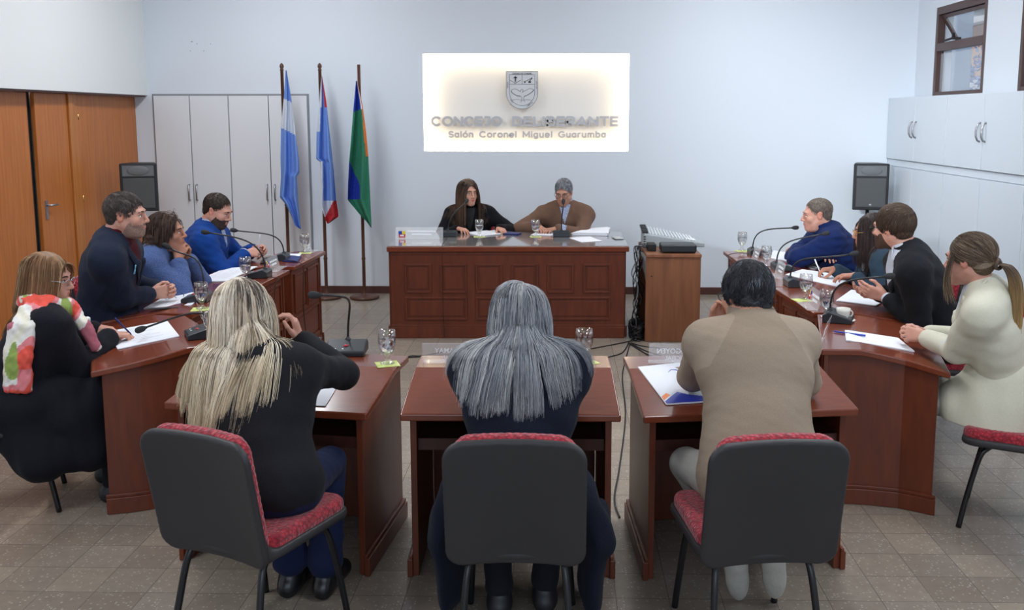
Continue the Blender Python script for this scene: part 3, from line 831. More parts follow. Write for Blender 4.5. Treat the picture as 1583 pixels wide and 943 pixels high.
        for s_ in (-1, 1):   # collar points
            a0 = Nk + cd * 0.02 + sf * neckr * 1.12 + sr * s_ * 0.018; a1 = a0 + sr * s_ * 0.030 - up * 0.055 + fwT * 0.03
            cp.append(Cone(a0, a1, 0.016, 0.006, 0.01, 0, (sf, 0.4)))
        sdf_obj('shirt_collar', cp, vox * 0.85, [sp['shirtc']], root, off)
    # trousers and shoes
    tr = sp.get('trousers')
    if tr:
        lp = [Ell(H + A(0, 0, -0.01), A(0.178 * b, 0.14 * b, 0.11), B, 0.03)]
        for (hj, kn, an) in legs:
            lp += [Cone(hj, kn, 0.088 * max(1, b * 0.96), 0.062, 0.03), Cone(kn, an + A(0, 0, 0.01), 0.060, sp.get('hemr', 0.052), 0.02)]
        sdf_obj('trousers', lp, vox * 1.2, [tr], root, off, lambda P: 0.004 * wob(P, sd + 3, 0.07, 5))
        for (hj, kn, an) in legs:
            sd_ = sp.get('shoedir', lf); tipz = sp.get('shoez')
            b0 = A(an[0], an[1], max(an[2] - 0.055, 0.036)); 
            s0 = b0 - sd_ * 0.03; s1 = b0 + sd_ * 0.165
            if tipz is None: s1[2] = 0.034; s0[2] = 0.038
            pp = [Cone(s0, s1, 0.040, 0.036, 0.02, 0), Cone(A(an), b0, 0.045, 0.045, 0.03, 0)]
            if tipz is not None: sv = nv(sp['shoevec']); b0 = A(an) - A(0, 0, 0.03); s1 = b0 + sv * 0.17; sn = nv(A(sp['solen']) - sv * (A(sp['solen']) @ sv)); RS = np.stack([np.cross(sv, sn), sn, sv], 1); pp = [Ell(b0 + sv * 0.075 + sn * 0.012, A(0.046, 0.034, 0.135), RS, 0.02), Ell(b0 + sv * 0.05 - sn * 0.02, A(0.038, 0.035, 0.085), RS, 0.02), Cone(A(an), b0, 0.040, 0.042, 0.03, 0)]
            def mfs(Cc, mi): return np.where(Cc[:, 2] < 0.022, 1, 0) if tipz is None else np.where((Cc - b0) @ nv(sp['solen']) > 0.024, 1, 0)
            cutf = (lambda P: 0.0 - P[:, 2]) if tipz is None else None
            sdf_obj('shoe', pp, vox * 1.0, [sp['shoe'], sp.get('sole', M['blackm'])], root, off, None, cutf, mfs)
    # ---- hair
    hd = sp.get('hair')
    if hd:
        rr = np.random.default_rng(sp.get('seed', 1) + 50)
        th = hd.get('th', 0.008); pal = hd['pal']
        if th > 0:
            cra = [Ell(hc + R @ (A(0, -0.020 - th * 0.1, 0.036 + th * 0.35) * hs), (A(0.076, 0.097, 0.082) + A(0.32, 0.30, 0.38) * th + 0.0015) * hs, R, 0.01)]
            cra.append(Ell(hc + R @ (A(0, -0.055, -0.01) * hs), (A(0.060, 0.053, 0.062) + th * 0.2) * hs, R, 0.02))
            for e_ in hd.get('vol', []):
                cra.append(Ell(hc + R @ (A(e_[0]) * hs), A(e_[1]) * hs, R, 0.02))
            sa = hd.get('samp', 0.004)
            V, Q, _ = sdf_mesh(cra, vox * 0.8, lambda P: sa * wob((P - hc) @ R, sp.get('seed', 1), hd.get('swl', 0.03), 5, hd.get('san', (1, 0.5, 1))),
                               lambda P: (lambda q: (zline(q[:, 1], q[:, 0], hd) - q[:, 2] + 0.004 * np.sin(q[:, 0] * 240 + q[:, 1] * 190)) * 0.8)(((P - hc) @ R) / hs))
            nsv = np.sin(V @ A(90, 130, 60) + 2) * 0.5 + 0.5
            pc = np.array([p[:3] for p in pal]); pw_ = np.array([p[3] for p in pal]); mean = (pc * pw_[:, None]).sum(0) / pw_.sum()
            cc_ = mean[None] * (0.65 + 0.35 * nsv[:, None])
            mesh_np('hair', V, Q, M['hair'], root, None, True, off, cc_)
        ns = hd.get('n', 900)
        # roots
        u = rr.normal(size=(ns * 5, 3)); u /= np.linalg.norm(u, axis=1)[:, None]
        loc = A(0, -0.020, 0.036) + u * A(0.076, 0.097, 0.082)
        keep = loc[:, 2] > zline(loc[:, 1], loc[:, 0], hd) + 0.002
        if hd.get('bald'): keep &= ~((((loc[:, :2] - A(*hd['bald'][0])) / hd['bald'][1]) ** 2).sum(1) < 1)
        loc = loc[keep][:ns]; u = u[keep][:ns]; ns = len(loc)
        nl = u / A(0.076, 0.097, 0.082); nl /= np.linalg.norm(nl, axis=1)[:, None]
        roots = hc + (loc * hs) @ R.T; nrm = nl @ R.T
        st = hd['style']
        vols = [(A(0, -0.055, -0.01), A(0.060, 0.053, 0.062) + th * 0.2)] + [(A(e_[0]), A(e_[1])) for e_ in hd.get('vol', [])]
        def push(q, k0=1.0):
            q = q.copy()
            for c_, r_v in vols:
                e_ = (q - c_) / (r_v + 0.002); k_ = np.linalg.norm(e_, axis=1) / k0; fx_ = k_ < 1
                q[fx_] = c_ + (q[fx_] - c_) / k_[fx_][:, None]
            return q
        if st == 'short':
            L = hd.get('len', 0.035); ms = 7
            comb = np.tile(A(*hd.get('comb', (0, -0.3, -1))), (ns, 1))
            cr0 = A(*hd.get('crown', (0, -0.05, 0.118)))
            ra = loc - cr0; ra /= np.linalg.norm(ra, axis=1)[:, None] + 1e-6
            top = np.clip((loc[:, 2] - 0.04) / 0.05, 0, 1)[:, None]
            comb = comb * top * hd.get('ctop', 0.5) + ra * (1 - top * hd.get('ctop', 0.5)) + rr.normal(size=(ns, 3)) * hd.get('mess', 0.15)
            comb -= nl * (comb * nl).sum(1)[:, None]; comb /= np.linalg.norm(comb, axis=1)[:, None] + 1e-9
            P = [push(loc + nl * (th * 0.6))]; D = comb * 0.9 + nl * hd.get('lift', 0.35); lay_ = 1.0 + 0.02 * rr.random(ns)[:, None]; cz_ = A(0, -0.02, 0.036)
            ll = L * rr.uniform(0.6, 1.1, ns)[:, None] / ms
            for i in range(ms):
                D = D + A(0, 0, -0.10) - (P[-1] - A(0, -0.02, 0.036)) * hd.get('hug', 1.4); D /= np.linalg.norm(D, axis=1)[:, None]
                q = P[-1] + D * ll
                thz = th * np.clip((q[:, 2] + 0.03) / 0.10, 0.15, 1.0)[:, None]
                e_ = (q - A(0, -0.02, 0.036)) / ((A(0.076, 0.097, 0.082) + thz * A(0.6, 0.6, 0.95)[None]) * lay_); k_ = np.linalg.norm(e_, axis=1); fix = k_ < 1
                q[fix] = A(0, -0.02, 0.036) + (q[fix] - A(0, -0.02, 0.036)) / k_[fix][:, None]
                q = push(q); P.append(q)
            P = np.stack(P, 1); P = hc + (P * hs) @ R.T
            P, a_ = clump(P, rr, max(ns // 14, 4), hd.get('clump', 0.3))
        elif st == 'long':
            col = head_prims(hc, R, dict(ps, hs=hs))[:3] + [Cone(nb, Nk, 0.06, 0.075, 0)] + [x for x in tp[:9] if not x.sub] + arm(SL, EL, WL, g)[:1] + arm(SR, ER, WR, g)[:1]
            fcx = hd.get('faceclear', 0.054)
            col = col + [Ell(hc + R @ (A(0, 0.085, -0.03) * hs), A(fcx, 0.06, 0.10) * hs, R, 0)] + hd.get('colx', [])
            P = long_sim(roots, nrm, R, hc, col, hd, hd.get('steps', 30), 0.015, rr)
            P, a_ = clump(P, rr, hd.get('ng', 70), hd.get('clump', 0.6))
        elif st == 'pony':
            tie = hc + R @ (A(*hd['tie']) * hs); ms = 14
            K = []
            cen = hc + R @ (A(0, -0.02, 0.036) * hs)
            rad = A(0.088, 0.100, 0.085) * hs + 0.002
            lr0 = (roots - cen) @ R; lt = (tie - cen) @ R
            for i in range(ms + 1):
                t = i / ms; q = lr0 * (1 - t) + lt * t
                e_ = q / rad; k_ = np.linalg.norm(e_, axis=1)[:, None]
                lay = (0.98 + 0.05 * rr.random((ns, 1)) * 1.0) if i == 0 else lay
                bl = 1 - t ** 3
                q = q * (1 - bl) + (q / k_ * lay) * bl
                q = push(q / hs + A(0, -0.02, 0.036)) * hs - A(0, -0.02, 0.036) * hs if i < ms - 1 else q
                K.append(cen + q @ R.T)
            P = np.stack(K, 1); a_ = rr.integers(0, 60, ns)
            a_ = (np.argsort(np.argsort(lr0[:, 0] + 0.4 * lr0[:, 2])) * 60 // ns)
        cols = pick_cols(rr, ns, pal, a_)
        strand_mesh('hair', P, hd.get('rad', 0.0012), cols, root, off, tipcol=hd.get('tip'))
        if st == 'pony':
            path = smooth_path([tuple(tie + A(q)) for q in hd['tail']], 6); path = np.array([tuple(p) for p in path])
            nt_ = hd.get('nt', 900); ms = len(path)
            a = rr.uniform(0, 6.28, nt_); rd = np.sqrt(rr.uniform(0, 1, nt_)); tt = np.linspace(0, 1, ms)
            prof = np.interp(tt, [0, 0.04, 0.12, 0.5, 0.9, 1], hd.get('prof', [0.016, 0.02, 0.032, 0.042, 0.030, 0.022]))
            ex = r_; ey = f_
            ph = rr.uniform(0, 6.28, nt_)
            wv = np.sin(tt[None] * 9 + ph[:, None]) * 0.006 * tt[None]
            o_ = (np.cos(a)[:, None] * prof[None] * rd[:, None] + wv)[..., None] * ex + (np.sin(a)[:, None] * prof[None] * rd[:, None] * 0.7)[..., None] * ey
            PT = path[None] + o_; le = rr.uniform(0.8, 1.0, nt_)
            ti = np.linspace(0, 1, ms)
            PT = np.stack([np.stack([np.interp(ti * le[i], ti, PT[i, :, j]) for j in range(3)], 1) for i in range(nt_)])
            PT, aa = clump(PT, rr, 40, 0.5)
            strand_mesh('ponytail', PT, hd.get('rad', 0.0012), pick_cols(rr, nt_, pal, aa), root, off, tipcol=hd.get('tiptail'))
            wr = MB(); wp = [tuple(tie + (frame(0)[:, 0] * 0) + R @ A(0.021 * math.cos(q), -0.006 + 0.004 * math.sin(2 * q), 0.021 * math.sin(q))) for q in [i / 12 * 6.2832 for i in range(13)]]
            wr.tube(wp, 0.009, 6); wr.build('hair_wrap', mat('hair_wrap', tuple(np.array(pal[0][:3]) * 1.2), 0.6), root, off=tuple(off))
        if hd.get('front'):  # loose face-framing locks
            for (x, y, z, L, nn, dx) in hd['front']:
                rt_ = np.tile(hc + R @ (A(x, y, z) * hs), (nn, 1)) + rr.normal(size=(nn, 3)) * 0.006
                ms = 16; tt = np.linspace(0, 1, ms)[None, :, None]
                dirn = (R @ A(*dx)) 
                PT = rt_[:, None] + A(0, 0, -1) * tt * L * rr.uniform(0.8, 1, (nn, 1, 1)) + dirn * np.sin(tt * 3.0) * 0.03 + rr.normal(size=(nn, 1, 3)) * 0.012 * tt
                strand_mesh('hair_lock', PT, hd.get('rad', 0.0012), pick_cols(rr, nn, pal), root, off, tipcol=hd.get('tip'))
    # ---- spectacles
    if sp.get('specs'):
        gl = MB(); cm = sp['specs']; lw_ = sp.get('lensr', (0.025, 0.018))
        def GP(x, y, z): return tuple(hc + R @ (A(x, y, z) * hs))
        for s_ in (-1, 1):
            ring = [GP(s_ * (0.031 + lw_[0] * math.cos(a)), 0.108 - 0.004 * abs(math.cos(a)), -0.004 + lw_[1] * (abs(math.sin(a)) ** 0.8) * (1 if math.sin(a) > 0 else -1)) for a in [i / 20 * 6.28318 for i in range(21)]]
            gl.tube(ring, 0.0016, 5, 0)
            gl.tube([GP(s_ * (0.031 + lw_[0]), 0.106, 0.002), GP(s_ * 0.074, 0.085, 0.004), GP(s_ * 0.079, 0.03, 0.004), GP(s_ * 0.079, -0.008, 0.006), GP(s_ * 0.078, -0.025, -0.008)], 0.0017, 5, 0)
        gl.tube([GP(-0.031 + lw_[0], 0.108, 0.002), GP(0, 0.115, 0.006), GP(0.031 - lw_[0], 0.108, 0.002)], 0.0015, 5, 0)
        go = gl.build('spectacles', [cm], root, off=tuple(off))
    if sp.get('after'): sp['after'](root, off, dict(hc=hc, R=R, Nk=Nk, r=r_, f=f_, up=up, fw=fwT, WL=WL, WR=WR, EL=EL, ER=ER, SL=SL, SR=SR, chest=chest, b=b, H=H))
    print('person', label[:40], round(time.time() - t0, 1), 's')
    return root
# ------------------------------------------------------------ room shell
YB = 9.93; XL = -4.26; XD = -4.41; XR = 3.60; ZC = 3.8; Y0 = -3.2
NX0, NX1, NZ0, NZ1 = -1.401, 0.707, 1.494, 2.484
def struct(name, mb, m, bevel=0.0):
    o = mb.build(name, m, None, bevel); tag(o, kind='structure'); return o
m = MB(); m.box((0, 3.4, -0.05), (9.6, 13.4, 0.1)); fo = struct('floor', m, M['floor'])
T = 0.2045
m = MB(); m.box((0, 3.4, ZC + 0.05), (9.6, 13.4, 0.1)); struct('ceiling', m, M['ceil'])
m = MB(); th = 0.14; yc = YB + th / 2
m.box(((XD - 0.1 + NX0) / 2, yc, ZC / 2), (NX0 - XD + 0.1, th, ZC)); m.box(((NX1 + XR + 0.15) / 2, yc, ZC / 2), (XR + 0.15 - NX1, th, ZC))
m.box(((NX0 + NX1) / 2, yc, NZ0 / 2), (NX1 - NX0, th, NZ0)); m.box(((NX0 + NX1) / 2, yc, (NZ1 + ZC) / 2), (NX1 - NX0, th, ZC - NZ1))
m.box(((NX0 + NX1) / 2, YB + th + 0.02, (NZ0 + NZ1) / 2), (NX1 - NX0 + 0.2, 0.04, NZ1 - NZ0 + 0.2))
struct('wall_back', m, M['wall'])
m = MB(); m.box((XL - 0.08, (Y0 + YB) / 2, (2.065 + ZC) / 2), (0.16, YB - Y0, ZC - 2.065)); m.box((XL - 0.30, (Y0 + YB) / 2, 1.03), (0.2, YB - Y0, 2.06))
struct('wall_left', m, M['wall_l'])
WZ0, WZ1 = 2.045, 2.875
wins = [(8.345, 9.445), (6.60, 7.715)]
m = MB(); xc = XR + 0.08
m.box((xc, (Y0 + YB) / 2, WZ0 / 2), (0.16, YB - Y0, WZ0)); m.box((xc, (Y0 + YB) / 2, (WZ1 + ZC) / 2), (0.16, YB - Y0, ZC - WZ1))
for a, b in ((9.445, YB), (7.715, 8.345), (Y0, 6.60)): m.box((xc, (a + b) / 2, (WZ0 + WZ1) / 2), (0.16, b - a, WZ1 - WZ0))
struct('wall_right', m, M['wall'])
for i, (a, b) in enumerate(wins):
    m = MB(); X = XR + 0.03; f = 0.05; d = 0.07
    for yy in (a + f / 2, b - f / 2): m.box((X, yy, (WZ0 + WZ1) / 2), (d, f, WZ1 - WZ0))
    for zz, h in ((WZ0 + 0.018, 0.036), (WZ1 - 0.035, 0.07), (2.50, 0.075)): m.box((X, (a + b) / 2, zz), (d, b - a - 2 * f, h))
    wf = struct('window_%d' % (i + 1), m, M['winframe'], 0.004)
    g = MB(); g.box((X + 0.01, (a + b) / 2, (WZ0 + 2.46) / 2), (0.005, b - a - 2 * f, 2.46 - WZ0 - 0.03)); g.build('pane', M['winglass'], wf)
    # upper sash, hinged at the top and pushed outwards
    g = MB(); hp = Vector((X, (a + b) / 2, WZ1 - 0.07)); ang = math.radians(-32); L_ = 0.33; Rm = Matrix.Rotation(ang, 3, 'Y')
    def sb(c, dd, mm=0): g.box(hp + Rm @ Vector(c), dd, 0, mm, Rm)
    w_ = b - a - 2 * f - 0.01
    for yy in (-w_ / 2 + 0.017, w_ / 2 - 0.017): sb((0, yy, -L_ / 2), (0.03, 0.034, L_))
    for zz in (-0.017, -L_ + 0.017): sb((0, 0, zz), (0.03, w_ - 0.07, 0.034))
    sb((0, 0, -L_ / 2), (0.004, w_ - 0.07, L_ - 0.06), 1)
    g.build('sash', [M['winframe'], M['winglass']], wf)
    g = MB(); g.tube([(X - 0.04, (a + b) / 2 + 0.32, 2.55), (X - 0.045, (a + b) / 2 + 0.1, 2.56), (X - 0.04, (a + b) / 2 - 0.05, 2.545)], 0.010, 6); g.box((X - 0.045, (a + b) / 2 + 0.1, 2.575), (0.02, 0.03, 0.06)); g.build('stay_arm', M['blackm'], wf)
m = MB(); m.box((-0.3, YB - 0.009, 0.038), (XR - XD - 0.05, 0.018, 0.076))
m2 = MB()
m2.box(((-2.585 + 3.33) / 2, YB - 0.009, 0.038), (3.33 + 2.585, 0.018, 0.076)); struct('baseboard_back', m2, M['basew'], 0.004)
m = MB()
for (px, py, w_) in ((296.5, 64.5, 0.016), (304.5, 67.7, 0.008), (325.5, 68, 0.006), (294.3, 78.7, 0.007), (315, 79, 0.006)):
    p = at(px, py, YB - 0.001); m.box(p, (w_, 0.003, 0.008))
struct('wall_hole_marks', m, M['gap'])  # flat grey chips give the dark of small screw holes

# left: timber doors in a shallow recess
def vdoor(name, y0, y1, mm, x=XD, z1=2.05, ang=0.0, hinge=None):
    m = MB()
    if ang:
        R = Matrix.Rotation(ang, 3, 'Z'); hy = hinge; L_ = y1 - y0
        c = Vector((x, hy, 0)) + R @ Vector((0, -L_ / 2, z1 / 2 + 0.005)); m.box(c, (0.035, L_, z1 - 0.012), 0, 0, R)
    else: m.box((x, (y0 + y1) / 2, z1 / 2 + 0.004), (0.035, y1 - y0 - 0.006, z1 - 0.012))
    return struct(name, m, mm, 0.003)
vdoor('door_1', 5.6, 6.75, M['door']); vdoor('door_2', 6.75, 7.885, M['door'])
m = MB(); m.box((XD - 0.03, 7.93, 1.03), (0.02, 0.12, 2.05)); struct('door_gap_shade', m, M['rail'])  # black strip, the darkness of the open door gap as plain colour
d3 = vdoor('door_3', 7.96, 8.49, M['door'], x=XD + 0.02)
m = MB(); m.box((XD + 0.042, 8.03, 1.06), (0.012, 0.035, 0.16)); m.tube([(XD + 0.045, 8.03, 1.10), (XD + 0.085, 8.03, 1.10), (XD + 0.088, 8.13, 1.10)], 0.009, 8); m.build('door_handle', M['metal'], d3)
m = MB(); m.box((XD + 0.02, 8.545, 1.03), (0.07, 0.10, 2.045)); m.box((XD + 0.008, 8.645, 1.03), (0.05, 0.085, 2.045)); struct('trim_3', m, M['door2'], 0.004)
d4 = vdoor('door_4', 8.70, 9.387, M['door'], x=XD + 0.005)
vdoor('door_5', 9.387, 9.925, M['door'])
m = MB()
for zz in (0.3, 1.1, 1.85): m.tube([(XD + 0.03, 8.695, zz - 0.03), (XD + 0.03, 8.695, zz + 0.03)], 0.007, 8)
m.build('hinge', M['gold'], d4)
m = MB(); m.box((XD + 0.07, 7.4, 2.057), (0.13, 5.0, 0.016)); struct('trim_4', m, M['basew'])

# built-in wardrobe in the back wall
wd = empty('wardrobe', ((-4.197 - 2.597) / 2, YB - 0.01, 0), 0, 'white four-door built-in wardrobe in the back wall behind the flags', 'wardrobe')
o_ = tuple(wd.location)
m = MB(); m.box(((-4.197 - 2.597) / 2, YB - 0.003, 1.035), (1.63, 0.006, 2.09)); m.build('frame', M['gap'], wd, off=o_)  # grey backing sheet, shadow gap round the doors put into its colour
xs = [-4.197, -3.819, -3.416, -2.999, -2.597]
for i in range(4):
    m = MB(); m.box(((xs[i] + xs[i + 1]) / 2, YB - 0.018, 1.035), (xs[i + 1] - xs[i] - 0.010, 0.02, 2.05)); dd = m.build('door', M['white'], wd, 0.002, off=o_)
    hx = xs[i + 1] - 0.04 if i % 2 == 0 else xs[i] + 0.04
    m = MB(); m.tube([(hx, YB - 0.028, 1.145), (hx, YB - 0.055, 1.145), (hx, YB - 0.055, 0.985), (hx, YB - 0.028, 0.985)], 0.008, 8); m.build('handle', M['metal'], dd, off=o_)

# right: white wall cupboards, two tiers
XC = 3.345
seams = [9.925, 9.18, 8.44, 7.70, 6.96, 6.22, 5.48]
nm = ['nearest the back wall, below the first window', 'in the middle of the row, between the two windows', 'at the near end of the row, cut by the frame edge']
for tier, (z0, z1) in enumerate(((1.425, 2.035), (0.09, 1.355))):
    for u in range(3):
        y1, ym, y0 = seams[2 * u], seams[2 * u + 1], seams[2 * u + 2]
        c = empty('wall_cupboard' if tier == 0 else 'tall_cupboard', (XC + 0.12, ym, z0), 0, ('upper' if tier == 0 else 'lower') + ' white cupboard ' + nm[u], 'cupboard', 'white cupboards on the right wall')
        o_ = tuple(c.location)
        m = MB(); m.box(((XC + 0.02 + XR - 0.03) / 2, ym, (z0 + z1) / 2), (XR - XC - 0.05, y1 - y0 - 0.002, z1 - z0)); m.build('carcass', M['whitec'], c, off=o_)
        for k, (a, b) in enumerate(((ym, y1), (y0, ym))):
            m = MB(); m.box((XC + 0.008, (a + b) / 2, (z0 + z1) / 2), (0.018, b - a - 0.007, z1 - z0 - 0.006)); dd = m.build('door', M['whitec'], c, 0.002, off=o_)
            if tier == 0:
                hy = ym + (0.05 if k == 0 else -0.05)
                m = MB(); m.tube([(XC, hy, 1.80), (XC - 0.02, hy, 1.79), (XC - 0.034, hy, 1.755), (XC - 0.036, hy, 1.725), (XC - 0.034, hy, 1.69), (XC - 0.02, hy, 1.66), (XC, hy, 1.65)], 0.008, 8); m.build('handle', M['metal'], dd, off=o_)
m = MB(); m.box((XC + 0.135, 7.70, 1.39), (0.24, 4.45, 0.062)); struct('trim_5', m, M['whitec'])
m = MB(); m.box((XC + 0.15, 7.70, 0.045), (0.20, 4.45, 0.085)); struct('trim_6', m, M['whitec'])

# lamps on the ceiling (above the frame)
for i, (lx, ly) in enumerate([(a, b) for a in (-2.6, 1.6) for b in (2.2, 5.2, 8.0)]):
    c = empty('ceiling_lamp', (lx, ly, ZC), 0, 'long fluorescent ceiling lamp above the council room', 'lamp', 'ceiling lamps')
    m = MB(); m.box((0, 0, -0.02), (0.30, 1.35, 0.04)); m.build('lamp_housing', M['white'], c, 0.004)
    m = MB(); m.box((0, 0, -0.048), (0.24, 1.25, 0.015)); m.build('diffuser', M['lampdiff'], c, 0.003)

# outside the windows
m = MB(); m.box((5.06, 12.6, 2.6), (0.22, 0.5, 5.2)); o = m.build('porch_pillar', M['extpost'], None, 0.02); tag(o, 'blue-grey outside pillar seen through the first window', 'pillar')
hs_ = empty('neighbour_house', (8.6, 19.0, 0), 0, 'pinkish house with a pale roof edge outside the window', 'house')
m = MB(); m.box((0, 0, 3.1), (1.2, 3, 0.95)); m.build('wall', M['extwall'], hs_)
m = MB(); m.box((-0.1, 0, 3.64), (1.5, 3.4, 0.10)); m.box((-0.1, 0, 3.95), (1.5, 3.4, 0.04)); m.build('roof', M['white'], hs_)
tr_ = empty('garden_tree', (7.0, 15.9, 0), 0, 'bluish leafy tree outside behind the lower window pane', 'tree')
m = MB(); m.tube([(0, 0, 0), (0.05, 0, 1.6), (0, 0.1, 2.6)], [0.09, 0.07, 0.03], 8); m.tube([(0.03, 0, 1.6), (0.3, -0.3, 2.3), (0.4, -0.6, 2.7)], [0.05, 0.03, 0.02], 6); m.build('trunk', M['poleg'], tr_)
r9 = np.random.default_rng(4); m = MB()
for i in range(900):
    p = r9.normal(size=3); p = p / np.linalg.norm(p) * r9.uniform(0.3, 1) ** 0.5 * np.array([0.9, 1.3, 0.75]) + np.array([0, 0, 2.25])
    q = Vector(r9.normal(size=3)).normalized(); s_ = q.orthogonal().normalized()
    m.add([Vector(p), Vector(p) + q * 0.07 + s_ * 0.03, Vector(p) + q * 0.14, Vector(p) + q * 0.07 - s_ * 0.03], [(0, 1, 2, 3)])
m.build('foliage', M['leaf'], tr_)

# ------------------------------------------------------------ illuminated sign niche
sg = empty('wall_sign', ((NX0 + NX1) / 2, YB, NZ0), 0, 'backlit white niche sign with grey metal letters on the back wall', 'sign')
o_ = tuple(sg.location)
m = MB(); m.box(((NX0 + NX1) / 2, YB + 0.105, (NZ0 + NZ1) / 2), (NX1 - NX0, 0.01, NZ1 - NZ0)); m.build('back_plate', M['signback'], sg, off=o_)
for (a, b, c, d) in ((NX0 + 0.006, NX0 + 0.006, NZ0, NZ1), (NX1 - 0.006, NX1 - 0.006, NZ0, NZ1)):
    m = MB(); m.box((a, YB + 0.030, (c + d) / 2), (0.010, 0.03, d - c - 0.03)); m.build('led_strip', M['led'], sg, off=o_)
for z in (NZ0 + 0.006, NZ1 - 0.006):
    m = MB(); m.box(((NX0 + NX1) / 2, YB + 0.030, z), (NX1 - NX0 - 0.04, 0.03, 0.010)); m.build('led_strip', M['led'], sg, off=o_)
def arc(cx, cy, rx, ry, a0, a1, n=12): return [(cx + rx * math.cos(math.radians(a0 + (a1 - a0) * i / n)), cy + ry * math.sin(math.radians(a0 + (a1 - a0) * i / n))) for i in range(n + 1)]
GLY = {'C': (1.0, [arc(.52, .5, .50, .5, 48, 312)]), 'O': (1.08, [arc(.54, .5, .52, .5, 0, 360, 20)]), 'N': (.92, [[(.05, 0), (.05, 1), (.87, 0), (.87, 1)]]), 'E': (.74, [[(.72, 1), (.05, 1), (.05, 0), (.72, 0)], [(.05, .5), (.66, .5)]]),
 'J': (.62, [[(.12, 1), (.55, 1), (.55, .3)] + arc(.30, .3, .25, .3, 0, -130, 8)[1:]]), 'D': (.92, [[(.05, 0), (.05, 1), (.40, 1)] + arc(.40, .5, .48, .5, 90, -90, 12)[1:] + [(.05, 0)]]), 'L': (.68, [[(.05, 1), (.05, 0), (.66, 0)]]), 'I': (.14, [[(.07, 0), (.07, 1)]]),
 'B': (.82, [[(.05, 0), (.05, 1), (.45, 1)] + arc(.45, .77, .26, .23, 90, -90, 8)[1:] + [(.05, .54)], [(.45, .54)] + arc(.48, .27, .30, .27, 90, -90, 8) + [(.05, 0)]]), 'R': (.82, [[(.05, 0), (.05, 1), (.45, 1)] + arc(.45, .70, .30, .30, 90, -90, 8)[1:] + [(.05, .40)], [(.48, .40), (.78, 0)]]),
 'A': (.98, [[(.03, 0), (.49, 1), (.95, 0)], [(.20, .28), (.78, .28)]]), 'T': (.80, [[(.0, 1), (.80, 1)], [(.40, 1), (.40, 0)]]), 'S': (.74, [arc(.38, .75, .32, .25, 30, 270, 10) + arc(.38, .25, .34, .25, 90, -150, 10)[1:]]),
 'M': (1.10, [[(.05, 0), (.05, 1), (.55, .25), (1.05, 1), (1.05, 0)]]), 'G': (1.0, [arc(.52, .5, .50, .5, 48, 335) + [(.97, .45), (.62, .45)]]),
 'a': (.66, [[(.60, .72), (.60, 0)], arc(.32, .36, .29, .36, 0, 360, 14)]), 'l': (.12, [[(.06, 0), (.06, 1.05)]]), 'o': (.72, [arc(.36, .36, .35, .36, 0, 360, 14)]), 'ó': (.72, [arc(.36, .36, .35, .36, 0, 360, 14), [(.36, .90), (.52, 1.12)]]),
 'n': (.64, [[(.05, 0), (.05, .72)], [(.05, .42)] + arc(.32, .42, .27, .30, 180, 0, 10) + [(.59, 0)]]), 'r': (.44, [[(.05, 0), (.05, .72)], arc(.34, .40, .29, .32, 180, 80, 6)]), 'e': (.70, [[(.03, .38), (.67, .38)] + arc(.35, .36, .33, .36, 5, 315, 14)]),
 'i': (.12, [[(.06, 0), (.06, .70)], [(.06, .94), (.06, 1.0)]]), 'g': (.68, [arc(.33, .36, .30, .36, 0, 360, 14), [(.62, .72), (.62, 0)] + arc(.34, .0, .28, .26, 0, -140, 8)[1:]]), 'u': (.64, [[(.05, .72), (.05, .30)] + arc(.32, .30, .27, .30, 180, 360, 10)[1:] + [(.59, .72)], [(.59, .3), (.59, 0)]]),
 'm': (1.04, [[(.05, 0), (.05, .72)], [(.05, .46)] + arc(.28, .46, .23, .26, 180, 0, 8) + [(.51, 0)], [(.51, .46)] + arc(.75, .46, .24, .26, 180, 0, 8) + [(.99, 0)]]), 'b': (.68, [[(.06, 0), (.06, 1.05)], arc(.35, .36, .30, .36, 0, 360, 14)])}
def sign_text(body, x0, x1, ybase, ytop, Y, wt, dep, nm_, gap=0.26):
    a = at(x0, ybase, Y); b = at(x1, ybase, Y); hg = (at(x0, ytop, Y) - a).z; tot = 0
    for ch in body: tot += (0.55 if ch == ' ' else GLY[ch][0]) + gap
    tot -= gap; sx = (b.x - a.x) / tot; cx = 0.0; m = MB(); q = 0
    for ch in body:
        if ch == ' ': cx += 0.55 + gap; continue
        for pl in GLY[ch][1]:
            P = [Vector((a.x + (cx + x) * sx, a.z + wt / 2 + y * (hg - wt))) for x, y in pl]
            for u, v in zip(P[:-1], P[1:]):
                d = v - u; L_ = d.length; q = (q + 1) % 5
                if L_ > 1e-6: m.box(((u.x + v.x) / 2, Y + 0.0001 * q, (u.y + v.y) / 2), (L_ + wt * 0.62, dep, wt), 0, 0, Matrix.Rotation(-math.atan2(d.y, d.x), 3, 'Y'))
        cx += GLY[ch][0] + gap
    return m.build(nm_, M['steel_sign'], sg, off=o_)
sign_text('CONCEJO', 668, 775, 195.5, 179.5, YB + 0.055, 0.0240, 0.022, 'lettering', 0.26)
sign_text('DELIBERANTE', 793, 955, 195.5, 179.5, YB + 0.055, 0.0240, 0.022, 'lettering', 0.26)
sign_text('Salón Coronel Miguel Guarumba', 694, 936, 213, 202.5, YB + 0.06, 0.0155, 0.018, 'lettering', 0.30)
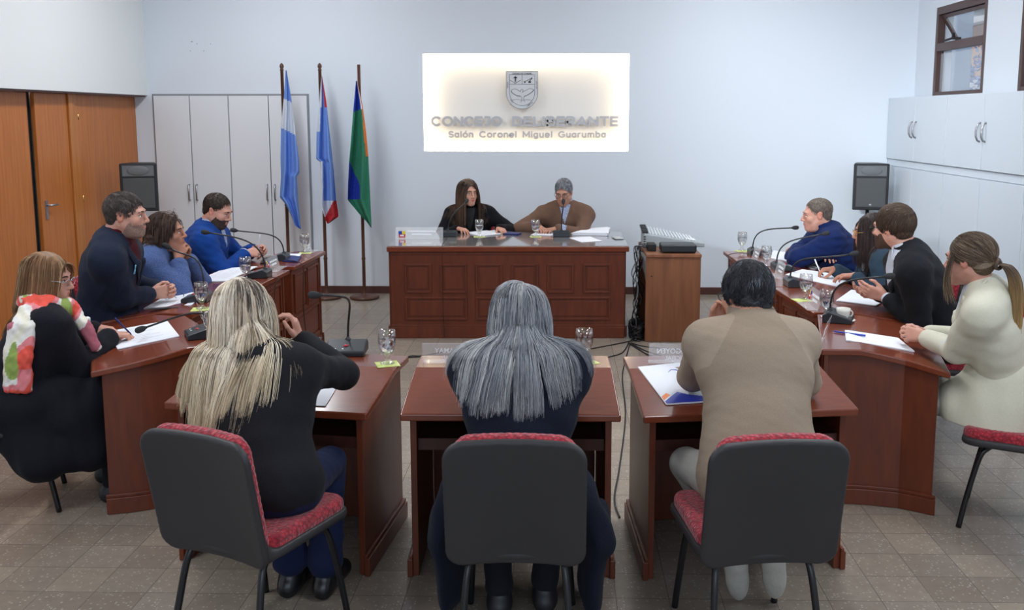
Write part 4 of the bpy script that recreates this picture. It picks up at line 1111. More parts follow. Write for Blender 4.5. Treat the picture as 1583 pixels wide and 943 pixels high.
# engraved coat of arms
SXc = (at(807, 140, YB).x); SZt = at(807, 110.5, YB + 0.03).z; SZb = at(807, 168.5, YB + 0.03).z; SW = 0.325; SH = SZt - SZb
def shp(x, z): return (SXc + x * SW / 2, YB + 0.02, SZt - z * SH)
def outline(k=1.0, n=14):
    P = [(-k, 0.5 - 0.5 * k), (k, 0.5 - 0.5 * k)]; pr_ = []
    for i in range(n + 1):
        a = math.pi * i / n; pr_.append((k * math.cos(a), 0.56 + (0.44 * k) * math.sin(a)))
    return [(-k, (1 - k) * 0.45)] + [(k, (1 - k) * 0.45)] + pr_
m = MB(); pts = [shp(x, z) for x, z in outline(1.0)]; n = len(pts)
m.add([(p[0], p[1], p[2]) for p in pts] + [(p[0], p[1] + 0.014, p[2]) for p in pts], [list(range(n)), list(range(n, 2 * n))[::-1]] + [(i, (i + 1) % n, n + (i + 1) % n, n + i) for i in range(n)])
shd = m.build('coat_of_arms', mat('arms_plate', (0.66, 0.67, 0.69), 0.5, metal=0.2), sg, off=o_)
m = MB(); fy = YB + 0.018
def ln(P, r=0.0014): m.tube([(shp(x, z)[0], fy, shp(x, z)[2]) for x, z in P], r, 5)
for k in (1.0, 0.80): P = outline(k); ln(P + [P[0]], 0.0016)
ln([(-0.8, 0.34), (0.8, 0.34)]); ln([(0, 0.10), (0, 0.34)])
m.box((shp(-0.42, 0.20)[0], fy, shp(0, 0.20)[2]), (0.011, 0.004, 0.058)); m.box((shp(-0.42, 0.165)[0], fy, shp(0, 0.165)[2]), (0.036, 0.004, 0.010))
ln([(-0.76, 0.23), (-0.42, 0.31), (-0.08, 0.23)], 0.002); ln([(-0.5, 0.315), (-0.34, 0.30)], 0.002)
ln([(0.08, 0.27), (0.35, 0.24), (0.62, 0.16)], 0.0022); m.ball((shp(0.48, 0.28)[0], fy, shp(0, 0.28)[2]), (0.016, 0.003, 0.010), 0, 8); ln([(0.48, 0.25), (0.66, 0.17)], 0.004); m.ball((shp(0.18, 0.29)[0], fy, shp(0, 0.29)[2]), (0.006, 0.003, 0.008), 0, 6)
ln([(-0.70, 0.52), (-0.62, 0.475), (-0.45, 0.46), (-0.28, 0.49), (-0.12, 0.535)], 0.0014); ln([(0.05, 0.535), (0.25, 0.50), (0.45, 0.455), (0.62, 0.46), (0.74, 0.49)], 0.0014)
ln([(-0.70, 0.52), (-0.62, 0.57), (-0.48, 0.61), (-0.33, 0.645), (-0.1, 0.66)], 0.0030); ln([(0.74, 0.49), (0.62, 0.55), (0.45, 0.60), (0.30, 0.635), (0.14, 0.66)], 0.0030)
ln([(-0.12, 0.54), (-0.08, 0.49), (0.0, 0.47), (0.06, 0.48), (0.05, 0.56), (-0.02, 0.55)], 0.0014)
ln([(-0.08, 0.66), (-0.02, 0.70), (-0.04, 0.80), (-0.12, 0.81)], 0.0014); ln([(0.14, 0.66), (0.10, 0.72), (0.12, 0.79), (0.2, 0.80)], 0.0014)
ln([(-0.62, 0.76), (-0.3, 0.74), (0.0, 0.77), (0.35, 0.745), (0.6, 0.77)], 0.0010)
m.build('engraving', M['ink'], shd, off=o_)
for (tx, cx, cz, sz, rot) in (('CIUDAD DE CHAJARI', 0.0, 0.075, 0.021, 0), ('VILLA', -0.70, 0.80, 0.016, 0.85), ('LIBERTAD', 0.52, 0.885, 0.016, -0.60), ('POPULAR', -0.88, 0.36, 0.015, -math.pi / 2), ('28 DIC 1872', 0.88, 0.36, 0.015, math.pi / 2)):
    p = shp(cx, cz); t = text_obj('engraving', tx, sz, 0.001, M['ink'], shd, (p[0] - o_[0], fy - 0.0005 - o_[1], p[2] - o_[2]), (math.pi / 2, rot, 0))
# ------------------------------------------------------------ desks
DZ = 0.705
def wallseg(m, a, b, z0, z1, t, mi=0):
    a = Vector(a); b = Vector(b); v = b - a; m.box(((a.x + b.x) / 2, (a.y + b.y) / 2, (z0 + z1) / 2), (v.length, t, z1 - z0), math.atan2(v.y, v.x), mi)
def panel_face(m, a, b, nrm, z0, z1, w0=0.0, w1=1.0, mi=0):
    """raised-and-fielded panel with a moulding frame on the face a-b"""
    a = Vector(a); b = Vector(b); v = b - a; L_ = v.length; u = v / L_; n_ = Vector(nrm)
    p = a + v * w0; q = a + v * w1; ang = math.atan2(u.y, u.x); wd_ = (q - p).length; c = (p + q) / 2; s = 0.016
    for zz in (z0, z1): m.box((c.x + n_.x * 0.006, c.y + n_.y * 0.006, zz), (wd_ + s, 0.014, s), ang, mi)
    for e in (p, q): m.box((e.x + n_.x * 0.006, e.y + n_.y * 0.006, (z0 + z1) / 2), (s, 0.014, z1 - z0), ang, mi)
    m.box((c.x + n_.x * 0.002, c.y + n_.y * 0.002, (z0 + z1) / 2), (wd_ - 0.05, 0.010, z1 - z0 - 0.05), ang, mi)
ZLO, ZHI, HG = 0.695, 0.765, 0.68
DESK = {}
def zof(t): return ZLO + (ZHI - ZLO) * min(max(t / HG, 0), 1)
def resample(P, k):
    P = [Vector(p) for p in P]; L_ = [0]
    for a, b in zip(P[:-1], P[1:]): L_.append(L_[-1] + (b - a).length)
    out = []
    for i in range(k + 1):
        s_ = L_[-1] * (HG * i / (k - 2) if i <= k - 2 else HG + (1 - HG) * (i - (k - 2)) / 2)
        j = max(q for q in range(len(P) - 1) if L_[q] <= s_ + 1e-9); f = (s_ - L_[j]) / (L_[j + 1] - L_[j]); out.append((P[j].lerp(P[j + 1], f), s_ / L_[-1]))
    return out
def ribz(p, key):
    a0, a1, b0, b1 = DESK[key]; p = Vector((p[0], p[1]))
    best = 0; bd = 9
    for i in range(21):
        k = i / 20; s_ = a0.lerp(b0, k); e = a1.lerp(b1, k); v = e - s_; t = (p - s_).dot(v) / v.length_squared; d = (p - (s_ + v * t)).length
        if d < bd: bd = d; best = t
    return zof(best)
def on(key, px, py, dz=0.0):
    z = 0.75
    for _ in range(8):
        p = onz(px, py, z + dz); z = ribz(p, key)
    return Vector((p.x, p.y, z + dz))
def desk(key, label, ribA, ribB, panels=True, cols=2, shelf=False, group='wooden council desks'):
    """ribA, ribB: the two ends, each a polyline from the sitter's edge to the room edge; the writing surface rises to a flat strip"""
    k = 8; RA = resample(ribA, k); RB = resample(ribB, k)
    cc = (RA[0][0] + RA[-1][0] + RB[0][0] + RB[-1][0]) / 4; c = Vector((cc.x, cc.y, 0))
    DESK[key] = (RA[0][0], RA[-1][0], RB[0][0], RB[-1][0])
    d = empty('council_desk', c, 0, label, 'desk', group); o_ = tuple(c)
    V = []; n = k + 1
    for dz in (0, -0.030):
        for R_ in (RA, RB):
            for (p, t) in R_: V.append((p.x, p.y, zof(t) + dz))
    F = []
    for i in range(k): F.append((i, i + 1, n + i + 1, n + i)); F.append((2 * n + i, 3 * n + i, 3 * n + i + 1, 2 * n + i + 1)); F.append((i, 2 * n + i, 2 * n + i + 1, i + 1)); F.append((n + i, n + i + 1, 3 * n + i + 1, 3 * n + i))
    F.append((0, n, 3 * n, 2 * n)); F.append((k, 2 * n + k, 3 * n + k, n + k))
    m = MB(); m.add(V, F); m.build('desktop', M['wood'], d, 0.006, 3, off=o_)
    def inn(p, q, kk):  # move p towards the other end q
        v = Vector(q) - Vector(p); return Vector(p) + v.normalized() * kk
    for R_, O_ in ((RA, RB), (RB, RA)):
        s_dir = (R_[-1][0] - R_[0][0]).normalized()
        pts = [(inn(R_[i][0], O_[i][0], 0.032), zof(R_[i][1]) - 0.031) for i in range(n)]
        pts[0] = (pts[0][0] + (pts[1][0] - pts[0][0]).normalized() * 0.045, pts[0][1]); pts[-1] = (pts[-1][0] - (pts[-1][0] - pts[-2][0]).normalized() * 0.035, pts[-1][1])
        V = []; F = []
        for (p, z) in pts:
            q = inn(p, O_[0][0] if p is pts[0][0] else O_[-1][0], 0)
            w_ = (O_[len(V) // 4][0] - R_[len(V) // 4][0]).normalized() * 0.026
            V += [(p.x, p.y, 0.002), (p.x, p.y, z), (p.x + w_.x, p.y + w_.y, 0.002), (p.x + w_.x, p.y + w_.y, z)]
        for i in range(n - 1):
            a = 4 * i; b = a + 4
            F += [(a, b, b + 1, a + 1), (a + 2, a + 3, b + 3, b + 2), (a + 1, b + 1, b + 3, a + 3), (a, a + 2, b + 2, b)]
        F += [(0, 1, 3, 2), (4 * n - 4, 4 * n - 2, 4 * n - 1, 4 * n - 3)]
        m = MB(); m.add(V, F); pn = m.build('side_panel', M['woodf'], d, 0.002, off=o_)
        m = MB()
        for lay, (ex, z0, z1) in enumerate(((0.020, 0.001, 0.078), (0.012, 0.078, 0.094))):
            V = []; F = []
            for i, (p, z) in enumerate(pts):
                w_ = (O_[i][0] - R_[i][0]).normalized(); t_ = (pts[min(i + 1, n - 1)][0] - pts[max(i - 1, 0)][0]).normalized(); pp = p + t_ * (-0.014 if i == 0 else (0.010 if i == n - 1 else 0))
                a = pp - w_ * ex; b = pp + w_ * 0.002; V += [(a.x, a.y, z0), (a.x, a.y, z1), (b.x, b.y, z0), (b.x, b.y, z1)]
            for i in range(n - 1):
                a = 4 * i; b = a + 4; F += [(a, b, b + 1, a + 1), (a + 2, a + 3, b + 3, b + 2), (a + 1, b + 1, b + 3, a + 3), (a, a + 2, b + 2, b)]
            F += [(0, 1, 3, 2), (4 * n - 4, 4 * n - 2, 4 * n - 1, 4 * n - 3)]; m.add(V, F)
        m.build('plinth', M['woodf'], pn, 0.003, off=o_)
    a = inn(RA[-1][0], RB[-1][0], 0.06); b = inn(RB[-1][0], RA[-1][0], 0.06)
    n_ = Vector((b - a).orthogonal()).normalized(); n_ = n_ if n_.dot((a + b) / 2 - cc) > 0 else -n_
    a -= n_ * 0.055; b -= n_ * 0.055; z = ZHI
    m = MB(); wallseg(m, a, b, 0.002, z - 0.032, 0.024)
    wallseg(m, Vector(a) + n_ * 0.018, Vector(b) + n_ * 0.018, 0.001, 0.085, 0.016)
    if panels:
        fa = a + n_ * 0.012; fb = b + n_ * 0.012
        for q in range(cols):
            w0 = 0.06 + q * 0.92 / cols + 0.01; w1 = 0.04 + (q + 1) * 0.92 / cols - 0.035
            panel_face(m, fa, fb, n_, 0.40, z - 0.085, w0, w1)
        panel_face(m, fa, fb, n_, 0.13, 0.36, 0.07, 0.925)
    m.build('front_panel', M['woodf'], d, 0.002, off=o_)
    if shelf:
        P = [inn(RA[0][0], RB[0][0], 0.06), inn(RB[0][0], RA[0][0], 0.06), inn(RB[-1][0], RA[-1][0], 0.06), inn(RA[-1][0], RB[-1][0], 0.06)]
        u = (RA[-1][0] - RA[0][0]).normalized(); P = [P[0] + u * 0.08, P[1] + u * 0.08, P[2] - u * 0.09, P[3] - u * 0.09]
        m = MB(); m.prism([tuple(p) for p in P], 0.555, 0.573); m.build('shelf', M['woodd'], d, 0.002, off=o_)
        m = MB(); wallseg(m, P[0], P[1], 0.525, 0.573, 0.02); m.build('rail', M['woodd'], d, off=o_)
    return d
desk('L', 'left desk of the front row, under the blonde woman', [(-1.61, 3.745), (-1.51, 4.385)], [(-0.754, 3.611), (-0.686, 4.258)], shelf=True)
desk('M', 'middle desk of the front row, in front of the grey-haired woman', [(-0.621, 3.612), (-0.633, 4.268)], [(0.244, 3.620), (0.226, 4.282)], shelf=True)
desk('R', 'right desk of the front row, in front of the man in the tan pullover', [(0.33, 3.603), (0.293, 4.269)], [(1.198, 3.724), (1.13, 4.375)], shelf=True)
desk('Lc', 'left corner desk with a plain curved end panel, by the bright scarf', [(-2.136, 4.202), (-1.977, 4.249), (-1.80, 4.345), (-1.60, 4.50)], [(-2.605, 5.18), (-2.05, 5.115)], panels=False)
desk('Rc', 'right corner desk with a plain curved end panel, by the cream blazer', [(1.78, 4.271), (1.616, 4.375), (1.446, 4.419), (1.235, 4.425)], [(2.037, 5.262), (1.43, 5.235)], panels=False)
desk('C', 'left row desk in front of the bearded man in the navy jacket', [(-2.603, 5.259), (-2.036, 5.169)], [(-2.60, 5.895), (-1.955, 5.885)])
desk('B', 'left row desk in front of the woman with clasped hands', [(-2.60, 5.91), (-1.952, 5.90)], [(-2.58, 6.715), (-1.923, 6.712)])
desk('A', 'far end desk of the left row, at the man in the royal blue sweater', [(-2.595, 6.861), (-1.932, 6.861)], [(-2.565, 7.676), (-1.902, 7.676)])
desk('rC', 'right row desk in front of the man in the black suit', [(2.037, 5.317), (1.42, 5.286)], [(2.03, 6.09), (1.372, 6.083)])
desk('rB', 'right row desk in front of the dark-haired woman with glasses', [(2.03, 6.105), (1.37, 6.10)], [(2.01, 6.92), (1.352, 6.92)])
desk('rA', 'far end desk of the right row, at the blue zip jacket', [(2.01, 6.94), (1.352, 6.94)], [(1.99, 7.751), (1.335, 7.751)])

# presiding desk
PZ = 0.785
pq = [(-1.432, 7.835), (0.582, 7.885), (0.578, 8.885), (-1.452, 8.845)]
pd = empty('presiding_desk', (-0.43, 8.35, 0), 0, 'long raised-panel wooden desk with a glass top below the wall sign', 'desk'); o_ = tuple(pd.location)
m = MB(); m.prism(pq, PZ - 0.05, PZ - 0.006); m.build('desktop', M['wood'], pd, 0.007, 3, off=o_)
m = MB(); m.prism([(-1.425, 7.85), (0.575, 7.90), (0.571, 8.875), (-1.445, 8.835)], PZ - 0.006, PZ); m.build('glass_sheet', M['deskglass'], pd, 0.001, off=o_)
a = Vector((-1.405, 7.875)); b = Vector((0.548, 7.922)); n_ = Vector((0.024, -0.9997))
m = MB(); wallseg(m, a, b, 0.002, PZ - 0.052, 0.03)
a2 = a + n_ * 0.014; b2 = b + n_ * 0.014
wallseg(m, a + n_ * 0.02, b + n_ * 0.02, 0.001, 0.095, 0.02); wallseg(m, a + n_ * 0.018, b + n_ * 0.018, 0.095, 0.115, 0.014)
wallseg(m, a + n_ * 0.016, b + n_ * 0.016, PZ - 0.075, PZ - 0.052, 0.012)
fx = lambda px: (px - 105) / 1090.0
for (x0, x1) in ((175, 290), (340, 455), (505, 620), (670, 788), (838, 952), (1005, 1125)): panel_face(m, a2, b2, n_, 0.395, 0.625, fx(x0), fx(x1))
for (x0, x1) in ((175, 455), (505, 788), (838, 1125)): panel_face(m, a2, b2, n_, 0.165, 0.345, fx(x0), fx(x1))
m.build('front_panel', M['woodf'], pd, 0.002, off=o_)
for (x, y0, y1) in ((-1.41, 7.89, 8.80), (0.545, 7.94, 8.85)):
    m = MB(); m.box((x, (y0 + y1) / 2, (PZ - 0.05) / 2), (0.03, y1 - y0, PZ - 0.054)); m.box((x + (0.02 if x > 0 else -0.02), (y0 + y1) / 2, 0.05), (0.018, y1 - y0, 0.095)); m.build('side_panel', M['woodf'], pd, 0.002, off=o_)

# mixer cabinet
cb = empty('mixer_cabinet', (0.94, 8.15, 0), 0, 'plain walnut laminate cabinet right of the presiding desk, carrying the audio mixer', 'cabinet'); o_ = tuple(cb.location)
CZ = 0.735
m = MB(); m.box((0.937, 8.15, CZ - 0.012), (0.452, 0.80, 0.024)); m.build('top', M['mixwood'], cb, 0.002, off=o_)
m = MB(); m.box((0.937, 7.785, (CZ - 0.024) / 2 + 0.001), (0.448, 0.022, CZ - 0.027)); m.build('front_panel', M['mixwood'], cb, 0.002, off=o_)
m = MB(); m.box((0.937, 8.52, (CZ - 0.024) / 2 + 0.001), (0.448, 0.022, CZ - 0.027)); m.build('back_panel', M['mixwood'], cb, 0.002, off=o_)
m = MB(); m.add([(0.73, 7.80, 0.40), (0.73, 7.80, 0.705), (0.73, 8.50, 0.705), (0.73, 8.50, 0.55), (0.73, 8.1, 0.52), (0.75, 7.80, 0.40), (0.75, 7.80, 0.705), (0.75, 8.50, 0.705), (0.75, 8.50, 0.55), (0.75, 8.1, 0.52)],
    [(0, 1, 2, 3, 4), (9, 8, 7, 6, 5), (0, 5, 6, 1), (1, 6, 7, 2), (2, 7, 8, 3), (3, 8, 9, 4), (4, 9, 5, 0)]); m.build('side_skirt', M['greyl'], cb, off=o_)
m = MB(); m.box((1.14, 8.15, 0.36), (0.022, 0.70, 0.70)); m.build('side_panel', M['mixwood'], cb, off=o_)
m = MB()
for sx in (-1, 1): m.ball((0.937 + sx * 0.175, 7.773, 0.715), 0.006, 0, 5)
m.ball((0.76, 7.773, 0.55), 0.006, 0, 5); m.build('screw', M['ink'], cb, off=o_)

# ------------------------------------------------------------ chairs
def chair_proto():
    c = empty('visitor_chair', (0, 0, 0), 0, 'x', 'chair', 'black-shelled red visitor chairs')
    def Rx(a): a = math.radians(a); return np.array([[1, 0, 0], [0, math.cos(a), -math.sin(a)], [0, math.sin(a), math.cos(a)]])
    Rb = Rx(11)
    sdf_obj('backrest_shell', [Box((0, -0.240, 0.603), (0.232, 0.014, 0.232), Rb, (0.012, 0.065), 0.002, 0, -0.55)] , 0.006, [M['shell']], c)
    sdf_obj('backrest_cushion', [Box((0, -0.217, 0.622), (0.205, 0.026, 0.222), Rb, (0.022, 0.06), 0.002, 0, -0.55)], 0.007, [M['redfab']], c, disp=lambda P: 0.0015 * np.sin(P[..., 0] * 230) * np.sin(P[..., 2] * 230))
    Rs = Rx(90 - 3)
    sdf_obj('seat_shell', [Box((0, 0.01, 0.405), (0.232, 0.018, 0.228), Rx(90), (0.014, 0.07), 0.002, 0, 0.2), Cone((-0.19, -0.20, 0.41), (-0.195, -0.235, 0.50), 0.022, 0.018, 0.03), Cone((0.19, -0.20, 0.41), (0.195, -0.235, 0.50), 0.022, 0.018, 0.03)], 0.007, [M['shell']], c)
    sdf_obj('seat_cushion', [Box((0, 0.015, 0.435), (0.220, 0.032, 0.218), Rx(90), (0.026, 0.07), 0.002, 0, 0.2)], 0.007, [M['redfab']], c, disp=lambda P: 0.0015 * np.sin(P[..., 0] * 230) * np.sin(P[..., 1] * 230))
    for sx in (-1, 1):
        m = MB(); m.tube(smooth_path([(sx * 0.10, -0.10, 0.378), (sx * 0.15, -0.15, 0.374), (sx * 0.165, -0.19, 0.33), (sx * 0.180, -0.235, 0.15), (sx * 0.190, -0.275, 0.002)], 5), 0.0125, 10); m.build('leg', M['leg'], c)
        m = MB(); m.tube(smooth_path([(sx * 0.10, 0.10, 0.378), (sx * 0.15, 0.13, 0.374), (sx * 0.17, 0.16, 0.33), (sx * 0.185, 0.20, 0.15), (sx * 0.195, 0.225, 0.002)], 5), 0.0125, 10); m.build('leg', M['leg'], c)
    m = MB(); m.tube([(-0.10, -0.10, 0.378), (0.10, -0.10, 0.378), ], 0.011, 8); m.tube([(-0.10, 0.10, 0.378), (0.10, 0.10, 0.378)], 0.011, 8); m.build('seat_frame', M['leg'], c)
    return c
cp = chair_proto()
chairs = [((-1.06, 3.23), -24, 'dark-backed red chair under the blonde woman, front row left'),
          ((-0.14, 3.22), 0, 'dark-backed red chair seen squarely from behind, under the grey-haired woman'),
          ((0.665, 3.235), 7, 'dark-backed red chair of the man in the tan pullover, front row right'),
          ((-2.64, 4.34), -66, 'chair of the woman in the bright scarf, at the left edge'),
          ((-2.74, 5.46), -76, 'dark red chair behind the bearded man in the navy jacket'),
          ((-2.83, 6.16), -86, 'chair behind the woman with clasped hands'),
          ((-2.88, 7.27), -86, 'chair behind the man in the royal blue sweater'),
          ((2.11, 4.25), 62, 'chair of the woman in the cream blazer, red seat at the right edge'),
          ((2.34, 5.52), 84, 'chair behind the man in the black suit'),
          ((2.37, 6.48), 86, 'chair behind the dark-haired woman with glasses'),
          ((2.30, 7.36), 88, 'chair behind the man in the blue zip jacket'),
          ((-0.85, 9.22), 180, 'chair of the long-haired woman at the presiding desk'),
          ((0.06, 9.24), 180, 'chair of the grey-haired man at the presiding desk')]
for i, (p, a, lb) in enumerate(chairs):
    c = cp if i == 0 else copy_tree(cp)
    c.location = (p[0], p[1], 0); c.rotation_euler = (0, 0, math.radians(a)); c['label'] = lb

# ------------------------------------------------------------ flags
def flag(label, px, Ltop, col_fun, Lf, Rt, mats, Yf, ornament=True, seed=1):
    base = Vector((px, 9.62, 0)); c = empty('flag_pole', base, 0, label[0], 'flagpole')
    m = MB(); m.lathe([(0.0, 0.002), (0.145, 0.002), (0.15, 0.02), (0.13, 0.032), (0.10, 0.036), (0.03, 0.05), (0.024, 0.06), (0.024, 0.12)], (0, 0, 0), 32); m.build('base', M['poleg'], c)
    m = MB(); m.lathe([(0.017, 0.10), (0.017, 0.4), (0.022, 0.41), (0.017, 0.43), (0.0165, 0.95), (0.022, 0.96), (0.0165, 0.98), (0.016, Ltop)] + ([(0.020, Ltop + 0.005), (0.014, Ltop + 0.02), (0.022, Ltop + 0.04), (0.018, Ltop + 0.06), (0.005, Ltop + 0.075), (0, Ltop + 0.078)] if ornament else [(0, Ltop)]), (0, 0, 0), 14); m.build('pole', M['poleg'], c)
    # cloth
    nr, ncol = 110, 30
    yy = np.linspace(max(Lf[0][1], Rt[0][1]), max(Lf[-1][1], Rt[-1][1]), nr)
    xl = np.interp(yy, [p[1] for p in Lf], [p[0] for p in Lf]); xr = np.interp(yy, [p[1] for p in Rt], [p[0] for p in Rt])
    V = []; F = []; MI = []
    for lay in range(2):
        n0 = len(V)
        for i, y in enumerate(yy):
            for j in range(ncol):
                u = j / (ncol - 1); t = i / nr; am = 0.012 + 0.040 * min(1, t * 1.6)
                x = xl[i] + (xr[i] - xl[i]) * u
                dy = am * math.sin(u * (8.5 + 1.5 * math.sin(seed)) + t * 3.0 + seed) + 0.4 * am * math.sin(u * 19 + t * 7 + seed * 2)
                p = at(x, y, Yf + dy * (1 if lay == 0 else 0.5) + 0.05 * lay - 0.03); V.append(p)
        for i in range(nr - 1):
            for j in range(ncol - 1):
                a = n0 + i * ncol + j; F.append((a, a + 1, a + ncol + 1, a + ncol)); u = (j + 0.5) / (ncol - 1)
                MI.append(col_fun(u, (yy[i] + yy[i + 1]) / 2, xl[i] + (xr[i] - xl[i]) * u))
    fo_ = mesh_np('flag', np.array([tuple(v) for v in V]), F, mats, None, MI, True, tuple(at((xl[0] + xr[0]) / 2, yy[0], Yf)))
    fo_.location = at((xl[0] + xr[0]) / 2, yy[0], Yf); tag(fo_, label[1], 'flag')
fb = cloth('flag_light_blue', (0.17, 0.31, 0.72), (0.15, 0.28, 0.68), 60, 0.05, rough=0.7); fw_ = cloth('flag_white', (0.62, 0.68, 0.78), (0.58, 0.64, 0.74), 60, 0.05, rough=0.7)
fr = cloth('flag_red', (0.55, 0.03, 0.04), None, 60, 0.05, rough=0.7); fg = cloth('flag_green', (0.03, 0.20, 0.12), (0.025, 0.17, 0.10), 60, 0.05, rough=0.7)
fbl = cloth('flag_deep_blue', (0.015, 0.04, 0.38), None, 60, 0.05, rough=0.7); fo2 = cloth('flag_orange', (0.75, 0.20, 0.04), None, 60, 0.05, rough=0.7)
flag(('dark wooden pole of the light blue and white flag', 'light blue and white flag hanging on the leftmost pole'), -2.765, 2.30, lambda u, y, x: 0 if y < 152 + u * 6 else (1 if y < 197 + u * 12 else 0),
     [(441.5, 108.6), (438.6, 151.5), (434.3, 196), (433.5, 244.5), (434.3, 273), (432.3, 304.7), (441.5, 316), (450, 333), (455.8, 349), (464.5, 354)],
     [(443, 108.6), (451, 157), (457, 210), (462.4, 250), (463, 267.5), (458.6, 273), (461, 310), (465.5, 354)], [fb, fw_], 9.56, seed=1)
def f2(u, y, x):
    if y < 165: return 2 if u > 0.7 else (1 if u < 0.4 else 0)
    if y < 204: return 1 if x < 495 else 0
    if y < 250: return 0
    if y > 336: return 2
    if y > 311: return 1 if x < 515 - (y - 311) * 0.5 else 2
    return 1 if x < 500 - (y - 250) * 0.0 else 0
flag(('dark wooden pole of the blue, white and red flag', 'blue, white and red flag hanging on the middle pole'), -2.385, 2.30, f2,
     [(496.7, 118), (493.8, 157), (491.5, 184.5), (489.5, 204.5), (488.7, 246), (495, 250), (496.7, 290), (496.7, 319), (503, 339), (506, 345.6)],
     [(498, 118), (504.4, 155.8), (511, 216), (515.9, 261.7), (519.6, 307.5), (523.6, 334.7), (508, 345.6)], [fb, fw_, fr], 9.56, seed=2.2)
def f3(u, y, x):
    if y < 173 - u * 6: return 0 if u < 0.75 else (2 if u < 0.88 else 3)
    if y < 242 and x > 559 + (y - 165) * 0.08: return 3
    if y > 250 and y < 309 and x < 556.5 and (y - 250) > (x - 540) * 2.2: return 0
    return 1
flag(('plain dark pole of the green flag', 'green, blue and orange flag hanging on the rightmost pole'), -1.995, 2.36, f3,
     [(550.2, 125), (546, 173), (543, 210), (539.6, 250), (538, 284.6), (537.3, 309), (557.4, 333), (566, 341.9), (573.5, 352)],
     [(552, 125), (560.8, 164.4), (566, 204.5), (569.4, 241.7), (571.7, 290), (574.5, 352)], [fbl, fg, fw_, fo2], 9.55, ornament=False, seed=3.4)

# ------------------------------------------------------------ loudspeakers on stands
def speaker(loc, rz, lb, lb2):
    st = empty('speaker_stand', (loc[0], loc[1], 0), rz, lb2, 'stand')
    m = MB(); m.tube([(0, 0, 0.05), (0, 0, loc[2] - 0.002)], 0.018, 10); m.build('pole', M['black'], st)
    for k in range(3):
        a = 2.09 * k + 0.5; m = MB(); m.tube([(0.02 * math.cos(a), 0.02 * math.sin(a), 0.55), (0.42 * math.cos(a), 0.42 * math.sin(a), 0.012)], 0.012, 8); m.tube([(0, 0, 0.25), (0.22 * math.cos(a), 0.22 * math.sin(a), 0.27)], 0.008, 6); m.build('leg', M['black'], st)
    s = empty('loudspeaker', loc, rz, lb, 'loudspeaker'); W_, H_ = 0.34, 0.455
    m = MB(); m.prism([(-W_ / 2, -0.14), (W_ / 2, -0.14), (W_ / 2 - 0.06, 0.14), (-W_ / 2 + 0.06, 0.14)], 0, H_); m.build('cabinet', M['black'], s, 0.012)
    m = MB(); m.box((0, -0.146, H_ / 2 - 0.055), (W_ - 0.06, 0.012, H_ - 0.17)); m.build('grille', M['grille'], s, 0.006)
    m = MB(); m.box((0, -0.142, H_ - 0.07), (W_ - 0.06, 0.008, 0.10)); m.ball((0, -0.146, H_ - 0.07), (0.10, 0.008, 0.045), 0, 10); m.build('horn', M['horn'], s)
    m = MB(); m.lathe([(0.0, 0), (0.016, 0), (0.016, 0.004), (0, 0.004)], (0, 0, 0), 14); e = m.build('badge', M['metal'], s); e.location = (0, -0.154, 0.05); e.rotation_euler = (math.pi / 2, 0, 0)
speaker((-4.02, 9.12, 0.955), math.radians(14), 'black loudspeaker in front of the timber doors, left corner', 'dark tripod stand under the left loudspeaker')
speaker((3.06, 9.55, 0.94), math.radians(-8), 'black loudspeaker by the white cupboards, right corner', 'dark tripod stand under the right loudspeaker')
# ------------------------------------------------------------ things on the desks
def mic(loc, yaw, head, label, lift=0.22, out=0.0, n=18, big=1.0, headdir=None):
    """table microphone: wedge base, gooseneck, windscreen. local -y points at the sitter"""
    c = empty('desk_microphone', loc, yaw, label, 'microphone'); Rz = Matrix.Rotation(-yaw, 3, 'Z')
    W_ = 0.075 * big; m = MB()
    prof = [(-0.075, 0.001), (0.075, 0.001), (0.075, 0.040), (0.045, 0.058), (-0.070, 0.026), (-0.075, 0.020)]
    V = [(-W_, y, z) for y, z in prof] + [(W_, y, z) for y, z in prof]; k = len(prof)
    m.add(V, [tuple(range(k)), tuple(range(2 * k - 1, k - 1, -1))] + [(i, k + i, k + (i + 1) % k, (i + 1) % k) for i in range(k)]); b = m.build('base', M['micb'], c, 0.004)
    m = MB(); m.ball((0, -0.02, 0.041), (0.011, 0.008, 0.005), 0, 6); m.build('button', M['red'], b)
    m = MB()
    for x in (-0.045, -0.01): m.box((x, -0.048, 0.0325), (0.008, 0.008, 0.002), 0, 0, Matrix.Rotation(math.radians(15), 3, 'X'))
    m.build('marking', M['etch'], b)
    h = Rz @ (Vector(head) - Vector(loc)); p0 = Vector((0, 0.045, 0.052))
    hd = Vector(headdir) if headdir is not None else None
    d = (h - p0); flat = Vector((d.x, d.y, 0))
    fl = flat.normalized() if flat.length > 0.01 else Vector((0, -1, 0))
    hdir = (Rz @ hd).normalized() if hd is not None else (fl * 0.9 + Vector((0, 0, -0.05))).normalized()
    q = h - hdir * 0.028
    P = bez(p0, p0 + Vector((0, out, lift)), q - hdir * max(0.10, flat.length * 0.55), q, n)
    m = MB(); m.lathe([(0.014, 0.0), (0.014, 0.008), (0.008, 0.014), (0.006, 0.02)], (0, 0.045, 0.050), 12); m.tube(P, 0.0052, 8); m.build('gooseneck', M['black'], c)
    m = MB(); rr = [0.006, 0.009, 0.0145, 0.0165, 0.0165, 0.015, 0.009, 0.002]; tt = [-0.03, -0.022, -0.012, 0.0, 0.012, 0.022, 0.029, 0.031]
    m.tube([h + hdir * t for t in tt], rr, 12); m.build('windscreen', M['foam'], c)
    return c
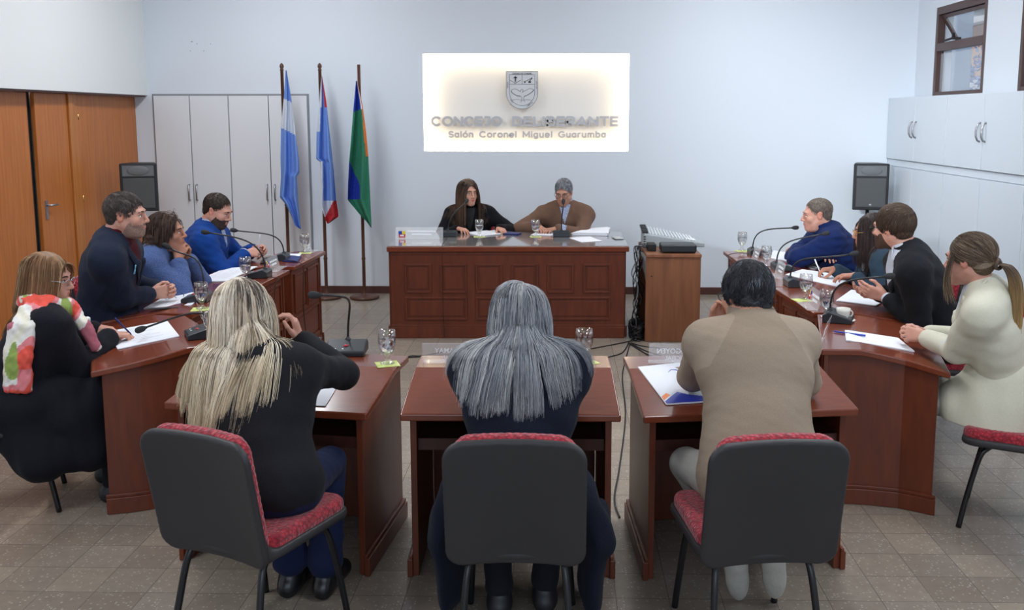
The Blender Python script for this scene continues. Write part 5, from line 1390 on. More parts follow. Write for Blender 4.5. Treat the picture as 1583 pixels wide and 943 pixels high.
def goblet(loc, label, level=0.55, h=0.150, r=0.040):
    c = empty('water_glass', loc, 0, label, 'glass', 'stemmed water glasses')
    out = [(0.0, 0.0), (r * 0.80, 0.0), (r * 0.80, 0.004), (r * 0.45, 0.010), (r * 0.28, 0.018), (r * 0.26, 0.030), (r * 0.45, 0.042), (r * 0.80, 0.062), (r * 0.98, 0.090), (r, 0.115), (r * 0.90, h)]
    inn = [(r * 0.90 - 0.002, h), (r - 0.002, 0.115), (r * 0.98 - 0.0022, 0.090), (r * 0.78 - 0.0022, 0.064), (r * 0.40, 0.048), (0, 0.042)]
    m = MB(); m.lathe(out + inn, (0, 0, 0.0015), 32); m.build('bowl', M['glass'], c)
    if level > 0:
        zt = 0.044 + (h - 0.05) * level
        pz = [(0, 0.0425), (r * 0.40 - 0.0005, 0.0485), (r * 0.78 - 0.0027, 0.0645), (r * 0.98 - 0.0027, 0.090), (r - 0.0025, 0.115)]
        pr_ = [p for p in pz if p[1] < zt]; rt_ = np.interp(zt, [p[1] for p in pz], [p[0] for p in pz]); pr_ += [(rt_, zt), (0, zt)]
        m = MB(); m.lathe(pr_, (0, 0, 0.0015), 28); m.build('water', M['water'], c)
    return c
def coaster(loc, label, rz=0.3, s=0.10):
    m = MB(); m.box((0, 0, 0.0008), (s, s, 0.0016)); o = m.build('coaster', M['coaster']); o.location = loc; o.rotation_euler = (0, 0, rz); tag(o, label, 'coaster'); return o
def sheet(key, px, label, n=1, name='paper_sheet', lines=True, cat='paper', z=None, thick=None, m_=None, dz=0.0012):
    """printed sheets lying on a desk; corners in order"""
    P = [(on(key, x, y) if z is None else onz(x, y, z)) for x, y in px]
    c = sum(P, Vector()) / len(P); t = thick or 0.0012 * n + 0.0008
    m = MB(); V = [p + Vector((0, 0, dz)) - c for p in P] + [p + Vector((0, 0, dz + t)) - c for p in P]; k = len(P)
    m.add(V, [tuple(range(k))[::-1], tuple(range(k, 2 * k))] + [(i, (i + 1) % k, k + (i + 1) % k, k + i) for i in range(k)])
    if n > 2:
        q = [Vector((v.x * 0.985 + 0.006, v.y * 0.985 - 0.006, v.z + 0.0018)) for v in V]; m.add(q, [tuple(range(k))[::-1], tuple(range(k, 2 * k))] + [(i, (i + 1) % k, k + (i + 1) % k, k + i) for i in range(k)])
    o = m.build(name, m_ or M['paper']); o.location = c; tag(o, label, cat)
    if lines and k == 4:
        g = MB(); r8 = random.Random(len(label)); T_ = V[4:]; a, b, c2, d = T_; ez = Vector((0, 0, 0.0024 if n > 2 else 0.0004))
        for i in range(9):
            v = 0.14 + i * 0.08; w = 0.35 + 0.5 * r8.random()
            p = a.lerp(d, v).lerp(b.lerp(c2, v), 0.12); q = a.lerp(d, v).lerp(b.lerp(c2, v), 0.12 + w * 0.8)
            p2 = a.lerp(d, v + 0.009).lerp(b.lerp(c2, v + 0.009), 0.12); q2 = a.lerp(d, v + 0.009).lerp(b.lerp(c2, v + 0.009), 0.12 + w * 0.8)
            g.add([p + ez, q + ez, q2 + ez, p2 + ez], [(0, 1, 2, 3)])
        g.build('printed_text', M['print'], o)
    return o
def nameplate(loc, yaw, label, w_=0.26, h=0.095, lines=None, emblem=True, card=False):
    """clear angled plate; local +y faces the room"""
    c = empty('name_plate', loc, yaw, label, 'name plate')
    m = MB(); R = Matrix.Rotation(math.radians(14), 3, 'X')
    m.box(Vector((0, 0, 0.002)) + R @ Vector((0, 0, h / 2)), (w_, 0.003, h), 0, 0, R); m.box((0, 0.030, 0.0022), (w_, 0.06, 0.003)); m.build('acrylic_plate', M['acrylic'], c, 0.001)
    def wr(t, s, z, nm='lettering'):
        o = text_obj(nm, t, s, 0.0006, M['etch'], c, (0, 0.003 - z * math.sin(math.radians(14)), 0.002 + z * math.cos(math.radians(14))), (math.radians(90 + 14), 0, math.pi), 'CENTER', 0.0006); return o
    if lines:
        wr(lines[0], 0.031, h * 0.50); wr(lines[1], 0.026, h * 0.17)
    elif not card:
        m = MB()
        for z, ww in ((h * 0.62, 0.6), (h * 0.36, 0.42)): m.box(R @ Vector((-0.02, 0.002, z)) + Vector((0, 0, 0.002)), (w_ * ww, 0.0012, h * 0.14), 0, 0, R)
        m.build('lettering', M['etch'], c)
    if emblem:
        m = MB(); x = w_ * 0.40
        for (dx, z, mi) in ((-0.010, 0.066, 0), (0.010, 0.066, 1), (0, 0.040, 2)): m.box(R @ Vector((x + dx, 0.0025, z)) + Vector((0, 0, 0.002)), (0.018 if mi < 2 else 0.034, 0.0015, 0.022 if mi < 2 else 0.028), 0, mi, R)
        m.box(R @ Vector((x, 0.0035, 0.046)) + Vector((0, 0, 0.002)), (0.020, 0.0015, 0.010), 0, 3, R)
        m.build('emblem', [M['rblue'], M['yellow'], M['red'], M['etch']], c)
    if card:
        m = MB(); m.box(R @ Vector((-0.01, -0.0035, h / 2)) + Vector((0, 0, 0.002)), (w_ * 0.86, 0.001, h * 0.8), 0, 0, R); m.build('card', M['paper'], c)
        m = MB(); e = 0.003
        for z in (0.002, h): m.box(R @ Vector((0, 0, z)) + Vector((0, 0, 0.002)), (w_ + e, 0.005, e), 0, 0, R)
        for x in (-w_ / 2, w_ / 2): m.box(R @ Vector((x, 0, h / 2)) + Vector((0, 0, 0.002)), (e, 0.005, h), 0, 0, R)
        m.build('rim', M['black'], c)
    return c
def pen(a, b, label, col='blue', parent=None, off=None):
    a = Vector(a); b = Vector(b); m = MB(); d = (b - a)
    m.tube([Vector(), d * 0.06, d * 0.08, d * 0.97, d], [0.001, 0.0035, 0.0043, 0.0043, 0.003], 8)
    m.tube([d * 0.66, d * 0.68, d * 0.99, d], [0.0046, 0.0052, 0.0052, 0.003], 8)
    o = m.build('pen', M[col]); o.location = a; tag(o, label, 'pen'); return o
def cable(pts, label, r=0.0035, m_='cable', n=6, group=None):
    P = smooth_path(pts, n); a = P[0]; m = MB(); m.tube([p - a for p in P], r, 6); o = m.build('cable', M[m_]); o.location = a; tag(o, label, 'cable', group); return o
HP = math.pi / 2
# --- front row left desk
mic(on('L', 536, 546), math.radians(3), at(487, 456, 4.02), 'microphone on the left front desk, beside the blue case', lift=0.20, headdir=(-0.75, -0.45, 0.10), big=1.2)
goblet(on('L', 599, 562), 'water glass at the right corner of the left front desk', 0.62); coaster(on('L', 599, 563) - Vector((0, 0, 0.0004)), 'green coaster under the glass on the left front desk', 0.35)
nameplate(on('L', 476, 556), math.radians(8), 'clear card holder with a white card beside the blonde woman', 0.135, 0.105, None, False, True)
m = MB(); m.lathe([(0, 0), (0.9, 0), (1.0, 0.12), (1.0, 0.42), (0.97, 0.46), (1.0, 0.5), (1.0, 0.85), (0.85, 1.0), (0, 1.02)], (0, 0, 0), 24)
V = [(x * 0.045, y * 0.028, z * 0.026) for x, y, z in m.v]; m.v = V; o = m.build('spectacle_case', M['blue']); o.location = on('L', 478, 559); tag(o, 'small rounded blue case on the left front desk', 'case')
sheet('L', [(475, 569), (538, 571), (503, 629), (436, 626)], 'printed white sheets under the blonde woman\'s right arm', 2)
m = MB(); m.box((0, 0, 0), (0.022, 0.016, 0.0008)); o = m.build('printed_stamp', M['ink']); pp = on('L', 514, 577); o.location = pp + Vector((0, 0, 0.0042)); o.parent = None
tag(o, 'small dark stamp printed at the top of the sheet on the left front desk', 'stamp')
# --- front row middle desk
nameplate(on('M', 706, 562), math.radians(1), 'clear name plate lettered in white on the middle front desk', 0.30, 0.10, ('ROSA TAMAY', 'CONCEJAL'), False)
goblet(on('M', 903, 560), 'nearly empty glass on the middle front desk', 0.06); coaster(on('M', 905, 560) - Vector((0, 0, 0.0004)), 'green coaster under the nearly empty glass', 0.5)
# --- front row right desk
nameplate(on('R', 1050, 563), math.radians(-2), 'clear name plate lettered in white on the right front desk', 0.27, 0.10, ('ETCHEGOYEN', 'CONCEJAL'), False)
fo_ = empty('folder', (0, 0, 0), 0, 'white folder with an orange and blue swoosh on the right front desk', 'folder')
fc = [on('R', 986, 569), on('R', 1075, 560), on('R', 1112, 622), on('R', 1030, 627)]; fo_.location = fc[0]
m = MB(); q = [v - fc[0] for v in fc]; V = [p + Vector((0, 0, 0.0015)) for p in q] + [p + Vector((0, 0, 0.006)) for p in q]
m.add(V, [(3, 2, 1, 0), (4, 5, 6, 7), (0, 1, 5, 4), (1, 2, 6, 5), (2, 3, 7, 6), (3, 0, 4, 7)]); m.build('cover', M['paper'], fo_)
def fuv(u, v, z): return q[0].lerp(q[1], u).lerp(q[3].lerp(q[2], u), v) + Vector((0, 0, z))
for nm_, mm, off_, z in (('orange_band', 'orange', 0.0, 0.0064), ('white_band', 'paper', 0.09, 0.0067), ('blue_band', 'rblue', 0.12, 0.0070)):
    V = []
    for i in range(17):
        u = i / 16; v = 0.82 + off_ - 0.42 * math.sin(u * 1.5); V += [fuv(0.012 + u * 0.976, min(v, 0.985), z), fuv(0.012 + u * 0.976, 0.99, z)]
    m = MB(); m.add(V, [(2 * i, 2 * i + 1, 2 * i + 3, 2 * i + 2) for i in range(16)]); m.build(nm_, M[mm], fo_)
m = MB(); m.tube([fuv(0.42, 0.23, 0.0066), fuv(0.5, 0.17, 0.0066), fuv(0.58, 0.19, 0.0066), fuv(0.64, 0.24, 0.0066)], [0.001, 0.002, 0.003, 0.001], 5); m.build('crest', M['rblue'], fo_)
# --- left corner desk
mic(on('Lc', 312, 520), math.radians(-62), at(218, 509, 4.62), 'microphone on the left corner desk, bent low towards the woman with the scarf', lift=0.11, headdir=(-0.9, -0.1, -0.32))
sheet('Lc', [(165, 515), (258, 497), (277, 521), (182, 541)], 'printed sheets in front of the woman with the scarf', 3)
goblet(on('Lc', 329, 528), 'water glass on the left corner desk, half behind the blonde hair', 0.5)
nameplate(on('Lc', 315, 497), math.radians(-62), 'clear name plate on the left corner desk', 0.20, 0.09, None, False)
# --- left row, near desk
sheet('C', [(222, 478), (262, 455), (318, 452), (296, 473)], 'white papers under the glasses of the bearded man', 3)
mic(on('C', 305, 465), math.radians(-85), at(258, 381, 5.62), 'microphone of the bearded man in the navy jacket', lift=0.26, headdir=(-0.75, -0.1, 0.45))
goblet(on('C', 312, 477), 'water glass on the green coaster, left row near desk', 0.5); coaster(on('C', 312, 478) - Vector((0, 0, 0.0004)), 'bright green coaster on the near desk of the left row', 0.2, 0.11)
m = MB(); m.box((0, 0, 0.005), (0.075, 0.155, 0.009)); o = m.build('mobile_phone', M['black'], None, 0.003); p = on('C', 254, 478); o.location = p + Vector((0, 0, 0.001)); o.rotation_euler = (0.0, -math.radians(8), math.radians(-70)); tag(o, 'dark mobile phone beside the papers of the bearded man', 'phone')
o = MB(); g = o
for s_ in (-1, 1):
    g.tube([(s_ * 0.034 + 0.026 * math.cos(a), 0, 0.020 + 0.019 * math.sin(a)) for a in [i / 16 * 6.2832 for i in range(17)]], 0.0016, 5)
    g.tube([(s_ * 0.062, 0, 0.024), (s_ * 0.060, 0.07, 0.022), (s_ * 0.055, 0.12, 0.008)], 0.0016, 5)
g.tube([(-0.008, 0, 0.024), (0, 0, 0.028), (0.008, 0, 0.024)], 0.0015, 5)
o = g.build('reading_glasses', M['bluebook']); o.location = on('C', 268, 463) + Vector((0, 0, 0.004)); o.rotation_euler = (0, 0, math.radians(20)); tag(o, 'folded-out blue spectacles lying on the papers of the bearded man', 'glasses')
# --- left row, second desk
sheet('B', [(300, 437), (348, 416), (398, 413), (352, 436)], 'stack of white papers before the woman with clasped hands', 5)
mic(on('B', 400, 428), math.radians(-88), at(318, 359, 6.3), 'microphone of the woman with clasped hands', lift=0.20, headdir=(-0.95, 0, 0.15))
goblet(on('B', 380, 432), 'water glass beside the microphone on the second left desk', 0.5)
nameplate(on('B', 424, 416), math.radians(-90), 'name plate with a small coloured crest at the end of the second left desk', 0.27, 0.09, None, True)
# --- left row, far desk
mic(on('A', 430, 402), math.radians(-88), at(362, 356, 7.15), 'microphone of the man in the royal blue sweater', lift=0.17, headdir=(-0.95, 0, 0.12))
goblet(on('A', 471, 390), 'water glass on the far left desk by the flag poles', 0.5); coaster(on('A', 472, 391) - Vector((0, 0, 0.0004)), 'pale green coaster on the far left desk', 0.1)
sheet('A', [(402, 409), (408, 401), (428, 398), (424, 407)], 'black writing pad in front of the man in the royal blue sweater', 1, 'writing_pad', False, 'pad', thick=0.012, m_=M['black'])
sheet('A', [(438, 405), (446, 396), (466, 398), (460, 406)], 'dark blue notebook on the far left desk', 1, 'notebook', False, 'notebook', thick=0.008, m_=M['bluebook'])
sheet('A', [(438, 399), (446, 393), (466, 393), (462, 398)], 'loose white papers beside the dark blue notebook', 2, lines=False)
nameplate(on('A', 487, 389) - Vector((0.05, 0, 0)), math.radians(-90), 'name plate near the flag poles on the far left desk', 0.18, 0.08, None, False)
# --- right row, far desk
goblet(on('rA', 1147, 387), 'water glass at the far end of the right row', 0.6); coaster(on('rA', 1147, 388) - Vector((0, 0, 0.0004)), 'coaster at the far end of the right row', 0.1)
mic(on('rA', 1172, 394), HP, at(1229, 352, 7.6), 'microphone of the man in the blue zip jacket', lift=0.17, headdir=(0.97, 0, 0.06))
nameplate(on('rA', 1166, 403), HP, 'clear name plate on the far right desk', 0.20, 0.10, None, False)
sheet('rA', [(1188, 399), (1196, 388), (1268, 400), (1262, 414)], 'open white papers of the man in the blue zip jacket', 3)
# --- right row, middle desk
goblet(on('rB', 1184, 412), 'water glass on the middle desk of the right row', 0.5)
mic(on('rB', 1210, 417), HP, at(1276, 361, 6.75), 'microphone of the dark-haired woman with glasses', lift=0.17, headdir=(0.95, -0.1, 0.22))
nameplate(on('rB', 1203, 427), HP, 'clear name plate on the middle desk of the right row', 0.22, 0.10, None, False)
sheet('rB', [(1214, 425), (1240, 417), (1318, 428), (1296, 444)], 'white papers under the hand of the dark-haired woman with glasses', 2)
# --- right row, near desk
mic(on('rC', 1232, 442), HP, at(1320, 392, 5.95), 'microphone of the man in the black suit', lift=0.17, headdir=(0.93, -0.1, 0.20))
goblet(on('rC', 1245, 462), 'water glass on the near desk of the right row, with a bright sticker behind it', 0.55); coaster(on('rC', 1240, 464) - Vector((0, 0, 0.0004)), 'coaster on the near desk of the right row', 0.2)
nameplate(on('rC', 1256, 474), HP, 'clear name plate at the near edge of the right row', 0.24, 0.10, None, True)
sheet('rC', [(1292, 466), (1316, 449), (1372, 462), (1352, 474)], 'white papers under the hands of the man in the black suit', 3)
# --- right corner desk
mic(on('Rc', 1296, 496), math.radians(68), at(1374, 427, 4.82), 'large microphone of the woman in the cream blazer', lift=0.17, headdir=(0.96, -0.12, 0.12), big=1.1)
goblet(on('Rc', 1277, 490), 'water glass behind the microphone on the right corner desk', 0.55)
nameplate(on('Rc', 1271, 530), math.radians(68), 'clear name plate edge-on behind the man in the tan pullover', 0.20, 0.12, None, False)
sheet('Rc', [(1306, 512), (1386, 524), (1412, 545), (1308, 528)], 'printed papers under the hands of the woman in the cream blazer', 4)
pen(on('Rc', 1288, 512, 0.006), on('Rc', 1338, 519, 0.012), 'blue ballpoint pen lying across the papers on the right corner desk')
cl = on('Rc', 1303, 497); c = empty('coffee_cup', cl + Vector((0, 0, 0.010)), 0, 'ribbed cream coffee cup on the right corner desk', 'cup')
m = MB(); prof = [(0, 0.0), (0.022, 0.0), (0.024, 0.004), (0.031, 0.02), (0.035, 0.045), (0.037, 0.062), (0.0345, 0.062), (0.032, 0.045), (0.028, 0.02), (0.0, 0.008)]; m.lathe(prof, (0, 0, 0), 32)
for i in range(0, len(m.v)):
    x, y, z = m.v[i]; a = math.atan2(y, x); k = 1 + 0.02 * math.cos(a * 16); m.v[i] = (x * k, y * k, z)
m.build('bowl', M['cup'], c)
m = MB(); m.tube([(0.032 + 0.018 * math.sin(a), 0, 0.034 + 0.017 * math.cos(a)) for a in [i / 10 * math.pi for i in range(11)]], 0.0035, 8); m.build('handle', M['cup'], c)
m = MB(); m.lathe([(0, 0.001), (0.035, 0.001), (0.062, 0.010), (0.064, 0.012), (0.060, 0.013), (0.034, 0.005), (0, 0.005)], (0, 0, 0), 32); o = m.build('saucer', M['cup']); o.location = cl; tag(o, 'cream saucer under the ribbed coffee cup', 'saucer')
# --- presiding desk
def onp(x, y, dz=0.0): return onz(x, y, PZ + dz) + Vector((0, 0, 0.001))
mic(onp(694, 365), math.pi, at(721, 311, 8.55), 'left microphone on the presiding desk, before the long-haired woman', lift=0.16, headdir=(0.25, 0.75, 0.35))
mic(onp(868, 365), math.pi, at(871, 312, 8.5), 'right microphone on the presiding desk, before the man in the brown sweater', lift=0.16, headdir=(0.05, 0.55, 0.75))
goblet(onp(741, 366), 'water glass before the long-haired woman on the presiding desk', 0.6); coaster(onp(741, 366) - Vector((0, 0, 0.0008)), 'left green coaster on the presiding desk', 0.1)
goblet(onp(828, 366), 'water glass before the man in the brown sweater on the presiding desk', 0.45); coaster(onp(828, 366) - Vector((0, 0, 0.0008)), 'right green coaster on the presiding desk', 0.1)
def psheet(px, label, n=1, **k): return sheet('', px, label, n, z=PZ + 0.0006, **k)
psheet([(719, 360), (752, 357), (778, 362), (742, 366)], 'white papers left of the folder on the presiding desk', 3, lines=False)
psheet([(751, 359), (770, 356), (784, 358), (778, 362)], 'second loose sheet before the long-haired woman', 6, lines=False)
psheet([(778, 363), (782, 359), (806, 362), (800, 364)], 'dark folder beside the papers of the long-haired woman', 1, name='folder', lines=False, cat='folder', thick=0.012, m_=M['bluebook'])
psheet([(820, 364), (834, 357), (860, 360), (857, 365)], 'white sheet the man in the brown sweater writes on', 2)
for i, (dx, dzz) in enumerate(((0, 0.001), (1.5, 0.008), (-1, 0.015), (2.5, 0.024))):
    psheet([(884 + dx, 364), (904 + dx, 357), (942 - dx, 355), (938 + dx, 365)], ['bottom', 'second', 'third', 'topmost'][i] + ' bundle in the stack of papers right of the man in the brown sweater', 5, lines=False, dz=dzz, thick=0.007 if i < 3 else 0.003)
psheet([(880, 368), (912, 366), (931, 373), (899, 375)], 'flat white sheet in front of the paper stack', 1, lines=False)
m = MB(); m.box((0, 0, 0.006), (0.075, 0.15, 0.009)); o = m.build('mobile_phone', M['grey'], None, 0.003); o.location = onp(955, 369); o.rotation_euler = (0, 0, 0.2); tag(o, 'grey mobile phone at the right end of the presiding desk', 'phone')
nameplate(onp(648, 369), math.pi, 'clear plate with a coloured crest at the left end of the presiding desk', 0.42, 0.10, None, False)
e_ = at(621.5, 363, 8.33); m = MB()
for (dx, z, mi) in ((-0.016, 0.016, 0), (0.016, 0.016, 1), (0, -0.014, 2)): m.box((dx, 0, z), (0.028 if mi < 2 else 0.058, 0.004, 0.028 if mi < 2 else 0.034), 0, mi)
m.box((0, -0.0025, -0.008), (0.034, 0.002, 0.012), 0, 3)
o = m.build('crest_badge', [M['rblue'], M['yellow'], M['red'], M['etch']]); e_.z = PZ + 0.036; o.location = e_; tag(o, 'small red, blue and yellow crest standing at the left end of the presiding desk', 'badge')

# --- audio mixer and receiver on the cabinet
CZt = CZ + 0.001
mx = empty('audio_mixer', (0.95, 8.30, CZt), 0, 'grey audio mixer with tilted control surface on the walnut cabinet', 'mixer')
m = MB(); m.add([(-0.22, -0.12, 0.0), (0.30, -0.12, 0.0), (0.30, 0.22, 0.0), (-0.22, 0.22, 0.0), (-0.22, -0.12, 0.115), (0.30, -0.12, 0.035), (0.30, 0.22, 0.035), (-0.22, 0.22, 0.155)],
    [(3, 2, 1, 0), (4, 5, 6, 7), (0, 1, 5, 4), (1, 2, 6, 5), (2, 3, 7, 6), (3, 0, 4, 7)]); m.build('housing', M['grey'], mx, 0.006)
def mxp(u, v, h=0.0): 
    a = Vector((-0.22, -0.12, 0.115)).lerp(Vector((0.30, -0.12, 0.035)), u); b = Vector((-0.22, 0.22, 0.155)).lerp(Vector((0.30, 0.22, 0.035)), u); return a.lerp(b, v) + Vector((0, 0, h))
m = MB()
for i in range(14):
    for j in range(6): m.tube([mxp(0.10 + i * 0.055, 0.10 + j * 0.15), mxp(0.10 + i * 0.055, 0.10 + j * 0.15, 0.014)], 0.006, 6)
kn_ = m.build('knobs', M['etch'], mx); tag(kn_, kind='stuff')
m = MB()
for j in range(5): m.box(mxp(0.02, 0.12 + j * 0.18, 0.008), (0.05, 0.03, 0.02))
for z in (0.03, 0.05, 0.07, 0.09): m.box((-0.215, -0.124, z), (0.02, 0.004, 0.008))
m.build('sockets', M['black'], mx)
m = MB(); m.box(mxp(0.80, 0.35, 0.003), (0.07, 0.14, 0.003), 0, 0, Matrix.Rotation(math.radians(9), 3, 'Y')); m.build('label_strip', M['etch'], mx)
am = empty('receiver', (0.985, 7.91, CZt), 0, 'black box receiver in front of the grey mixer', 'receiver')
m = MB(); m.box((0, 0, 0.037), (0.29, 0.20, 0.066)); m.build('housing', M['black'], am, 0.014, 3)
m = MB(); m.box((0, -0.101, 0.037), (0.25, 0.004, 0.045)); m.build('front_plate', M['micb'], am, 0.003)
ad = empty('power_adapter', (0.775, 8.0, CZt), 0, 'small dark adapter with plugs at the left of the cabinet top', 'adapter')
m = MB(); m.box((0, 0, 0.03), (0.07, 0.16, 0.055)); m.build('housing', M['blackm'], ad, 0.006)
m = MB()
for k in range(5): m.tube([(-0.04, -0.05 + 0.03 * k, 0.03), (-0.075, -0.05 + 0.03 * k, 0.03)], 0.007, 6)
m.build('plug', M['black'], ad)

# --- cables
r5 = random.Random(5)
for k in range(9):
    x0 = 0.63 + 0.010 * k; y0 = 7.95 + 0.045 * k; pts = [(0.71, y0, CZt + 0.03), (x0, y0 - 0.02, CZt + 0.04 - 0.01 * k)]
    for i in range(9): pts.append((x0 + 0.022 * math.sin(i * 1.5 + k) + r5.uniform(-0.012, 0.012), y0 - 0.03 + 0.03 * math.cos(i * 1.1 + k * 2), CZ - 0.06 - i * 0.078))
    pts += [(x0 + r5.uniform(-0.03, 0.06), y0 - 0.05, 0.012), (0.62 + r5.uniform(-0.03, 0.05), 7.78 + r5.uniform(-0.03, 0.03), 0.012)]
    cable(pts, 'cable hanging between the presiding desk and the walnut cabinet', 0.0048 if k % 3 else 0.0036, 'cableg' if k in (2, 6) else 'cable', 5, 'hanging cables beside the cabinet')
m = MB()
for k in range(16):
    P = []; a0 = r5.uniform(0, 6.28)
    for i in range(14): a = a0 + i * 0.9; rr = 0.055 + 0.03 * r5.random(); P.append((0.652 + rr * 0.75 * math.cos(a), 7.95 + rr * 2.2 * math.sin(a), 0.012 + 0.12 * r5.random()))
    m.tube(smooth_path(P, 3), 0.0055, 5)
o = m.build('cable_coil', M['cable']); tag(o, 'tangled coil of black cables on the floor left of the walnut cabinet', 'cables')
def fl(px, py): p = onz(px, py, 0.006); return (p.x, p.y, 0.006)
fls = [([fl(975, 527), fl(935, 535), fl(880, 543), fl(760, 546), fl(640, 552), fl(600, 556)], 'floor cable running left from the tangle to the left front desk'),
       ([fl(972, 529), fl(962, 545), fl(940, 552), fl(905, 560)], 'floor cable running to the middle front desk'),
       ([fl(976, 530), fl(1000, 536), fl(1060, 541), fl(1160, 545)], 'upper floor cable running right from the tangle'),
       ([fl(976, 531), fl(1000, 543), fl(1040, 556), fl(1090, 575)], 'second floor cable fanning towards the right front desk'),
       ([fl(975, 531), fl(1000, 548), fl(1020, 556), fl(1050, 575)], 'third floor cable fanning towards the right front desk'),
       ([fl(973, 531), fl(995, 545), fl(1012, 553), fl(1030, 570)], 'lowest floor cable fanning towards the right front desk'),
       ([fl(1080, 527), fl(1150, 528), fl(1200, 530)], 'floor cable crossing to the right row behind the tan pullover'),
       ([fl(974, 530), fl(966, 560), fl(962, 585), fl(967, 640), fl(958, 720), fl(950, 770), fl(958, 800)], 'floor cable running forward between the middle and right front desks'),
       ([fl(730, 533), fl(660, 549), fl(632, 551), fl(605, 566)], 'thin floor cable by the left front desk')]
for p, lb in fls: cable(p, lb, 0.0045)
def drop(key, px0, px1, lb, X):
    a = on(key, *px0, 0.008); b = on(key, *px1, 0.006)
    cable([tuple(a), tuple((a + b) / 2 + Vector((0, 0.0, 0.01))), (b.x, b.y, b.z), (X, b.y - 0.02, b.z - 0.05), (X, b.y - 0.05, 0.45), (X + 0.01, b.y - 0.03, 0.20), (X, b.y - 0.02, 0.008)], lb, 0.003)
drop('A', (440, 402), (466, 408), 'cable hanging down the front of the far left desk', -1.885)
drop('B', (409, 429), (431, 432), 'cable hanging down the front of the second left desk', -1.895)
cable([tuple(onp(692, 368) + Vector((0, 0, 0.006))), tuple(onp(685, 376) + Vector((0, 0, 0.004))), (onp(684, 380).x, 7.835, PZ - 0.01), (onp(684, 380).x, 7.838, PZ - 0.2), (onp(684, 380).x, 7.842, 0.2), (onp(684, 380).x + 0.01, 7.835, 0.01)], 'thin cable hanging down the front of the presiding desk', 0.0022)
a = on('rA', 1160, 393, 0.008); cable([tuple(a), tuple(on('rA', 1140, 391, 0.02)), tuple(on('rA', 1124, 396, 0.006)), (1.315, 7.35, 0.72), (1.315, 7.33, 0.3), (1.315, 7.32, 0.006)], 'cable from the far right microphone over the desk edge', 0.003)
# ------------------------------------------------------------ the thirteen people
def V3(*a): return np.array(a, dtype=float)
BROWN = [(0.050, 0.030, 0.020, 3), (0.085, 0.052, 0.034, 2)]
DARK = [(0.016, 0.011, 0.010, 4), (0.035, 0.022, 0.018, 1)]
SK1 = (0.56, 0.29, 0.20); SK2 = (0.46, 0.23, 0.155); SK3 = (0.60, 0.33, 0.25)
navyc = cloth('navy_wool', (0.015, 0.021, 0.043), (0.011, 0.016, 0.033)); whites = cloth('white_shirt', (0.62, 0.66, 0.74), (0.55, 0.6, 0.7), rough=0.8)
darkred = cloth('dark_red_shirt', (0.07, 0.008, 0.014)); blackk = cloth('black_knit', (0.011, 0.011, 0.014), (0.016, 0.016, 0.020), 260, 0.5)
trn = cloth('dark_trousers', (0.012, 0.013, 0.018)); jeans = cloth('navy_jeans', (0.012, 0.018, 0.06)); teal = cloth('teal_blazer', (0.022, 0.042, 0.065), (0.028, 0.05, 0.075))
melange = cloth('blue_melange', (0.045, 0.082, 0.22), (0.10, 0.145, 0.30), 160, 0.5); royal = cloth('royal_blue_knit', (0.008, 0.050, 0.25), (0.006, 0.042, 0.21), 200)
tan = cloth('tan_pullover', (0.30, 0.235, 0.175), (0.27, 0.21, 0.155), 240, 0.4); tanr = cloth('tan_rib', (0.27, 0.21, 0.16), None, 300, 0.6)
cream = cloth('cream_blazer', (0.66, 0.64, 0.52), (0.62, 0.60, 0.48), 150, 0.15); brownk = cloth('brown_knit', (0.165, 0.095, 0.065), (0.14, 0.08, 0.055), 200)
bluej = cloth('blue_zip_jacket', (0.008, 0.020, 0.095), (0.006, 0.016, 0.075), 200); coatb = cloth('black_wool_coat', (0.008, 0.008, 0.012), (0.011, 0.011, 0.017), 200, 0.4)
coatn = cloth('navy_wool_coat', (0.007, 0.010, 0.020), (0.009, 0.013, 0.026), 200, 0.4); suitm = cloth('charcoal_suit', (0.012, 0.013, 0.017), (0.009, 0.010, 0.013)); lightt = cloth('light_trousers', (0.42, 0.41, 0.38), (0.36, 0.35, 0.32), 260)
stripe = cloth('striped_shirt', (0.50, 0.56, 0.68), (0.16, 0.20, 0.38), 120); solew = mat('pale_sole', (0.45, 0.44, 0.40), 0.7, bump=(60, 0.6, 0.006)); shoeb = mat('beige_suede', (0.30, 0.25, 0.19), 0.9)
ribbon = mat('light_blue_ribbon', (0.22, 0.55, 0.78), 0.6)
CLASP = (0.55, 0.85, 0.5)

def ribbon_pin(root, off, k, side=1, w=0.06, d=0.17, colr=None):
    p = Vector(k['Nk'] - k['up'] * d + k['r'] * side * w + k['fw'] * (0.112 * k['b'] + 0.040)); r_ = Vector(k['r']); u_ = Vector(k['up']); f_ = Vector(k['fw'])
    m = MB(); m.tube([p - u_ * 0.03 - r_ * 0.014, p, p + u_ * 0.018 + r_ * 0.006, p + u_ * 0.024, p + u_ * 0.018 - r_ * 0.006, p, p - u_ * 0.03 + r_ * 0.014], 0.004, 6)
    m.build('ribbon_pin', colr or ribbon, root, off=tuple(off))

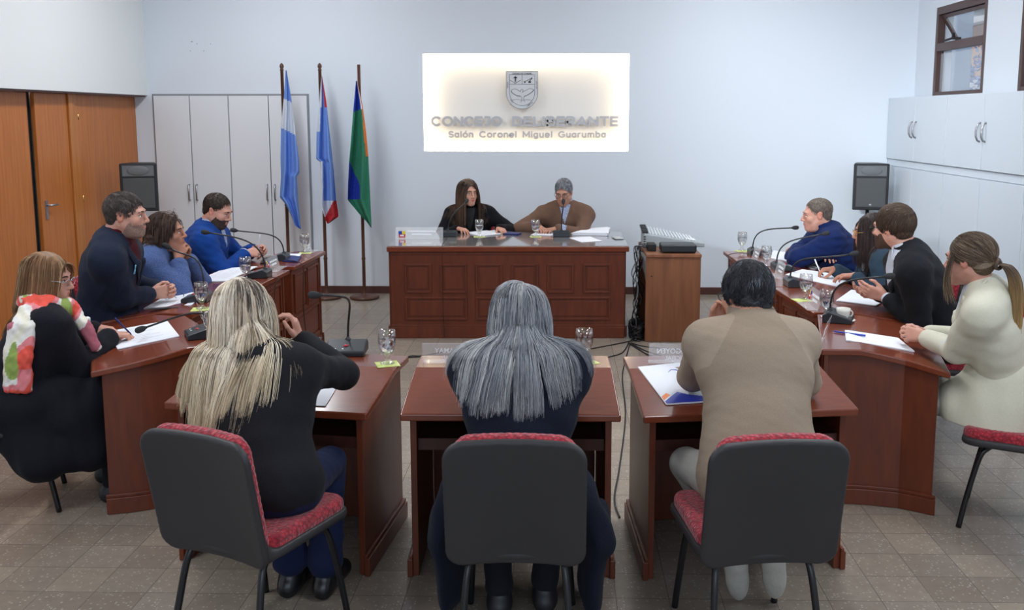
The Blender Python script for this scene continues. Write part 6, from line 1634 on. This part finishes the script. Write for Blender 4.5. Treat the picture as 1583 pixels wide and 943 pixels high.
# 1 man in the tan pullover, right chair of the front row
make_person('person in a tan pullover seen from behind, hand at his face, front row right', dict(
    hip=(0.72, 3.27, 0.545), neck=(0.745, 3.615, 1.055), head=(0.735, 3.73, 1.155), hrot=(-26, 12, 4), yaw=-6, sw=0.184, bulk=1.17, shdrop=0.060, wb=0.038, seed=11,
    wrL=(0.655, 3.97, 0.965), wrR=(0.86, 4.02, 0.80), poleL=V3(-0.35, 0.1, -1), poleR=V3(0.7, 0.0, -0.8), hdL=V3(0.25, 0.05, 1), hnL=V3(0.5, -0.9, 0.1), curlL=(0.6, 0.9, 0.6), hsz=1.0,
    knL=(0.50, 3.62, 0.50), knR=(0.90, 3.66, 0.52), anL=(0.665, 3.42, 0.23), anR=(0.795, 3.38, 0.26), shoevec=(0.16, 0.38, -0.90), solen=V3(0.0, -0.90, -0.42), shoez=1, skin=SK1, vox=0.0045,
    top=dict(name='pullover', mats=[tan, tanr, tanr, cloth('tan_shoulder_panel', (0.36, 0.285, 0.215), (0.32, 0.255, 0.19), 240, 0.4)], g=0.016, fold=0.0050, wl=0.19, collar=(0.015, 0.10, 0.014, 2), cuff=0.03, cuffm=1, pads=True, mfun=lambda C_, mi, k: np.where((mi == 0) & (np.abs((C_ - k['Nk']) @ k['r']) > 0.088 + np.clip(-((C_ - k['Nk']) @ k['up']), 0, 1) * 0.60) & ((C_ - k['Nk']) @ k['up'] > -0.20), 3, mi)), trousers=lightt, shoe=shoeb, sole=solew, hemr=0.055,
    brow=(0.03, 0.02, 0.02), specs=M['black'],
    hair=dict(style='short', pal=[(0.020, 0.021, 0.026, 5), (0.045, 0.048, 0.058, 2), (0.13, 0.14, 0.16, 0.7)], n=6500, th=0.020, len=0.055, rad=0.0010, clump=0.55, mess=0.35, lift=0.5, samp=0.006, ctop=0.3, crown=(0.01, -0.05, 0.12), hl=-0.026, vol=[((0.0, -0.070, -0.02), (0.066, 0.045, 0.080))]),
    after=lambda root, off, k: None))

# 2 grey-haired woman, middle
def coat_gray():
    f = [Ell(V3(-0.14, 3.26, 0.53), V3(0.25, 0.19, 0.13), None, 0.05)]
    for s_ in (-1, 1):
        f += [Cone(V3(-0.14 + s_ * 0.20, 3.26, 0.52), V3(-0.14 + s_ * 0.285, 3.30, 0.33), 0.085, 0.055, 0.05), Cone(V3(-0.14 + s_ * 0.285, 3.30, 0.33), V3(-0.14 + s_ * 0.270, 3.34, 0.10), 0.085, 0.080, 0.04, 0, (V3(1, 0, 0), 0.45)),
              Cone(V3(-0.14 + s_ * 0.29, 3.42, 0.35), V3(-0.14 + s_ * 0.25, 3.44, 0.12), 0.09, 0.085, 0.05, 0, (V3(1, 0, 0), 0.45)), Cone(V3(-0.14 + s_ * 0.11, 3.3, 0.53), V3(-0.14 + s_ * 0.15, 3.62, 0.50), 0.11, 0.09, 0.05)]
    return f
make_person('person with long grey hair and dark wool coat, seen from behind at the middle desk', dict(
    hip=(-0.14, 3.25, 0.545), neck=(-0.14, 3.43, 0.985), head=(-0.145, 3.545, 1.100), hrot=(2, 24, -2), yaw=0, sw=0.178, fem=1, bulk=1.06, shdrop=0.06, seed=12, armb=1.08,
    wrL=(-0.20, 3.98, 0.80), wrR=(-0.04, 3.98, 0.80), poleL=V3(-1, 0, -0.35), poleR=V3(1, 0, -0.35), vox=0.0045, skin=SK3,
    top=dict(name='coat', mats=[coatn], g=0.024, fold=0.006, wl=0.12), trousers=trn, shoe=M['black'], skirt=dict(prims=coat_gray(), mat=coatn, amp=0.012),
    anL=(-0.22, 3.38, 0.10), anR=(-0.05, 3.42, 0.10), knL=(-0.27, 3.64, 0.50), knR=(0.0, 3.66, 0.50),
    hair=dict(style='long', pal=[(0.42, 0.43, 0.46, 4), (0.24, 0.255, 0.29, 3), (0.075, 0.08, 0.10, 1.6), (0.60, 0.60, 0.60, 1.8)], n=9000, th=0.010, len=0.42, steps=30, rad=0.00085, clump=0.62, ng=150, wave=0.035, wf=38, layer=0.034, part=0.02, crown=(0, -0.02, 0.118), cx=0.8, cy=-0.4, grav=0.20, samp=0.003, lenfun=lambda l: 1 - 0.15 * np.clip((np.abs(l[:, 0]) - 0.03) / 0.05, 0, 1))))

# 3 blonde woman, left
make_person('person with long blonde hair and black knit jacket, from behind, front row left', dict(
    hip=(-1.02, 3.25, 0.545), neck=(-1.125, 3.42, 0.99), head=(-1.185, 3.515, 1.125), hrot=(14, 10, -9), yaw=10, sw=0.172, fem=1, bulk=1.0, shdrop=0.055, seed=13, armb=1.05,
    wrL=(-1.27, 3.84, 0.785), wrR=(-1.05, 3.77, 0.955), poleL=V3(-1, 0, -0.5), poleR=V3(1, -0.1, -0.6), hdR=V3(-0.2, -0.05, 1), hnR=V3(-1, -0.2, 0), curlR=(0.5, 0.8, 0.5), vox=0.0045, skin=SK3,
    top=dict(name='knit_jacket', mats=[blackk, blackk], g=0.017, fold=0.005, wl=0.10, collar=(0.0, 0.04, 0.012, 1)), trousers=jeans, shoe=mat('black_boot', (0.012, 0.012, 0.014), 0.25),
    knL=(-1.10, 3.62, 0.50), knR=(-0.90, 3.60, 0.50), anL=(-1.045, 3.51, 0.13), anR=(-0.905, 3.50, 0.13), hemr=0.068,
    hair=dict(style='long', pal=[(0.86, 0.72, 0.56, 4), (0.52, 0.40, 0.28, 2), (0.14, 0.105, 0.085, 1.7), (1.0, 0.93, 0.81, 3.5)], n=9000, th=0.010, len=0.48, steps=30, rad=0.00085, clump=0.68, ng=130, wave=0.02, wf=26, layer=0.022, part=-0.01, bias=(-0.18, -0.02, 0), grav=0.24, cx=0.45, samp=0.003, tip=((0.62, 0.50, 0.30), 0.5))))

# 4 woman with the bright scarf
SCC = np.array([[0.74, 0.72, 0.66], [0.76, 0.10, 0.07], [0.70, 0.22, 0.24], [0.76, 0.74, 0.70], [0.76, 0.73, 0.60], [0.76, 0.74, 0.70], [0.40, 0.12, 0.16]])
def scarf(root, off, k):
    Nk = k['Nk']; f = k['f']; r = k['r']; pr = []
    ring = [Nk + V3(0, 0, 0.035) + (r * math.sin(a) * 0.088 + f * (math.cos(a) * 0.090 + 0.012)) + V3(0, 0, -0.045 * max(math.cos(a), 0)) for a in [i / 14 * 2 * math.pi for i in range(15)]]
    for a, b in zip(ring[:-1], ring[1:]): pr.append(Cone(a, b, 0.036, 0.036, 0.02))
    tail = [Nk + r * 0.07 - f * 0.02 + V3(0, 0, 0.035), Nk + r * 0.13 - f * 0.05 + V3(0, 0, 0.015), Nk + r * 0.19 - f * 0.10 + V3(0, 0, -0.05), Nk + r * 0.215 - f * 0.13 + V3(0, 0, -0.18), Nk + r * 0.205 - f * 0.14 + V3(0, 0, -0.33)]
    for a, b in zip(tail[:-1], tail[1:]):
        for s_ in (-0.035, 0.0, 0.035): pr.append(Cone(a + r * s_ * 0.4 + f * s_, b + r * s_ * 0.4 + f * s_, 0.024, 0.024, 0.015))
    fr = [Nk + r * 0.03 + f * 0.10, Nk + r * 0.07 + f * 0.155 + V3(0, 0, -0.09), Nk + r * 0.09 + f * 0.20 + V3(0, 0, -0.20)]
    for a, b in zip(fr[:-1], fr[1:]): pr.append(Cone(a, b, 0.034, 0.024, 0.02))
    V, Q, _ = sdf_mesh(pr, 0.0055, lambda P: 0.006 * wob(P, 5, 0.05, 5) + 0.003 * wob(P, 8, 0.02, 4))
    n1 = wob(V, 21, 0.26, 4); n2 = wob(V, 22, 0.20, 4); idx = np.digitize(n1, [-0.45, -0.28, -0.12, 0.05, 0.3, 0.5]); c = SCC[np.clip(idx, 0, 6)]
    c = np.where((n2 > 0.40)[:, None], np.array([[0.72, 0.60, 0.12]]), c); c = np.where((n2 < -0.52)[:, None], np.array([[0.28, 0.38, 0.10]]), c)
    mesh_np('scarf', V, Q, M['attr'], root, None, True, off, c)
    p = Vector(Nk + f * 0.17 + r * 0.015 + V3(0, 0, -0.08)); m = MB(); m.ball(p, (0.020, 0.020, 0.012), 0, 6); m.ball(p + Vector((0.01, -0.012, 0.012)), (0.016, 0.016, 0.010), 1, 6); m.build('brooch', [ribbon, M['etch']], root, off=tuple(off))
def coat_scarf():
    h = V3(-2.56, 4.33, 0.53)
    return [Ell(h, V3(0.22, 0.22, 0.14), None, 0.05), Cone(h, V3(-2.24, 4.42, 0.50), 0.17, 0.13, 0.06), Cone(V3(-2.58, 4.28, 0.48), V3(-2.42, 4.25, 0.28), 0.13, 0.12, 0.06), Cone(V3(-2.30, 4.33, 0.45), V3(-2.24, 4.38, 0.30), 0.12, 0.11, 0.05), Cone(V3(-2.42, 4.25, 0.28), V3(-2.24, 4.36, 0.27), 0.10, 0.10, 0.05)]
make_person('person with glasses and a bright patchwork scarf, writing at the left edge', dict(
    hip=(-2.57, 4.33, 0.545), neck=(-2.445, 4.425, 0.950), head=(-2.44, 4.455, 1.085), hrot=(84, 8, 0), yaw=60, sw=0.162, fem=1, seed=14, armb=1.05,
    wrL=(-2.39, 4.80, 0.765), wrR=(-2.245, 4.64, 0.765), hdR=V3(0.85, 0.55, -0.1), hdL=V3(0.9, -0.1, -0.1), poleR=V3(0, -0.6, -1), curlR=(0.6, 0.8, 0.6), thR=0.7, skin=SK3, specs=M['metal'],
    top=dict(name='coat', mats=[coatb, coatb], g=0.022, fold=0.005), trousers=trn, shoe=M['black'], skirt=dict(prims=coat_scarf(), mat=coatb, amp=0.010), after=scarf,
    hair=dict(style='long', pal=[(0.28, 0.15, 0.075, 4), (0.17, 0.085, 0.042, 2.5), (0.42, 0.27, 0.15, 1.5)], n=4200, th=0.010, len=0.29, steps=24, rad=0.0013, clump=0.5, ng=90, wave=0.02, layer=0.018, part=0.0, grav=0.26, bias=(-0.35, -0.1, 0), fringe=(0.25, 0.5, -0.8), cy=-0.3, lenfun=lambda l: 1 - 0.72 * np.clip((l[:, 1] - 0.045) / 0.02, 0, 1) * (np.abs(l[:, 0]) < 0.06))))
pen((-2.165, 4.70, 0.752), (-2.225, 4.655, 0.850), 'dark pen in the hand of the woman with the bright scarf', 'bluebook')

# 5 bearded man in the navy jacket
make_person('bearded person in navy jacket and dark red shirt, hands clasped, left row', dict(
    hip=(-2.72, 5.45, 0.56), neck=(-2.545, 5.36, 1.175), head=(-2.46, 5.365, 1.295), hrot=(83, 2, 0), yaw=80, sw=0.198, bulk=1.14, shdrop=0.105, seed=15, armb=1.18, belly=0.02, hs=1.03,
    wrL=(-2.41, 5.68, 0.80), wrR=(-2.435, 5.56, 0.80), hdR=V3(0.92, 0.38, 0.12), hdL=V3(0.92, -0.38, 0.12), hnR=V3(-0.2, 1, -0.2), hnL=V3(-0.2, -1, -0.2), curlL=CLASP, curlR=CLASP, poleR=V3(-0.3, -0.7, -1), poleL=V3(-0.3, 0.7, -1),
    skin=SK3, beard=(0.20, 0.125, 0.10), beardup=-0.004, jowl=1, brow=(0.05, 0.035, 0.03),
    top=dict(name='jacket', mats=[navyc, darkred], g=0.018, fold=0.0045, v=(0.055, 0.26), lapel=(0.036, 0.26), collar=(-0.005, 0.036, 0.011, 0)), shirtc=darkred, trousers=trn, shoe=M['black'],
    after=lambda r, o, k: ribbon_pin(r, o, k, 1, 0.085, 0.15),
    hair=dict(style='short', pal=[(0.060, 0.046, 0.042, 4), (0.11, 0.09, 0.085, 2)], n=3000, th=0.012, len=0.035, rad=0.0011, clump=0.35, mess=0.2, lift=0.35, hl=0.002, recede=0.006, comb=(0, 0.6, -0.2), ctop=0.8)))

# 6 woman with clasped hands
make_person('person with curly brown hair and blue melange jacket, chin on clasped hands, left row', dict(
    hip=(-2.80, 6.15, 0.545), neck=(-2.625, 6.11, 0.985), head=(-2.545, 6.12, 1.105), hrot=(84, -2, 0), yaw=86, sw=0.170, fem=1, bulk=1.12, seed=16, armb=1.15,
    wrL=(-2.46, 6.20, 0.935), wrR=(-2.47, 6.09, 0.935), hdR=V3(0.25, 0.35, 0.9), hdL=V3(0.25, -0.35, 0.9), hnR=V3(-0.4, 1, 0.1), hnL=V3(-0.4, -1, 0.1), curlL=CLASP, curlR=CLASP, poleR=V3(0.5, -0.5, -1), poleL=V3(0.5, 0.6, -1),
    skin=SK2, brow=(0.04, 0.025, 0.02), jowl=1, top=dict(name='jacket', mats=[melange, cloth('patterned_blouse', (0.05, 0.07, 0.12))], g=0.020, fold=0.005, v=(0.04, 0.20), collar=(0, 0.03, 0.011, 0), stop=0.05), trousers=trn, shoe=M['black'],
    hair=dict(style='long', pal=[(0.065, 0.038, 0.028, 4), (0.11, 0.068, 0.050, 2), (0.035, 0.02, 0.016, 1)], n=4500, th=0.018, len=0.115, steps=22, rad=0.0014, clump=0.6, ng=200, wave=0.42, wf=210, layer=0.024, grav=0.16, cx=0.5, cy=-0.9, hl=0.002, recede=0.008, fringe=(0.5, -1.0, -0.1), faceclear=0.064, vol=[((0, -0.075, -0.03), (0.088, 0.062, 0.085))])))

# 7 man in the royal blue sweater
make_person('bearded person in a royal blue sweater, looking down, far end of left row', dict(
    hip=(-2.86, 7.27, 0.56), neck=(-2.685, 7.22, 1.025), head=(-2.60, 7.205, 1.140), hrot=(98, 20, 0), yaw=84, sw=0.195, bulk=1.25, shdrop=0.095, seed=17, armb=1.25, belly=0.05, hs=1.03, fat=1.12,
    wrL=(-2.40, 7.40, 0.815), wrR=(-2.42, 7.27, 0.80), hdR=V3(0.9, 0.35, 0.05), hdL=V3(0.9, -0.2, 0.1), hnR=V3(-0.1, 0.8, -0.6), hnL=V3(0, -0.8, -0.6), curlL=CLASP, curlR=CLASP, poleR=V3(-0.3, -0.7, -0.8), poleL=V3(-0.3, 0.9, -0.8),
    skin=SK3, beard=(0.035, 0.022, 0.016), beardup=0.004, jowl=1, brow=(0.03, 0.02, 0.015),
    top=dict(name='sweater', mats=[royal, stripe], g=0.018, fold=0.005, v=(0.032, 0.10)), shirtc=stripe, trousers=trn, shoe=M['black'],
    hair=dict(style='short', pal=[(0.040, 0.026, 0.020, 4), (0.06, 0.042, 0.034, 2)], n=2400, th=0.009, len=0.03, rad=0.0011, clump=0.3, mess=0.2, lift=0.3, recede=0.028, temple=0.006)))
pen((-2.31, 7.24, 0.835), (-2.29, 7.22, 0.955), 'white pen held by the man in the royal blue sweater', 'etch')

# 8 man in the blue zip jacket, far right
make_person('person in a blue zip jacket with arms crossed, far end of right row', dict(
    hip=(2.27, 7.36, 0.56), neck=(2.065, 7.36, 0.995), head=(1.975, 7.36, 1.105), hrot=(-84, 6, 0), yaw=-88, sw=0.19, bulk=1.14, shdrop=0.08, seed=18, armb=1.25, hs=1.02,
    wrL=(1.86, 7.46, 0.815), wrR=(1.99, 7.27, 0.815), hdL=V3(-0.3, 1, 0), hdR=V3(0.35, -1, 0), hnL=V3(0, 0.1, -1), hnR=V3(0, 0.1, -1), poleL=V3(-1, -0.8, -0.6), poleR=V3(-1, 0.6, -0.6),
    skin=SK3, brow=(0.10, 0.08, 0.07), jowl=1, top=dict(name='zip_jacket', mats=[bluej, bluej, bluej], g=0.022, fold=0.006, collar=(0.0, 0.062, 0.012, 0), copen=True), trousers=trn, shoe=M['black'],
    after=lambda r, o, k: ribbon_pin(r, o, k, -1, 0.07, 0.16),
    hair=dict(style='short', pal=[(0.16, 0.125, 0.10, 3), (0.10, 0.078, 0.065, 3), (0.26, 0.22, 0.19, 1)], n=2600, th=0.005, len=0.016, rad=0.0010, clump=0.1, mess=0.25, lift=0.5, recede=0.022, samp=0.001)))

# 9 dark-haired woman with glasses
make_person('person with long dark hair, gold-rimmed glasses and dark teal blazer, right row', dict(
    hip=(2.34, 6.48, 0.545), neck=(2.155, 6.44, 0.965), head=(2.095, 6.45, 1.085), hrot=(-80, 6, 0), yaw=-86, sw=0.168, fem=1, seed=19, armb=1.05,
    wrL=(1.97, 6.34, 0.80), wrR=(1.93, 6.68, 0.79), hdL=V3(-0.9, 0.25, -0.05), hdR=V3(-0.95, -0.05, -0.05), poleL=V3(0.4, -0.6, -1), poleR=V3(0.4, 0.6, -1), curlR=(0.6, 0.8, 0.6), thR=0.8,
    skin=SK2, specs=M['gold'], lensr=(0.026, 0.022), top=dict(name='blazer', mats=[teal, whites], g=0.017, fold=0.004, v=(0.055, 0.24), lapel=(0.034, 0.24), collar=(-0.005, 0.03, 0.009, 0)), trousers=trn, shoe=M['black'],
    after=lambda r, o, k: ribbon_pin(r, o, k, 1, 0.07, 0.16, whites),
    hair=dict(style='long', pal=[(0.022, 0.013, 0.012, 4), (0.055, 0.030, 0.026, 2)], n=3400, th=0.009, len=0.33, steps=24, rad=0.0014, clump=0.5, ng=80, wave=0.02, layer=0.018, grav=0.26, part=0.0, cy=-0.5)))
pen((1.825, 6.665, 0.775), (1.79, 6.675, 0.860), 'white pen held by the dark-haired woman with glasses', 'etch')

# 10 man in the black suit
make_person('bearded person with glasses in a black suit and white shirt, right row', dict(
    hip=(2.22, 5.46, 0.56), neck=(1.985, 5.42, 1.105), head=(1.90, 5.465, 1.222), hrot=(-42, 3, 0), yaw=-80, sw=0.205, bulk=1.12, shdrop=0.095, seed=20, armb=1.15, hs=1.04,
    wrL=(1.86, 5.42, 0.83), wrR=(1.87, 5.62, 0.81), hdL=V3(-0.85, 0.30, 0.25), hdR=V3(-0.9, -0.15, 0.12), hnL=V3(0.1, 0.9, 0.3), hnR=V3(0, -0.6, 0.8), curlL=(0.3, 0.4, 0.3), curlR=(0.3, 0.5, 0.4), poleL=V3(0.5, -0.6, -1), poleR=V3(0.3, 0.7, -1),
    skin=SK3, beard=(0.055, 0.028, 0.018), beardup=0.010, brow=(0.04, 0.025, 0.018), specs=M['black'],
    top=dict(name='suit_jacket', mats=[suitm, whites], g=0.018, fold=0.0045, v=(0.075, 0.34), lapel=(0.036, 0.34), collar=(-0.008, 0.032, 0.011, 0), stop=0.055), shirtc=whites, trousers=trn, shoe=M['black'],
    after=lambda r, o, k: [sdf_obj('shirt_cuff', [Cone(k['W' + s_] - nv(k['W' + s_] - k['E' + s_]) * 0.055, k['W' + s_] - nv(k['W' + s_] - k['E' + s_]) * 0.022, 0.038, 0.037, 0.004)], 0.004, [whites], r, o) for s_ in 'LR'],
    hair=dict(style='short', pal=[(0.060, 0.036, 0.024, 4), (0.095, 0.062, 0.042, 2)], n=4200, th=0.021, len=0.05, rad=0.0011, clump=0.35, mess=0.15, lift=0.3, comb=(0, 0.9, -0.1), ctop=0.8, samp=0.003, hl=-0.006)))

# 11 woman in the cream blazer
def blazer_tail():
    h = V3(2.07, 4.31, 0.55); return [Cone(h + V3(-0.02, 0, 0.0), h + V3(-0.03, 0.01, -0.18), 0.20, 0.22, 0.04, 0, (V3(-0.44, -0.9, 0), 0.95)), Cone(h + V3(-0.02, 0, 0.10), h + V3(-0.05, 0.02, -0.15), 0.180, 0.215, 0.05), Cone(h + V3(-0.05, 0, -0.02), h + V3(-0.18, 0.08, -0.03), 0.15, 0.12, 0.05)]
make_person('person with a long ponytail and cream blazer, hands together, right corner desk', dict(
    hip=(2.08, 4.32, 0.545), neck=(1.915, 4.27, 1.090), head=(1.845, 4.30, 1.215), hrot=(-40, 5, 0), yaw=-66, sw=0.172, fem=1, seed=21, armb=0.98, shdrop=0.085,
    wrL=(1.765, 4.555, 0.795), wrR=(1.80, 4.66, 0.79), hdL=V3(-0.9, 0.42, 0.12), hdR=V3(-0.95, 0.15, 0.12), hnL=V3(0.1, 0.9, -0.4), hnR=V3(-0.1, -0.9, -0.4), curlL=CLASP, curlR=CLASP, poleL=V3(0.2, -0.7, -1), poleR=V3(0.3, 0.7, -1),
    skin=SK3, vox=0.0045, top=dict(name='blazer', mats=[cream, whites], g=0.016, fold=0.0035, wl=0.10, v=(0.05, 0.22), lapel=(0.038, 0.26), collar=(-0.004, 0.034, 0.011, 0)), trousers=lightt, shoe=M['black'], skirt=dict(prims=blazer_tail(), mat=cream, amp=0.006, cut=lambda P: 0.455 - P[:, 2]), knL=(1.70, 4.52, 0.50), anL=(1.62, 4.55, 0.09), knR=(1.74, 4.70, 0.50), anR=(1.68, 4.72, 0.09),
    hair=dict(style='pony', tie=(0.0, -0.122, -0.018), pal=[(0.085, 0.055, 0.040, 4), (0.15, 0.105, 0.072, 2.5), (0.27, 0.20, 0.13, 1.2)], n=3800, th=0.006, rad=0.0012, samp=0.002, hl=-0.044, recede=0.040,
              tail=[(0, 0, 0), (0.030, -0.028, -0.004), (0.058, -0.045, -0.055), (0.075, -0.04, -0.14), (0.085, -0.03, -0.28), (0.095, -0.02, -0.40), (0.10, -0.01, -0.50)], prof=[0.017, 0.024, 0.036, 0.044, 0.032, 0.016], nt=1500,
              tip=((0.42, 0.30, 0.17), 0.3), tiptail=((0.50, 0.31, 0.12), 0.9), front=[(-0.072, 0.035, 0.03, 0.23, 60, (-0.6, 0.5, 0)), (0.072, 0.035, 0.03, 0.20, 40, (0.6, 0.5, 0))])))

# 12 long-haired woman at the presiding desk
make_person('person with long brown hair in a black blazer, turned aside, at the presiding desk', dict(
    hip=(-0.85, 9.20, 0.545), neck=(-0.845, 9.02, 0.990), head=(-0.855, 8.955, 1.145), hrot=(148, 4, 0), yaw=176, sw=0.168, fem=1, seed=22, vox=0.0042, gaze=0.2,
    wrL=(-0.56, 8.76, 0.825), wrR=(-0.93, 8.74, 0.825), hdL=V3(0.5, -0.8, -0.05), hdR=V3(0.6, -0.7, 0), poleL=V3(1, 0.3, -0.6), poleR=V3(-1, 0.3, -0.8), skin=(0.60, 0.33, 0.24), lip=(0.5, 0.10, 0.10),
    top=dict(name='blazer', mats=[cloth('black_blazer', (0.007, 0.007, 0.010)), M['blackm']], g=0.016, fold=0.004, v=(0.04, 0.18), lapel=(0.034, 0.20)), trousers=trn, shoe=M['black'],
    hair=dict(style='long', pal=[(0.075, 0.042, 0.028, 4), (0.14, 0.088, 0.060, 2), (0.04, 0.024, 0.018, 1)], n=3600, th=0.009, len=0.40, steps=26, rad=0.0015, clump=0.5, ng=70, wave=0.012, layer=0.020, grav=0.26, part=0.012, cx=0.9, cy=-0.15)))

# 13 man in the brown sweater
make_person('person with short grey hair and glasses in a brown sweater, writing at the presiding desk', dict(
    hip=(0.06, 9.22, 0.56), neck=(0.055, 9.05, 1.020), head=(0.04, 8.985, 1.145), hrot=(192, 18, 0), yaw=182, sw=0.195, vox=0.0042, bulk=1.08, shdrop=0.085, seed=23, armb=1.12,
    wrL=(-0.03, 8.76, 0.825), wrR=(-0.185, 8.80, 0.835), hdL=V3(-0.75, -0.6, -0.05), hdR=V3(0.25, -0.9, -0.1), poleL=V3(1, -0.1, -0.5), poleR=V3(-1, -0.1, -0.5), curlR=(0.6, 0.8, 0.6), thR=0.8, skin=(0.50, 0.27, 0.19), specs=M['black'], brow=(0.06, 0.05, 0.045),
    top=dict(name='sweater', mats=[brownk, stripe], g=0.018, fold=0.005, v=(0.034, 0.10)), shirtc=stripe, trousers=trn, shoe=M['black'],
    hair=dict(style='short', pal=[(0.30, 0.31, 0.34, 4), (0.15, 0.155, 0.17, 3)], n=2400, th=0.010, len=0.025, rad=0.0012, clump=0.2, mess=0.2, lift=0.45)))
pen((-0.20, 8.66, 0.80), (-0.255, 8.68, 0.905), 'blue pen in the hand of the man in the brown sweater', 'blue')
